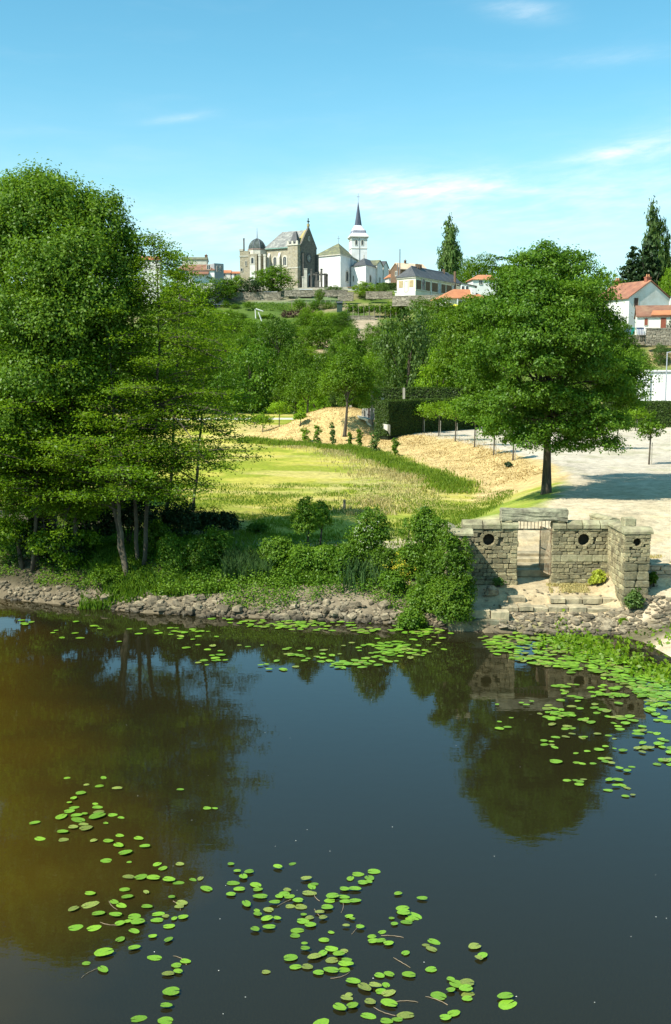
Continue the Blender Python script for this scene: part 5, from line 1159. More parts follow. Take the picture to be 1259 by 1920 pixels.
    # bins by the white gable house
    for i, (px, col, lab) in enumerate(((1173, (.10, .16, .28), 'blue bin standing beside the white gable house'), (1178, (.16, .2, .3), 'grey blue bin second from the left by the white gable house'), (1184, (.03, .30, .22), 'teal green bin in the row by the white gable house'), (1196, (.12, .15, .28), 'dark blue bin in front of the small cream house'), (1201, (.14, .16, .26), 'navy bin right of the dark blue bin by the cream house'))):
        Y = 140.; x = X(px, Y); z = Z(625, Y); g = root('wheelie_bin', (x, Y, z), lab, 'bin'); F = Fr(x, Y, z, 0); m = mat('bin_%d' % i, col, tuple(c*.8 for c in col), 3, .5)
        MB(F).prism([(-.2, 0), (.2, 0), (.2, .4), (-.2, .4)], -.3, .7, [(-.26, -.04), (.26, -.04), (.26, .46), (-.26, .46)]).build('body', m, g); MB(F).slabu([(-.08, .702), (.5, .702), (.5, .8), (-.08, .74)], -.28, .28).build('lid', m, g)
    R = root('picket_fence', (X(1205, 139), 139, 12), 'short white picket fence in front of the small cream house', 'fence')
    for i in range(12):
        x = X(1192, 138.5)+i*.21; MB().box(x, x+.09, 138.5, 138.54, Z(628, 138.5), Z(617, 138.5)).build('picket', WHITE, R)
    MB().box(X(1192, 138.5), X(1192, 138.5)+2.5, 138.55, 138.58, Z(621, 138.5), Z(620, 138.5)).build('rail', WHITE, R)
    # white flat roofed building with mural behind the hedge on the right
    Y = 121.; zb = 2.8; x0 = X(1196, Y); x1 = x0+11; R = root('white_building', ((x0+x1)/2, Y+3, zb), 'white flat roofed building with faint grey mural behind the right hedge', 'building')
    F = Fr(x0, Y, zb, deg2(-13)); zt = Z(697, Y)-zb; MB(F).box(0, 11, 0, 6, -1, zt).build('wall', WHITE, R); MB(F).box(-.1, 11.1, -.1, 6.1, zt+.002, zt+.2).build('roof_edge', WHITEW, R)
    MB(F).tube([(1.45, -.12, 0), (1.45, -.12, zt), (11, -.12, zt)], .07, 6).build('downpipe', METAL, R)
    mur = mat('mural_grey', (.36, .38, .36), (.58, .58, .54), 4); rs = random.Random(9)
    def stroke(pts, w=.05): MB(F).tube([(a, -.012, b) for a, b in pts], w, 4).build('mural_stroke', mur, R)
    for u in (.25, .6, .95, 1.2): stroke([(u-.2, zt-.2), (u+.1, zt-.8), (u-.15, zt-1.3)], .07)
    for u in (2.3, 2.5, 2.7, 3.1): stroke([(u, zt-.2), (u+rs.uniform(-.05, .05), zt-1.2)], .03)
    for pts in ([(2.3, .6), (2.1, 1.2), (2.5, 1.7), (2.3, 2.2)], [(2.4, 1.9), (2.9, 1.8), (3.3, 2.0)], [(2.7, 0), (2.75, 1.6)], [(2.95, 0), (2.95, 1.5)], [(3.2, 0), (3.15, 1.5)], [(2.6, .8), (3.4, .8)], [(3.3, 1.6), (3.6, .9), (3.5, 0)], [(3.0, 2.2), (3.1, 2.7), (3.4, 2.6)]): stroke(pts, .04)
    window(F, 3.55, 1.95, .35, .35, R, False, .04, bars=False)
    g = root('street_lamp', (X(1250, 119), 119, 2.8), 'slim grey lamp post in front of the white mural building', 'lamp post'); x = X(1250, 119)
    MB().tube([(x, 119, 2.7), (x, 119, Z(660, 119))], [.09, .06], 8).build('pole', METAL, g); MB().tube([(x, 119, Z(661, 119)), (x+.9, 118.6, Z(658, 119))], .04, 6).build('arm', METAL, g); MB().box(x+.85, x+1.4, 118.45, 118.7, Z(658.5, 119), Z(656.5, 119)).build('lamp_head', METAL, g)
walls_and_plots()

def path_things():
    # sports fence, posts and concrete edging behind the mound
    R = root('court_fence', (X(715, 104), 104, 3), 'tall wooden court posts with grey panels behind the straw mound', 'fence')
    wood = mat('pale_post', (.42, .38, .30), (.30, .27, .21), 4)
    for px, t, b, Y in ((698, 733, 790, 103), (718, 746, 793, 101), (758, 727, 755, 112), (658, 760, 776, 107), (681, 768, 785, 104)):
        MB().box(X(px, Y)-.12, X(px, Y)+.12, Y-.1, Y+.1, Z(b, Y)-.5, Z(t, Y)).build('post', wood, R)
    for a, b in ((680, 691), (694, 704), (706, 716), (719, 727)):
        Y = 104.; MB().box(X(a, Y), X(b, Y), Y, Y+.06, Z(787, Y), Z(766, Y)).build('panel', mat('grey_panel', (.42, .41, .38), (.36, .35, .33), 2), R)
    for px in (692.5, 705): MB().box(X(px, 103.8)-.08, X(px, 103.8)+.08, 103.7, 103.85, Z(790, 103.8), Z(765, 103.8)).build('post', SHUT, R)
    o = MB().raw([P(640, 769, 109), P(690, 786, 101), P(690, 790, 101), P(640, 773, 109), (P(640, 769, 109)[0]+.4, 109.6, P(640, 769, 109)[2]), (P(690, 786, 101)[0]+.4, 101.6, P(690, 786, 101)[2]), (P(690, 790, 101)[0]+.4, 101.6, P(690, 790, 101)[2]-.5), (P(640, 773, 109)[0]+.4, 109.6, P(640, 773, 109)[2]-.5)], [(3, 2, 1, 0), (0, 1, 5, 4), (4, 5, 6, 7), (1, 2, 6, 5), (0, 4, 7, 3)]).build('concrete_edging', MATS['pale_limestone'])
    tag(o, 'sloping pale concrete edging that runs down behind the straw mound', 'edging')
    o = MB().raw([P(705, 790, 99.5), P(727, 797, 97), P(727, 808, 97), P(705, 796, 99.5), (P(705, 790, 99.5)[0]+.3, 100.2, P(705, 790, 99.5)[2]), (P(727, 797, 97)[0]+.3, 97.7, P(727, 797, 97)[2]), (P(727, 808, 97)[0]+.3, 97.7, P(727, 808, 97)[2]-.5), (P(705, 796, 99.5)[0]+.3, 100.2, P(705, 796, 99.5)[2]-.5)], [(3, 2, 1, 0), (0, 1, 5, 4), (4, 5, 6, 7), (1, 2, 6, 5), (0, 4, 7, 3)]).build('concrete_edging', MATS['pale_limestone'])
    tag(o, 'short pale concrete kerb at the left corner of the clipped hedge', 'edging')
    x, y = G(646, 958, 1.4); o = MB(Fr(x, y, H1(x, y), .2)).prism([(-.06, -.06), (.06, -.06), (.06, .06), (-.06, .06)], -.3, .52, [(-.05, -.05), (.06, -.05), (.05, .05), (-.05, .05)]).prism([(-.05, -.05), (.06, -.05), (.05, .05), (-.05, .05)], .52, .55, [(-.03, -.03), (.03, -.03), (.03, .03), (-.03, .03)]).build('wooden_post', MATS['stake_wood']); tag(o, 'short wooden post standing alone in the mown meadow', 'post')
path_things()
flush_stones()
# ---------------------------------------------------------------- vegetation
def tree_thing(name, loc, label, cat, crown_me, trunk_me, group=None, rz=0, sc=(1, 1, 1)):
    R = root(name, loc, label, cat, group, rz, sc)
    if trunk_me: obj('trunk', trunk_me, R)
    obj('crown', crown_me, R); return R
def unit_crown(name, kind, mt, seed, n=5200, leaf=.085):
    """template crown, about 2 units wide and 2 high (z 0..2), used far away at many scales"""
    global RNG; RNG = np.random.default_rng(seed)
    if kind == 'round': bl = lobes_for(0, 0, .1, 2.0, 1, 1, 13, seed); C, N = blob_leaves(bl, n, .13, .65, per=16)
    elif kind == 'low': bl = lobes_for(0, 0, -.2, 2.0, 1, 1, 14, seed, .46); C, N = blob_leaves(bl, n, .15, .65, per=16)
    elif kind == 'willow': bl = lobes_for(0, 0, .0, 2.0, .9, .9, 12, seed, .40); C, N = blob_leaves(bl, n, .11, 1.5, per=18, droop=1.1, upb=.1)
    elif kind == 'poplar':
        bl = [(.12*math.sin(i*2.1), .12*math.cos(i*1.7), .15+i*.16, (.85+.2*math.sin(i*1.3))*(1-.72*(i/11)**2), (.85)*(1-.7*(i/11)**2), .24) for i in range(12)]; C, N = blob_leaves(bl, n, .16, .8, per=14, shell=.4)
    elif kind == 'conifer':
        bl = []
        for i in range(12):
            t = i/11; r = .95*(1-t)**.8+.06
            for k in range(3):
                a = i*1.9+k*2.1; bl.append((r*.45*math.cos(a), r*.45*math.sin(a), .1+1.82*t, r*.55, r*.55, .10))
        C, N = blob_leaves(bl, n, .09, .35, per=14, shell=.4, upb=.8)
    elif kind == 'cedar':
        bl = []
        rs = random.Random(seed)
        for i in range(22): a = rs.uniform(0, 6.28); r = rs.uniform(.1, .75); bl.append((r*math.cos(a), r*math.sin(a), rs.uniform(.5, 1.75)-r*.25, .42, .42, .07))
        C, N = blob_leaves(bl, n, .09, .3, per=14, shell=.3, upb=.9)
    return leaves_mesh(name, C, N, leaf*(1.5 if kind in ('poplar', 'conifer') else 1), mt)
def unit_trunk(seed, mt=None):
    random.seed(seed); m = MB(); m.tube([(0, 0, -.35), (.02, 0, .3), (0, .03, .8), (.03, 0, 1.3)], [.075, .055, .04, .02], 6)
    for i in range(4): a = i*1.7; m.tube([(0, 0, .35+.12*i), (.3*math.cos(a), .3*math.sin(a), .8+.12*i), (.55*math.cos(a), .55*math.sin(a), 1.15+.12*i)], [.03, .02, .008], 5)
    return m.mesh('trunk', mt or BARK)
UT = [unit_trunk(i) for i in range(3)]
UC = {}
for key, kind, mt in (('mid', 'round', L_MID), ('bright', 'round', L_BRIGHT), ('grey', 'low', L_GREY), ('willow', 'willow', L_MID), ('wgrey', 'willow', L_GREY), ('dark', 'round', L_DARK), ('ash', 'low', L_ASH), ('poplar', 'poplar', L_GREY), ('conifer', 'conifer', L_DARK), ('cedar', 'cedar', L_DARK), ('hill', 'low', L_MID), ('hillb', 'low', L_BRIGHT)):
    UC[key] = [unit_crown('crown', kind, mt, 40+k*7+len(key), 7600 if kind not in ('poplar', 'conifer') else 9500, .075 if kind != 'willow' else .07) for k in range(3 if kind in ('round', 'low') else 1)]
def far_tree(px, D, top, wpx, kind, label, base=None, name='tree', cat='tree', group=None, seed=0, depth=1.0, low=.0):
    """a tree at picture column px and distance D whose crown top shows at row top"""
    x = X(px, D); zb = H1(x, D); zt = Z(top, D); rw = wpx/2/FPX*D*1.0
    if base is not None: zb = min(zb, Z(base, D)) if abs(Z(base, D)-zb) < 3 else Z(base, D)
    h = max(zt-zb, .6); me = UC[kind][seed % len(UC[kind])]
    return tree_thing(name, (x, D, zb-low*h), label, cat, me, UT[seed % 3] if h > 2.2 else None, group, seed*1.3, (rw, rw*depth, h*(1+low)/2.02))

FAR = [ # column, distance, top row, width, kind, label
 (841, 330, 417, 46, 'poplar', 'slender dark poplar rising alone behind the schoolhouse'), (1217, 215, 394, 58, 'poplar', 'tallest poplar at the right, rising behind the dark conifer'),
 (1241, 216, 444, 28, 'poplar', 'short thin poplar right beside the tallest poplar'), (1180, 195, 462, 98, 'conifer', 'dark spreading conifer behind the white gable house'), (1208, 200, 440, 92, 'conifer', 'dark conifer between the poplar and the white gable house'),
 (1128, 172, 500, 60, 'bright', 'bright light green tree left of the white gable house'), (1096, 180, 505, 50, 'bright', 'bright green tree peeping out right of the big round tree'), (1250, 178, 496, 44, 'bright', 'bright green tree at the right edge above the roofs'),
 (905, 310, 473, 66, 'mid', 'brown green rounded tree left of the dark cedar on the skyline'), (945, 315, 468, 64, 'cedar', 'flat layered dark cedar on the skyline'), (970, 312, 470, 40, 'cedar', 'ragged dark cedar half behind the big round tree'), (868, 315, 483, 26, 'mid', 'small green tree right of the slender poplar'),
 (514, 272, 498, 78, 'mid', 'loose green tree in front of the chapel'), (475, 268, 521, 44, 'dark', 'dark round bush below the chapel turret'), (686, 268, 527, 48, 'bright', 'bright yellow green bush at the foot of the white church'),
 (717, 272, 529, 24, 'grey', 'small dull green ball tree beside the schoolhouse'), (626, 270, 534, 36, 'grey', 'loose olive bush in front of the white church'), (447, 272, 515, 32, 'bright', 'bright green bush left of the chapel'), (432, 268, 520, 34, 'mid', 'round green tree beside the orange roofs'),
 (410, 262, 519, 66, 'mid', 'spreading green tree below the white two storey house'), (368, 258, 525, 60, 'ash', 'dark green tree below the brown tiled roof'), (330, 255, 520, 60, 'mid', 'green tree left of the brown tiled roof on the slope'),
 (600, 262, 541, 18, 'mid', 'little rounded shrub between the vegetable beds'), (545, 268, 538, 18, 'mid', 'little green shrub beside the shed under the chapel'),
 (765, 138, 570, 118, 'grey', 'large grey green willow left of the big round tree'), (806, 152, 588, 60, 'grey', 'grey green tree behind the large willow'), (700, 215, 605, 40, 'hill', 'small tree beside the bare brown plot'), 
 (655, 190, 610, 62, 'mid', 'rounded green tree on the slope below the grey terrace wall'), (600, 205, 592, 56, 'mid', 'green tree on the slope under the vegetable beds'), (553, 148, 640, 78, 'willow', 'light green weeping tree in the middle of the slope'),
 (470, 152, 637, 112, 'ash', 'dense dark green tree at the left foot of the slope'), (425, 160, 655, 70, 'ash', 'dark tree beside the dense tree at the left foot of the slope'), (520, 190, 588, 70, 'ash', 'dark green tree above the weeping tree'), (480, 200, 600, 60, 'hill', 'green tree on the left of the slope above the dense dark tree'),
 (440, 215, 590, 70, 'hill', 'bushy green tree below the left garden walls'), (400, 225, 578, 70, 'hillb', 'light green bush high on the left slope'), (395, 185, 610, 80, 'hill', 'broad green tree on the left slope'), (350, 200, 590, 80, 'hill', 'green tree behind the alders on the left slope'),
 (340, 165, 640, 90, 'mid', 'green tree low on the slope behind the alders'), (610, 165, 655, 60, 'hill', 'green bush right of the weeping tree'), (640, 230, 585, 44, 'ash', 'dark shrub under the vine trellis'), (575, 235, 585, 40, 'hill', 'low bush under the vegetable beds'),
 (850, 130, 600, 90, 'hill', 'fresh green tree between the willow and the big round tree'), (880, 150, 580, 90, 'hillb', 'bright green tree left of the big round tree, further back'), (820, 118, 650, 70, 'hillb', 'light green tree behind the clipped hedge'),
 (905, 116, 640, 100, 'mid', 'green tree filling the space left of the big round tree'), (1170, 124, 640, 70, 'hill', 'bushy green tree below the white gable house'), (1120, 128, 610, 90, 'ash', 'dark tree behind the right side of the big round tree'),
 (1150, 136, 590, 60, 'mid', 'green tree beside the weathered corner of the white gable house'), (1195, 130, 655, 60, 'hill', 'green bush under the tall old stone wall'), (1262, 139, 590, 26, 'dark', 'dark cypress like shrub at the right edge by the cream house'),
 (1238, 134, 643, 34, 'grey', 'flowering shrub at the foot of the tall old stone wall'), (790, 235, 556, 44, 'hill', 'shrub below the schoolhouse garden wall'), (740, 248, 563, 44, 'hillb', 'vine mass below the dark garden wall'), (815, 225, 575, 46, 'ash', 'dark shrub left of the low orange roofed house'),
 (900, 214, 560, 70, 'mid', 'tree hiding the right end of the low orange roofed house'), (835, 214, 580, 24, 'grey', 'pale thatch coloured shrub under the terrace parasols'), (865, 200, 585, 50, 'hillb', 'bright bush below the terrace parasols'),
 (720, 180, 630, 50, 'hill', 'low tree beside the large grey green willow'), (690, 170, 660, 60, 'hillb', 'light green bush in the gap under the bare plot'), (500, 245, 590, 36, 'hillb', 'light bush beside the broken wooden frame'),
 (450, 175, 625, 70, 'mid', 'green tree above the dense dark tree'), (660, 150, 680, 60, 'mid', 'green tree behind the mound tree'), (590, 140, 700, 50, 'hillb', 'light green thicket by the pale road')]
for i, (px, D, top, w, k, lab) in enumerate(FAR): far_tree(px, D, top, w*1.12, k, lab, seed=i, name='poplar' if k == 'poplar' else 'tree', low=.12 if k in ('ash', 'hill', 'hillb', 'grey', 'mid') and D < 262 else 0)
def fill_slope():
    """the thicket of bushes that covers the rest of the slope"""
    rs = random.Random(77); n = 0
    for row, (D, w) in enumerate(((156, 44), (168, 40), (180, 38), (193, 36), (206, 34), (220, 32), (235, 26))):
        px = 250
        while px < 1010:
            px += w*rs.uniform(.55, .95); d = D+rs.uniform(-5, 5)
            if 655 < px < 712 and 200 < d < 250: continue
            if 475 < px < 545 and d > 226: continue
            if 560 < px < 640 and 196 < d < 222 and rs.random() < .6: continue
            if px > 720 and d > 214: continue
            x = X(px, d); h = rs.uniform(2.6, 6.4)*(1 if d < 215 else .62); r = w/2/FPX*d*rs.uniform(1.0, 1.5); k = rs.choice(['hill', 'hill', 'hillb', 'ash', 'mid', 'grey']); k = 'hill' if k == 'grey' and px < 600 else k
            tree_thing('bush', (x, d, H1(x, d)-.5), {'hill': 'mid green', 'hillb': 'light green', 'ash': 'dark green', 'mid': 'deep green', 'grey': 'grey green'}[k]+' bush in the '+('low' if D < 175 else 'middle' if D < 212 else 'upper')+' thicket on the '+('left' if px < 480 else 'central' if px < 720 else 'right')+' slope below the village', 'bush', UC[k][n % len(UC[k])], None, 'thicket bushes, '+k+', '+('low' if D < 175 else 'middle' if D < 212 else 'upper')+' '+('left' if px < 480 else 'central' if px < 720 else 'right'), rs.uniform(0, 6), (r, r, h/2)); n += 1
    for D, w in ((228, 28), (236, 28), (246, 26), (256, 24)):
        px = 300
        while px < 660:
            px += w*rs.uniform(.7, 1.3)
            if (478 if D > 240 else 470) < px < 560 or px > (650 if D > 240 else 600): continue
            x = X(px, D); h = rs.uniform(1.2, 2.6); r = w/2/FPX*D*rs.uniform(.8, 1.2); k = rs.choice(['hill', 'hillb', 'ash', 'mid'])
            tree_thing('bush', (x, D+rs.uniform(-3, 3), H1(x, D)-.3), {'hill': 'mid green', 'hillb': 'light green', 'ash': 'dark green', 'mid': 'deep green'}[k]+' garden bush on the terraces '+('left of' if px < 475 else 'under')+' the chapel', 'bush', UC[k][n % len(UC[k])], None, 'garden bushes, '+k+', '+('left' if px < 475 else 'under'), rs.uniform(0, 6), (r, r, h/2)); n += 1
    for D, w in ((122, 30), (128, 30), (134, 28)):
        px = 1060
        while px < 1330:
            px += w*rs.uniform(.6, 1.0); d = D+rs.uniform(-2, 2)
            if px > 1190 and (d > 131 or rs.random() < .75): continue
            x = X(px, d); h = rs.uniform(1.4, 3.0); r = w/2/FPX*d*1.2; k = rs.choice(['hill', 'hillb', 'mid'])
            tree_thing('bush', (x, d, H1(x, d)-.3), {'hill': 'mid green', 'hillb': 'light green', 'mid': 'deep green'}[k]+' bush on the bank below the white gable house', 'bush', UC[k][n % len(UC[k])], None, 'bank bushes, '+k, rs.uniform(0, 6), (r, r, h/2)); n += 1
    for px in range(-60, 330, 24):      # hidden skyline wood behind the left trees
        d = rs.uniform(150, 190); x = X(px, d); h = rs.uniform(8, 13); r = rs.uniform(3.5, 5)
        if px > 180: h *= .7
        tree_thing('tree', (x, d, H1(x, d)-1), 'green tree of the wood behind the tall left trees', 'tree', UC['hill'][n % 3], UT[n % 3], 'wood behind the tall left trees', rs.uniform(0, 6), (r, r, h/2)); n += 1
fill_slope()

def clipped_hedge(name, x0, y0, x1, y1, wd, z0, zt, label, n, leaf=.13):
    R = root(name, ((x0+x1)/2, (y0+y1)/2, z0), label, 'hedge'); F = fr_edge((x0, y0), (x1, y1), 0); L = math.hypot(x1-x0, y1-y0)
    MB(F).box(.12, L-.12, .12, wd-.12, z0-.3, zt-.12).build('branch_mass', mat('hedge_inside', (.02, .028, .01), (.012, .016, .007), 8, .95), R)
    u = RNG.uniform(0, L, n); w = RNG.uniform(z0, zt, n); v = RNG.uniform(0, wd, n); s = RNG.integers(0, 10, n); N = np.zeros((n, 3)); 
    v = np.where(s < 6, RNG.normal(.05, .06, n), v); w = np.where((s == 6) | (s == 7), zt+RNG.normal(-.03, .05, n), w); u = np.where(s == 8, RNG.normal(.04, .06, n), u); u = np.where(s == 9, RNG.normal(L-.04, .06, n), u)
    N[:, 1] = np.where(s < 6, -1, 0); N[:, 2] = np.where((s == 6) | (s == 7), 1, .25); N[:, 0] = np.where(s == 8, -1, 0)+np.where(s == 9, 1, 0); N += RNG.normal(size=(n, 3))*.45
    c, sn = F.c, F.s; C = np.stack([F.o.x+u*c-v*sn, F.o.y+u*sn+v*c, w], 1); N2 = np.stack([N[:, 0]*c-N[:, 1]*sn, N[:, 0]*sn+N[:, 1]*c, N[:, 2]], 1)
    obj('foliage', leaves_mesh('foliage', C-np.array(R.location), N2, leaf, L_HEDGE), R)
hx0, hx1 = X(729, 97.5), X(905, 110)
clipped_hedge('clipped_hedge', hx0, 97.5, hx1, 110., 1.6, 2.75, Z(752, 97.5), 'tall clipped green hedge with a square end beside the straw mound', 26000)
clipped_hedge('clipped_hedge', X(700, 114), 114., X(880, 114), 114.2, 1.0, 2.8, Z(727, 114), 'second clipped hedge further back with a pale post in it', 12000, .16)
clipped_hedge('clipped_hedge', X(1140, 112), 112., X(1400, 112), 112., 1.5, 2.75, Z(753, 112), 'long clipped hedge along the back of the gravel court at the right', 20000, .15)
clipped_hedge('clipped_hedge', X(905, 113), 113., X(1138, 113), 113., 1.4, 2.75, Z(758, 113), 'dark clipped hedge behind the big round tree', 9000, .17)
clipped_hedge('clipped_hedge', X(706, 279), 279., X(742, 279), 279., 2, 30, Z(531, 279), 'dark hedge block between the white church and the schoolhouse', 1500, .4)
def vine():
    R = root('vine', (X(705, 246), 246, 23), 'long leafy vine row trained along the trellis above the grey terrace wall', 'vine')
    x0, x1 = X(650, 246), X(764, 246); n = 9000; bl = [(x0+(x1-x0)*(i+.5)/12, 246.2, Z(579, 246)+random.uniform(-.15, .15), .9, .8, .95) for i in range(12)]
    C, N = blob_leaves(bl, n, .4, .8, per=16); obj('foliage', leaves_mesh('foliage', C-np.array(R.location), N, .28, L_MID), R)
    m = MB(); 
    for i in range(12): x = x0+(x1-x0)*(i+.5)/12; m.tube([(x, 246.2, H1(x, 246.2)-.2), (x+.1, 246.2, Z(579, 246))], [.07, .04], 5)
    m.build('stems', BARK, R)
    for (a, b, py, Y, mt, nm, lab) in ((530, 588, 590, 246, L_PURPLE, 'purple_shrub', 'dark purple leaved shrub row under the vegetable beds'), ):
        R = root(nm, (X((a+b)/2, Y), Y, Z(600, Y)), lab, 'shrub'); bl = [(X(a+(b-a)*(i+.5)/5, Y), Y, Z(py, Y), 1.0, 1, .9) for i in range(5)]; C, N = blob_leaves(bl, 2600, .35, .8, per=14); obj('foliage', leaves_mesh('foliage', C-np.array(R.location), N, .25, mt), R)
        MB().tube([(R.location.x, Y, Z(606, Y)), (R.location.x, Y, Z(592, Y))], .08, 5).build('stem', BARK, R)
    # vegetable rows
    C = []; rs = random.Random(4)
    for row in range(7):
        for i in range(340): x = rs.uniform(X(478, 266), X(598, 266)); y = 253+row*1.4+rs.gauss(0, .12); C.append((x, y, H1(x, y)+rs.uniform(.05, .5)))
    C = np.array(C); o = obj('vegetable_beds', leaves_mesh('vegetable_beds', C, np.array([0, -.3, 1.])+RNG.normal(size=C.shape)*.5, .32, L_BANK)); tag(o, 'blue green vegetable rows on the terrace below the chapel', 'vegetables', kind='stuff')
vine()

# ---- near trees, each with its own branches
def nearer(L, d):
    """the same lobes, d metres closer along the line of sight"""
    out = []
    for b in L: k = (b[1]-d)/b[1]; out.append((b[0]*k, b[1]-d, CAMH+(b[2]-CAMH)*k, b[3]*k, b[4]*k, b[5]*k))
    return out
def near_tree(name, x, y, ztop, lobes, r, mt, label, nleaf, leaf, clump=.42, flat=.6, droop=0, per=36, base=None, bark=None, trunk_top=None, zmin=-.7, lim=2, seed=0, cat='tree', shell=.5):
    global RNG; RNG = np.random.default_rng(900+seed); random.seed(900+seed)
    zb = H1(x, y) if base is None else base; R = root(name, (x, y, zb), label, cat); m = MB()
    trunk_limbs(m, (x, y, zb), trunk_top or (x+.2, y, zb+(ztop-zb)*.72), r, lobes, lim); m.build('trunk', bark or BARK, R, True)
    C, N = blob_leaves(lobes, nleaf, clump, flat, per=per, droop=droop, zmin=zmin, shell=shell); obj('crown', leaves_mesh('crown', C-np.array(R.location), N, leaf, mt), R)
    return R
def lobe(px, py, D, rpx, rz=None, ry=None):
    x, y, z = P(px, py, D); r = rpx/FPX*D; return (x, y, z, r, ry or r, (rz/FPX*D) if rz else r*.8)
# the big round tree on the edge of the gravel court
big = [lobe(*q) for q in ((1030, 600, 52, 105, 95), (1010, 505, 52, 62, 42), (1062, 500, 52.5, 50, 36), (965, 535, 51, 48, 40), (930, 590, 51, 45, 45), (1105, 560, 52, 55, 45), (1130, 620, 52.5, 42, 45), (985, 600, 48.5, 60, 50), (1060, 620, 48.2, 60, 48),
    (930, 660, 50.5, 52, 45), (1010, 680, 48.3, 62, 40), (1105, 690, 49.5, 62, 42), (1160, 735, 51, 48, 30), (960, 745, 50, 52, 35), (1020, 740, 49, 55, 34), (1085, 755, 49.5, 48, 28), (1120, 820, 49.5, 40, 24), (1075, 808, 49.8, 30, 20), (975, 812, 50.5, 34, 24), (1000, 775, 51, 36, 20), (1025, 477, 52, 34, 22),
    (1030, 620, 56, 95, 90), (1160, 690, 53, 40, 35), (900, 700, 52.5, 40, 40), (1180, 760, 52, 24, 16), (1140, 838, 49.3, 22, 13), (1000, 545, 49.5, 50, 40), (1070, 560, 49.5, 52, 42), (940, 790, 50, 30, 22), (1045, 800, 49.2, 34, 24), (1115, 790, 49.3, 50, 30), (990, 830, 49.6, 24, 18), (1090, 835, 49.4, 24, 14), (1010, 640, 48, 50, 40), (1085, 640, 48.3, 50, 40), (1185, 715, 52, 34, 30), (900, 760, 52, 40, 30), (930, 800, 51, 30, 22), (1060, 830, 50.2, 30, 20), (1150, 790, 50, 30, 24), (1000, 815, 50, 30, 24))]
near_tree('round_tree', 10.45, 51.2, 14.0, [(a, b, c, d*.92, e*.92, f*.88) for a, b, c, d, e, f in nearer(big, 2.6)], .235, L_ASH, 'big round dark green tree with low hanging boughs beside the gravel court', 165000, .125, .46, .5, base=2.75, lim=2, seed=1, trunk_top=(10.2, 50.0, 9.5), per=84, shell=.45)
# second tree left behind it
near_tree('tree', X(870, 117), 117., 8, [lobe(*q) for q in ((880, 640, 117, 50, 50), (850, 690, 117, 42, 40), (905, 720, 116, 48, 34), (870, 740, 117, 38, 22), (845, 620, 118, 36, 40), (890, 590, 117, 34, 30))] , .2, L_MID, 'fresh green tree close behind the left side of the big round tree', 16000, .26, .7, .6, base=2.7, seed=2, per=20)
def young_tree(px, base, top, w, label, k=0, stake=True, mt=None, z=2.8, D=None):
    if D is None: x, D = G(px, base, z)
    else: x = X(px, D)
    zb = H1(x, D); zt = Z(top, D); h = zt-zb; r = w/2/FPX*D
    R = root('young_tree', (x, D, zb), label, 'young tree'); m = MB(); m.tube([(x, D, zb-.2), (x+.04, D, zb+h*.5), (x, D, zb+h*.85)], [.06, .045, .02], 6)
    for i in range(5): a = i*1.3+k; m.tube([(x, D, zb+h*.5), (x+r*.7*math.cos(a), D+r*.7*math.sin(a), zb+h*(.62+.05*i))], [.02, .008], 4)
    m.build('trunk', BARK, R)
    if stake: MB().box(x+.12, x+.17, D-.1, D-.05, zb-.2, zb+h*.42).build('stake', MATS['pale_post'], R)
    bl = [(x, D, zb+h*.72, r*.7, r*.7, h*.26), (x-r*.4, D, zb+h*.66, r*.55, r*.55, h*.18), (x+r*.4, D+.1, zb+h*.68, r*.55, r*.55, h*.18), (x+.1, D-r*.3, zb+h*.8, r*.5, r*.5, h*.18)]
    C, N = blob_leaves(bl, 1500 if D > 60 else 2000, r*.25, .7, per=18); obj('crown', leaves_mesh('crown', C-np.array(R.location), N, .15, mt or L_MID), R); return R
YT = [(793, 812, 752, 52, 'young staked tree at the left end of the row by the clipped hedge'), (823, 818, 748, 56, 'second young staked tree from the left along the straw bank'), (854, 826, 745, 60, 'third young staked tree from the left along the straw bank'),
      (890, 836, 748, 58, 'fourth young staked tree from the left, its crown dark'), (926, 848, 785, 42, 'fifth young staked tree from the left on the crest of the straw bank'), (962, 857, 800, 34, 'last young staked tree of the row, next to the big round tree'),
      (1157, 842, 770, 60, 'young tree on the gravel just right of the big round tree'), (1192, 808, 760, 40, 'slim young tree with pale trunk in front of the right hedge'), (1217, 871, 772, 46, 'young staked tree standing alone on the gravel at the right')]
for i, (px, b, t, w, lab) in enumerate(YT): young_tree(px, b, t, w*1.15, lab, i, True, L_BRIGHT if i in (0, 1, 2, 7) else L_MID)
# trees and saplings on the straw mound
def mound_tree(px, D, top, crowns, base, r, lab, n=9000, mt=None, leaf=.17, bark=None):
    x = X(px, D); near_tree('mound_tree', x, D, Z(top, D), [lobe(*q) for q in crowns], r, mt or L_MID, lab, n, leaf, .45, .65, base=Z(base, D), seed=int(px), per=18)
mound_tree(647, 99.5, 650, [(650, 700, 100, 36, 40), (632, 715, 100, 26, 26), (672, 712, 100, 28, 32), (650, 672, 100, 24, 22), (690, 745, 101, 24, 26), (615, 725, 101, 20, 22), (700, 700, 102, 22, 28)], 814, .16, 'dark trunked tree standing on the straw mound', 17000, L_MID, bark=None)
mound_tree(576, 118, 690, [(574, 728, 118, 32, 30), (556, 735, 118, 22, 20), (594, 730, 118, 22, 22), (572, 705, 118, 18, 15)], 786, .13, 'slender tree at the left foot of the mound by the pale road', 8000, L_MID)
young_tree(523, 820, 752, 48, 'bright green sapling left of the straw mound', 3, False, L_BRIGHT, D=108.)
young_tree(492, 808, 776, 40, 'low bright green sapling furthest left on the mown meadow edge', 4, False, L_BRIGHT, D=108.)
young_tree(563, 800, 772, 26, 'tiny bright sapling at the left flank of the mound', 5, False, L_BRIGHT, D=104.)
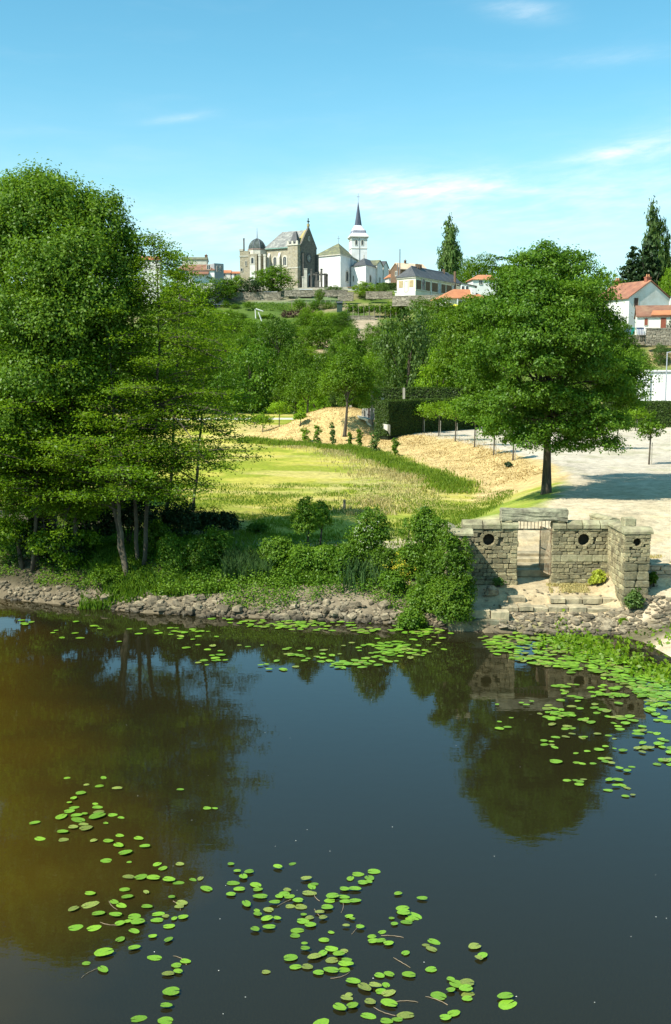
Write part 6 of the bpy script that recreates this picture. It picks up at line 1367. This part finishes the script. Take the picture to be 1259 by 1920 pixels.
def upright_shrub(px, base, top, w, Y, lab, mt=None, n=900):
    x = X(px, Y); zb = H1(x, Y); h = (base-top)/FPX*Y; r = w/2/FPX*Y; R = root('shrub', (x, Y, zb), lab, 'shrub'); m = MB()
    for i in range(5): a = i*1.3; m.tube([(x, Y, zb-.1), (x+r*.6*math.cos(a), Y+r*.6*math.sin(a), zb+h*.9)], [.02, .006], 4)
    m.build('stems', BARK, R); bl = [(x+r*.3*math.cos(i*2.2), Y+r*.3*math.sin(i*2.2), zb+h*(.2+.17*i), r*.65, r*.65, h*.17) for i in range(5)]
    C, N = blob_leaves(bl, n, r*.3, .9, per=12); obj('foliage', leaves_mesh('foliage', C-np.array(R.location), N, .14, mt or L_MID), R)
for (px, b, t, w, Y, lab, mt) in ((595, 838, 800, 16, 97, 'narrow green shrub on the face of the mound, leftmost of the planted shrubs', None), (624, 832, 790, 12, 97, 'thin pale green shrub on the mound left of the dark trunk', L_GREY), (657, 832, 806, 9, 95.5, 'tiny shrub on the mound just right of the dark trunk', L_MID),
        (675, 838, 806, 14, 95, 'small green shrub on the mound, second right of the dark trunk', L_MID), (704, 852, 812, 22, 88, 'wispy grey shrub with dark base on the straw bank', L_GREY), (743, 862, 832, 15, 86, 'small green shrub furthest right on the straw bank', L_MID), (573, 822, 795, 18, 100, 'green shrub on the left flank of the mound', L_BRIGHT), (958, 868, 858, 14, 70, 'dark little plant at the crest near the big round tree', L_DARK)):
    upright_shrub(px, b, t, w, Y, lab, mt)

# ---- tall willows and alders on the left bank
W1 = [lobe(*q) for q in ((85, 420, 50, 110, 80), (70, 365, 50, 60, 42), (130, 385, 50, 55, 42), (30, 375, 51, 60, 45), (190, 425, 49.5, 52, 45), (210, 480, 49.5, 50, 50), (150, 470, 48, 60, 50), (90, 500, 47.5, 70, 60), (20, 460, 48.5, 60, 60), (-30, 420, 50, 60, 60),
    (225, 545, 49, 46, 55), (170, 570, 47.5, 60, 55), (100, 610, 47, 70, 55), (30, 590, 47, 65, 60), (-40, 560, 49, 70, 80), (60, 700, 47, 75, 60), (140, 700, 47.5, 65, 55), (215, 640, 48.5, 50, 55), (0, 790, 47, 75, 60), (235, 455, 50, 25, 35), (85, 335, 50, 25, 15), (195, 375, 49.7, 26, 20))]
near_tree('willow_tree', -12.2, 43.5, 16.5, nearer(W1, 8.0), .42, L_WILLOW, 'tallest willow like tree with a domed crown at the far left', 140000, .125, .40, .9, .45, seed=11, per=64, trunk_top=(-12, 43.2, 12), shell=.42)
W2 = [lobe(*q) for q in ((60, 800, 42, 80, 55), (20, 870, 41.5, 70, 50), (110, 860, 41, 60, 40), (60, 940, 41, 55, 40), (-40, 900, 42, 70, 60), (110, 940, 40.5, 48, 34), (95, 1020, 40.2, 42, 26), (125, 1045, 40, 22, 14), (20, 1000, 41, 48, 30), (90, 760, 42, 60, 40), (150, 800, 41.5, 44, 32), (-50, 780, 43, 60, 70), (170, 900, 41, 42, 24), (150, 960, 40.8, 34, 20), (130, 700, 43, 55, 45), (30, 720, 43, 60, 45), (160, 1010, 40.6, 22, 16))]
near_tree('alder_tree', -12.3, 41.8, 12, W2, .22, L_ALDER, 'spreading low alder overhanging the water at the far left', 120000, .115, .30, .45, seed=12, per=28, trunk_top=(-12.5, 42, 9))
def alder(label, stems, seed, nbr, zspan, blen, mt=L_ALDER, leaf=.11, dens=1.0, boughs=(), dirbias=0.0):
    """slender trees with near-horizontal sprays of leaves; stems are polylines of (px, py, D)"""
    global RNG; RNG = np.random.default_rng(seed); rs = random.Random(seed)
    p0 = P(*stems[0][0]); R = root('alder_tree', (p0[0], p0[1], H1(p0[0], p0[1])), label, 'tree'); Cs = []; Ns = []
    tr = MB(); br = MB()
    for st in stems:
        pts = [Vector(P(*q)) for q in st]; pts[0].z = H1(pts[0].x, pts[0].y)-.2; n = len(pts)
        fine = []
        for i in range(n-1):
            for k in range(4): fine.append(pts[i].lerp(pts[i+1], k/4)+Vector((rs.uniform(-.04, .04), rs.uniform(-.04, .04), 0)))
        fine.append(pts[-1]); m = len(fine); r0 = .086*rs.uniform(.9, 1.15); rad = [r0*(1.35 if i == 0 else 1)*(1-.86*i/(m-1)) for i in range(m)]
        tr.tube(fine, rad, 8)
        for b in range(nbr):
            t = zspan[0]+(zspan[1]-zspan[0])*(b+rs.random())/nbr; i = min(int(t*(m-1)), m-2); s = fine[i].lerp(fine[i+1], t*(m-1)-i); a = rs.uniform(0, 6.283)
            if rs.random() < abs(dirbias): a = rs.gauss(0, .7) if dirbias > 0 else math.pi+rs.gauss(0, .7)
            L = blen*(1.15-1.02*max(0, t-.35)/.65)*rs.uniform(.5, 1.15); d = Vector((math.cos(a), math.sin(a), rs.uniform(-.05, .35)))
            e = s+d*L; mid = s.lerp(e, .5)+Vector((0, 0, L*.07)); c = [s, s.lerp(mid, .5)+Vector((0, 0, L*.04)), mid, mid.lerp(e, .5)+Vector((0, 0, L*.02)), e]
            rr = max(.012, rad[i]*.42); br.tube(c, [rr, rr*.8, rr*.6, rr*.4, .006], 5)
            for k in range(int(4+L*2.2)):
                f = rs.uniform(.3, 1.05); q = c[0].lerp(c[-1], min(f, 1)); q = q+Vector((0, 0, L*.07*math.sin(math.pi*min(f, 1)))); sw = L*.22*(1.1-f*.5); o = Vector((rs.gauss(0, sw), rs.gauss(0, sw), rs.gauss(0, .07)))
                if o.length > .35: br.tube([q, q+o], [.011, .005], 4)
                q = q+o; nn = int(34*dens*rs.uniform(.5, 1.3)*(1.1-.45*t)); off = RNG.normal(size=(nn, 3))*np.array([.26, .26, .085]); Cs.append(np.array(q)+off); Ns.append(np.array([0, -.1, .9])+RNG.normal(size=(nn, 3))*.48)
    for (si, sj, ex, ey, ed) in boughs:
        s = Vector(P(*stems[si][sj])); e = Vector(P(ex, ey, ed)); L = (e-s).length; c = curve(s, e, .04, 7, .05); br.tube(c, [.05, .042, .034, .026, .018, .012, .005], 6)
        for k in range(int(9+L*5)):
            f = rs.uniform(.25, 1.0)*5.98; i = int(f); q = c[i].lerp(c[i+1], f-i); o = Vector((rs.gauss(0, .35), rs.gauss(0, .45), rs.gauss(0, .16)))*(1.15-f/9); br.tube([q, q+o], [.012, .004], 4)
            nn = int(26*rs.uniform(.5, 1.3)); off = RNG.normal(size=(nn, 3))*np.array([.24, .24, .07]); Cs.append(np.array(q+o)+off); Ns.append(np.array([0, -.1, .9])+RNG.normal(size=(nn, 3))*.48)
    tr.build('trunk', BARKP, R, True); br.build('branches', BARK, R)
    C = np.concatenate(Cs); N = np.concatenate(Ns); obj('crown', leaves_mesh('crown', C-np.array(R.location), N, leaf, mt), R); print('alder leaves', len(C)); return R
alder('forked pale stemmed alder leaning left over the stony bank', [[(238, 1095, 38.6), (222, 1000, 38.9), (205, 900, 39.4), (190, 800, 40), (170, 680, 40.5), (155, 560, 41)], [(240, 1096, 38.6), (228, 1000, 38.7), (216, 900, 38.9), (214, 780, 39.2), (206, 640, 39.6), (196, 520, 40)]], 5, 50, (.28, .98), 2.7, dens=1.35, boughs=((0, 2, 280, 860, 37.8), (1, 2, 120, 880, 38)))
alder('straight slender alder between the forked alder and the rightmost alder', [[(259, 1065, 39.8), (255, 960, 39.9), (252, 860, 40), (250, 740, 40.3), (248, 620, 40.6), (244, 480, 41)]], 6, 56, (.27, .98), 2.9, dens=1.35, boughs=((0, 2, 340, 850, 38.4),))
alder('rightmost alder with long thin boughs reaching over the meadow', [[(270, 1062, 39.5), (277, 960, 39.7), (287, 860, 40), (293, 760, 40.3), (300, 640, 40.6), (296, 520, 41), (285, 440, 41.3)]], 7, 84, (.20, .99), 3.1, dens=1.3, dirbias=.30, boughs=((0, 2, 447, 885, 37.8), (0, 3, 482, 795, 37.6), (0, 2, 400, 925, 38.5), (0, 3, 455, 830, 39.5), (0, 3, 430, 740, 38.2), (0, 4, 440, 690, 39.2), (0, 4, 410, 640, 38.4), (0, 3, 380, 860, 37.6)))
alder('thin alder behind, its feathery top showing against the houses', [[(310, 1000, 47), (322, 880, 47), (330, 760, 47), (335, 640, 47), (338, 560, 47), (325, 472, 47.5)]], 8, 56, (.22, .99), 2.8, dens=1.35, boughs=((0, 2, 440, 740, 46), (0, 3, 425, 660, 46), (0, 4, 400, 590, 46.5), (0, 1, 420, 840, 46)))
alder('small alder filling the gap above the shaded scrub', [[(360, 960, 49), (372, 860, 49), (380, 760, 49), (385, 680, 49), (378, 575, 49)]], 9, 34, (.40, .99), 2.3, dens=1.1)

alder('leafy alder with layered boughs at the far left, in front of the willow', [[(60, 1035, 40.3), (70, 900, 40.2), (78, 760, 40), (84, 620, 40), (88, 500, 40.3)], [(40, 1040, 40.6), (20, 900, 40.6), (0, 760, 40.4), (-10, 620, 40.4)]], 10, 56, (.22, .97), 3.0, dens=1.35)
alder('broad alder between the far left alder and the forked alder', [[(140, 1040, 40.5), (142, 920, 40.2), (138, 800, 39.9), (132, 660, 39.9), (128, 540, 40.1)]], 11, 70, (.18, .98), 3.0, dens=1.4, boughs=((0, 1, 60, 960, 38.6), (0, 1, 200, 930, 38.4), (0, 2, 40, 860, 38.4), (0, 1, 110, 1010, 38.2)))
def copy_thing(name, dx, dy, rz, s, label):
    src = bpy.data.objects[name]; r = src.copy(); SC.collection.objects.link(r); r['label'] = label; r.location = (src.location.x+dx, src.location.y+dy, H1(src.location.x+dx, src.location.y+dy)); r.rotation_euler = (0, 0, rz); r.scale = (s, s, s)
    for ch in list(src.children): c = ch.copy(); SC.collection.objects.link(c); c.parent = r
copy_thing('willow_tree', -9.5, 6.5, 2.1, .95, 'willow like tree standing to the left of the tallest willow'); copy_thing('willow_tree', -20, 8, 4.0, .85, 'willow like tree furthest left along the bank')
# dark scrub behind the stems
def bank_bush(px, py, D, w, h, mt, lab, n, leaf=.1, clump=.16, name='bush', flat=.8, per=22, k=0, nl=5, spiky=0):
    """bush whose foot stands on the ground at column px, distance D"""
    rs = random.Random(int(px*7+D)); x = X(px, D); zb = H1(x, D); R = root(name, (x, D, zb), lab, 'bush'); bl = []
    for i in range(nl): a = rs.uniform(0, 6.28); q = rs.uniform(0, .55); bl.append((x+q*w*math.cos(a), D+q*w*.7*math.sin(a), zb+h*rs.uniform(.28, .72), w*rs.uniform(.4, .6), w*rs.uniform(.35, .5), h*rs.uniform(.24, .38)))
    bl.append((x, D, zb+h*.4, w*.7, w*.6, h*.42)); C, N = blob_leaves(bl, n, clump, flat, per=per, zmin=-.5, shell=.55)
    m = MB()
    for i in range(6): b = bl[i % len(bl)]; m.tube([(x+rs.uniform(-.1, .1), D, zb-.1), (b[0], b[1], b[2]+b[5]*.5)], [.025, .008], 4)
    m.build('stems', BARK, R); obj('foliage', leaves_mesh('foliage', C-np.array(R.location), N, leaf, mt), R); return R
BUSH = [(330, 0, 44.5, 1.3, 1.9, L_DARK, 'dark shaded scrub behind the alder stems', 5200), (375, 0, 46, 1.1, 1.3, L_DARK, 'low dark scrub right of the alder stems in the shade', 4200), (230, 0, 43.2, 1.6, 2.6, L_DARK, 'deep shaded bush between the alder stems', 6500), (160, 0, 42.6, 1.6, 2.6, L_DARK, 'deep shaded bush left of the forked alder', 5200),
  (290, 0, 41.5, .8, 1.3, L_MID, 'small leafy bush at the foot of the rightmost alder', 3200), (195, 0, 38.7, .9, .7, L_MID, 'low weeds on the stony bank left of the forked alder', 2600), (425, 0, 47.5, .8, .8, L_DARK, 'low shaded shrub at the edge of the tree shadow', 2200), (60, 0, 41.0, 1.2, 1.6, L_DARK, 'dark bush under the low alder', 4200), (110, 0, 40.3, 1.0, 1.3, L_DARK, 'dark bush above the stones at the far left', 3200),
  (325, 0, 38.9, .95, 1.25, L_BANK, 'leafy bush on the bank right of the alders', 6200), (368, 0, 38.6, .85, 1.35, L_BANK, 'tall weeds left of the reed clump', 6200), (405, 0, 39.2, .8, 1.5, L_BANK, 'dark green bush behind the reed clump', 5200), (520, 0, 38.6, .85, 1.2, L_BANK, 'nettle like bush right of the reed clump', 6200),
  (562, 0, 38.3, .8, 1.15, L_BANK, 'green bank bush below the small hornbeam', 6000), (605, 0, 38.2, .75, 1.05, L_BANK, 'green bank bush half way to the flowering elder', 5600), (645, 0, 37.9, .75, 1.1, L_BANK, 'bushy weeds left of the flowering elder', 5600), (690, 0, 38.2, .95, 2.25, L_BANK, 'pale flowering elder bush rising above the bank', 9500), (725, 0, 37.6, .7, 1.2, L_BANK, 'bush right under the flowering elder', 5000),
  (776, 0, 37.2, .75, 1.5, L_BANK, 'green bush between the elder and the gateway ivy', 6500), (812, 0, 38.2, .8, 2.0, L_BANK, 'tall bush with upright tip left of the gateway pier', 9500), (838, 0, 35.4, .9, 2.6, L_ASH, 'dense bush leaning over the left gateway pier', 11500), (858, 0, 34.05, .8, 2.4, L_BANK, 'dense climbing bush hiding the front of the left pier', 9000),
  (840, 0, 34.7, .75, 1.6, L_BANK, 'leafy bush spilling from the pier down to the stones', 7500), (775, 0, 34.55, .55, .85, L_BANK, 'fresh green bush at the waterline left of the pier', 4200), (800, 0, 35.2, .6, .9, L_BANK, 'low leafy growth on the stones beside the pier bush', 4000), (745, 0, 36.3, .6, 1.0, L_BANK, 'low bush above the rubble in the middle of the bank', 4200),
  (1137, 0, 36.5, .30, .62, L_YELLOW, 'yellow green weed in the corner of the gateway wall', 1500), (1128, 0, 36.7, .22, .35, L_YELLOW, 'smaller yellow weed at the foot of the gateway wall', 600), (1206, 0, 34.35, .36, .85, L_GREY, 'grey green scrubby weed in front of the right pier', 2200), (1184, 0, 33.95, .14, .2, L_BRIGHT, 'little bright green tuft on the rubble below the right pier', 420),
  (1240, 0, 35.6, .2, .55, L_MID, 'small dark weed on the low dry stone wall', 700), (943, 0, 36.75, .28, .35, L_GREY, 'small weed at the foot of the gateway wall left of the doorway', 600), (478, 0, 46.5, .5, .5, L_BANK, 'small tuft of weeds on the shaded trodden ground', 900), (655, 0, 39.5, .5, .5, L_MID, 'pale low weeds beside the trodden path', 1000)]
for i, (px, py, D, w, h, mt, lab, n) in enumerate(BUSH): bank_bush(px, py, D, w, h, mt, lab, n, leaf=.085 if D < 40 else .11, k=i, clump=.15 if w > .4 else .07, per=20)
def creeper():
    R = root('climbing_bush', (X(860, 34.6), 34.5, .3), 'leafy climber hanging over the left gateway pier and wall', 'climber'); C, N = blob_leaves([lobe(*q) for q in ((842, 1040, 34.3, 22, 40), (866, 1075, 34.2, 22, 40), (835, 1000, 34.6, 14, 18), (872, 1030, 34.4, 10, 26), (880, 1110, 34.4, 12, 34), (850, 1120, 34.2, 26, 30), (825, 985, 35.2, 14, 14))], 8500, .13, .8, per=22)
    obj('foliage', leaves_mesh('foliage', C-np.array(R.location), N, .085, L_BANK), R); MB().tube([(X(862, 34.5), 34.5, .2), (X(855, 34.4), 34.4, 1.4), (X(845, 34.5), 34.5, 2.4)], [.04, .03, .01], 5).build('stem', BARK, R)
creeper()
def accents():
    # creamy elder blossom and yellow ragwort flowers
    rs = random.Random(3)
    for (px, py, D, sx, sz, n, nm, lab, mt) in ((690, 1010, 37.7, .4, .4, 22, 'elder_blossom', 'creamy flower heads on the elder bush', mat('blossom', (.62, .62, .45), (.5, .52, .34), 9)), (752, 1072, 36.4, .22, .28, 26, 'yellow_flowers', 'yellow flowers in the bank weeds left of the gateway', mat('yellow_petal', (.62, .50, .04), (.5, .42, .03), 9))):
        C = []
        for i in range(n):
            x, y, z = P(px, py, D); cx, cz = x+rs.gauss(0, sx), z+rs.gauss(0, sz)
            for k in range(12): C.append((cx+rs.gauss(0, .045), y+rs.gauss(0, .12), cz+rs.gauss(0, .03)))
        C = np.array(C); o = obj(nm, leaves_mesh(nm, C, np.array([0, -.5, .8])+RNG.normal(size=C.shape)*.4, .032, mt)); tag(o, lab, 'flowers', kind='stuff')
accents()
# small hornbeams on the bank
for (px, D, top, q, lab, n) in ((575, 40.6, 930, ((575, 960, 40.6, 22, 18), (562, 975, 40.6, 17, 15), (590, 970, 40.5, 16, 14), (572, 990, 40.4, 22, 14), (575, 942, 40.6, 9, 12)), 'small dark green hornbeam in front of the sunlit meadow', 4600),
                             (600, 43.5, 935, ((600, 955, 43.5, 16, 16), (608, 975, 43.5, 15, 12), (592, 980, 43.5, 14, 12)), 'second small hornbeam just right behind the first', 3000)):
    x = X(px, D); near_tree('hornbeam', x, D, Z(top, D), [lobe(*b) for b in q], .05, L_BANK, lab, n, .085, .14, .6, seed=int(px), per=18)
x = X(762, 39.5); near_tree('sapling', x, 39.5, Z(965, 39.5), [lobe(*b) for b in ((765, 985, 39.5, 12, 14), (755, 1000, 39.5, 8, 10), (770, 1010, 39.5, 8, 8))], .025, L_BANK, 'wispy sapling on the bare sandy patch left of the gateway', 500, .08, .12, .6, seed=77, per=10)

# ---- grasses
def blades(name, xy, h, mt, lab, cat, width=.03, lean=.35, face=None):
    n = len(xy); x = xy[:, 0]; y = xy[:, 1]; z = hgt(x, y); hh = h*RNG.uniform(.6, 1.25, n)*(.45+.95*vnoise(x*.7, y*.5, 61)); a = RNG.uniform(0, 6.28, n); l = lean*hh*RNG.uniform(.2, 1.2, n); b = RNG.uniform(0, 3.14, n); wx = np.cos(b)*width*.5; wy = np.sin(b)*width*.5
    V = np.empty((n, 5, 3)); V[:, 0] = np.stack([x-wx, y-wy, z-.02], 1); V[:, 1] = np.stack([x+wx, y+wy, z-.02], 1)
    mx, my, mz = x+np.cos(a)*l*.35, y+np.sin(a)*l*.35, z+hh*.62; V[:, 2] = np.stack([mx+wx*.8, my+wy*.8, mz], 1); V[:, 3] = np.stack([x+np.cos(a)*l, y+np.sin(a)*l, z+hh*.95], 1); V[:, 4] = np.stack([mx-wx*.8, my-wy*.8, mz], 1)
    o = obj(name, mesh_np(name, V.reshape(-1, 3), np.arange(n*5).reshape(n, 5), mt)); tag(o, lab, cat, kind='stuff'); return o
def rejection(n, x0, x1, y0, y1, f):
    out = []; c = 0
    while c < n:
        x = RNG.uniform(x0, x1, n*2); y = RNG.uniform(y0, y1, n*2); k = RNG.random(n*2) < f(x, y); out.append(np.stack([x[k], y[k]], 1)); c += k.sum()
    return np.concatenate(out)[:n]
foot = lambda x, y: emb_dist(x, y)
blades('tall_grass', rejection(15000, -18, 11, 58, 116, lambda x, y: np.exp(-((foot(x, y)-np.interp(y, [60, 69, 79, 88, 99, 112], [-3.6, -4.6, -5.1, -5.7, -6.0, -4.5])+1.2*(fbm(x*.4, y*.3, 4)-.5))/.95)**2)*sstep(60, 64, y)*(.35+.65*vnoise(x*.8, y*.6, 3))*sstep(-12, -6, x)), .40, L_GRASS, 'band of tall green grass along the foot of the straw bank', 'grass', .055, .5)
blades('dry_grass', rejection(9000, -8, 11, 52, 96, lambda x, y: np.exp(-((foot(x, y)+6.8)/2.2)**2)*(.2+.8*sstep(.45, .7, fbm(x*.5, y*.5, 8)))), .22, L_DRY, 'dry straw coloured grass between the meadow and the tall green grass', 'grass', .045, .6)
blades('meadow_grass', rejection(36000, -14, 10, 42, 66, lambda x, y: sstep(.3, .65, fbm(x*.6, y*.6, 15))*(1-sstep(-1, 0, foot(x, y)))*(1-.7*sstep(50, 66, y))), .12, L_GRASS, 'short tufts of meadow grass behind the bank bushes', 'grass', .035, .6)
blades('reeds', np.concatenate([rejection(1500, X(415, 38.2), X(505, 38.2), 37.7, 38.9, lambda x, y: 1+0*x), rejection(260, X(640, 37), X(730, 37), 36.6, 37.8, lambda x, y: 1+0*x)]), 1.0, L_REED, 'clump of long bladed reeds on the bank', 'reeds', .035, .38)
blades('bank_weeds', rejection(16000, -9.5, 4.2, 37.2, 41.5, lambda x, y: sstep(.35, .6, fbm(x, y, 19))*np.where((y-np.interp(x, YBX, YBY)) < 4.8, 1, .25)), .34, L_BANK, 'weeds and coarse grass covering the top of the bank', 'weeds', .05, .6)
def litter(name, n, f, z0, z1, size, mt, lab, cat, box):
    xy = rejection(n, *box, f); C = np.stack([xy[:, 0], xy[:, 1], hgt(xy[:, 0], xy[:, 1])+RNG.uniform(z0, z1, n)], 1)
    o = obj(name, leaves_mesh(name, C, np.array([0, -.25, 1.])+RNG.normal(size=C.shape)*.55, size, mt)); tag(o, lab, cat, kind='stuff')
bs_ = lambda x, y: y-np.interp(x, YBX, YBY)
litter('ivy_ground_cover', 42000, lambda x, y: (bs_(x, y) > .55+.7*vnoise(x*1.5, y*1.5, 6))*(bs_(x, y) < 9)*sstep(.22, .42, fbm(x*.9, y*.9, 12)), .0, .22, .09, L_MID, 'low ivy and seedlings covering the shaded soil under the left trees', 'ground cover', (-18, -4.5, 36, 52))
litter('bank_creepers', 30000, lambda x, y: (bs_(x, y) > .2+1.3*vnoise(x*.9, y*.3, 16)-.3)*(bs_(x, y) < 5)*sstep(.25, .45, fbm(x*.9, y*.9, 22)), .0, .45, .085, L_BANK, 'creeping leaves hanging over the top of the stony bank', 'creepers', (-6.5, 4.3, 35.3, 42))
blades('gate_weeds', rejection(2200, 4.6, 12.5, 35.2, 37.0, lambda x, y: sstep(.42, .62, fbm(x*1.4, y*1.6, 29))*(x > 7.6)*(y > 36.1)*(.15+.85*vnoise(x*4, y*4, 8)**2)), .10, L_DRY, 'dry weeds on the sandy ground at the foot of the gateway', 'weeds', .03, .7)
blades('straw_mulch', rejection(20000, -9, 13, 60, 114, lambda x, y: np.clip(np.exp(-((foot(x, y))/2.6)**2)+np.exp(-(((x-.3)/6.0)**2+((y-105)/6)**2)), 0, 1)*sstep(61, 65, y)*sstep(-9, -6, x)), .09, leafmat('straw_blade', (.42, .29, .11), (.62, .46, .21), .1, 1.0), 'loose straw mulch covering the bank and mound', 'straw', .04, 1.6)
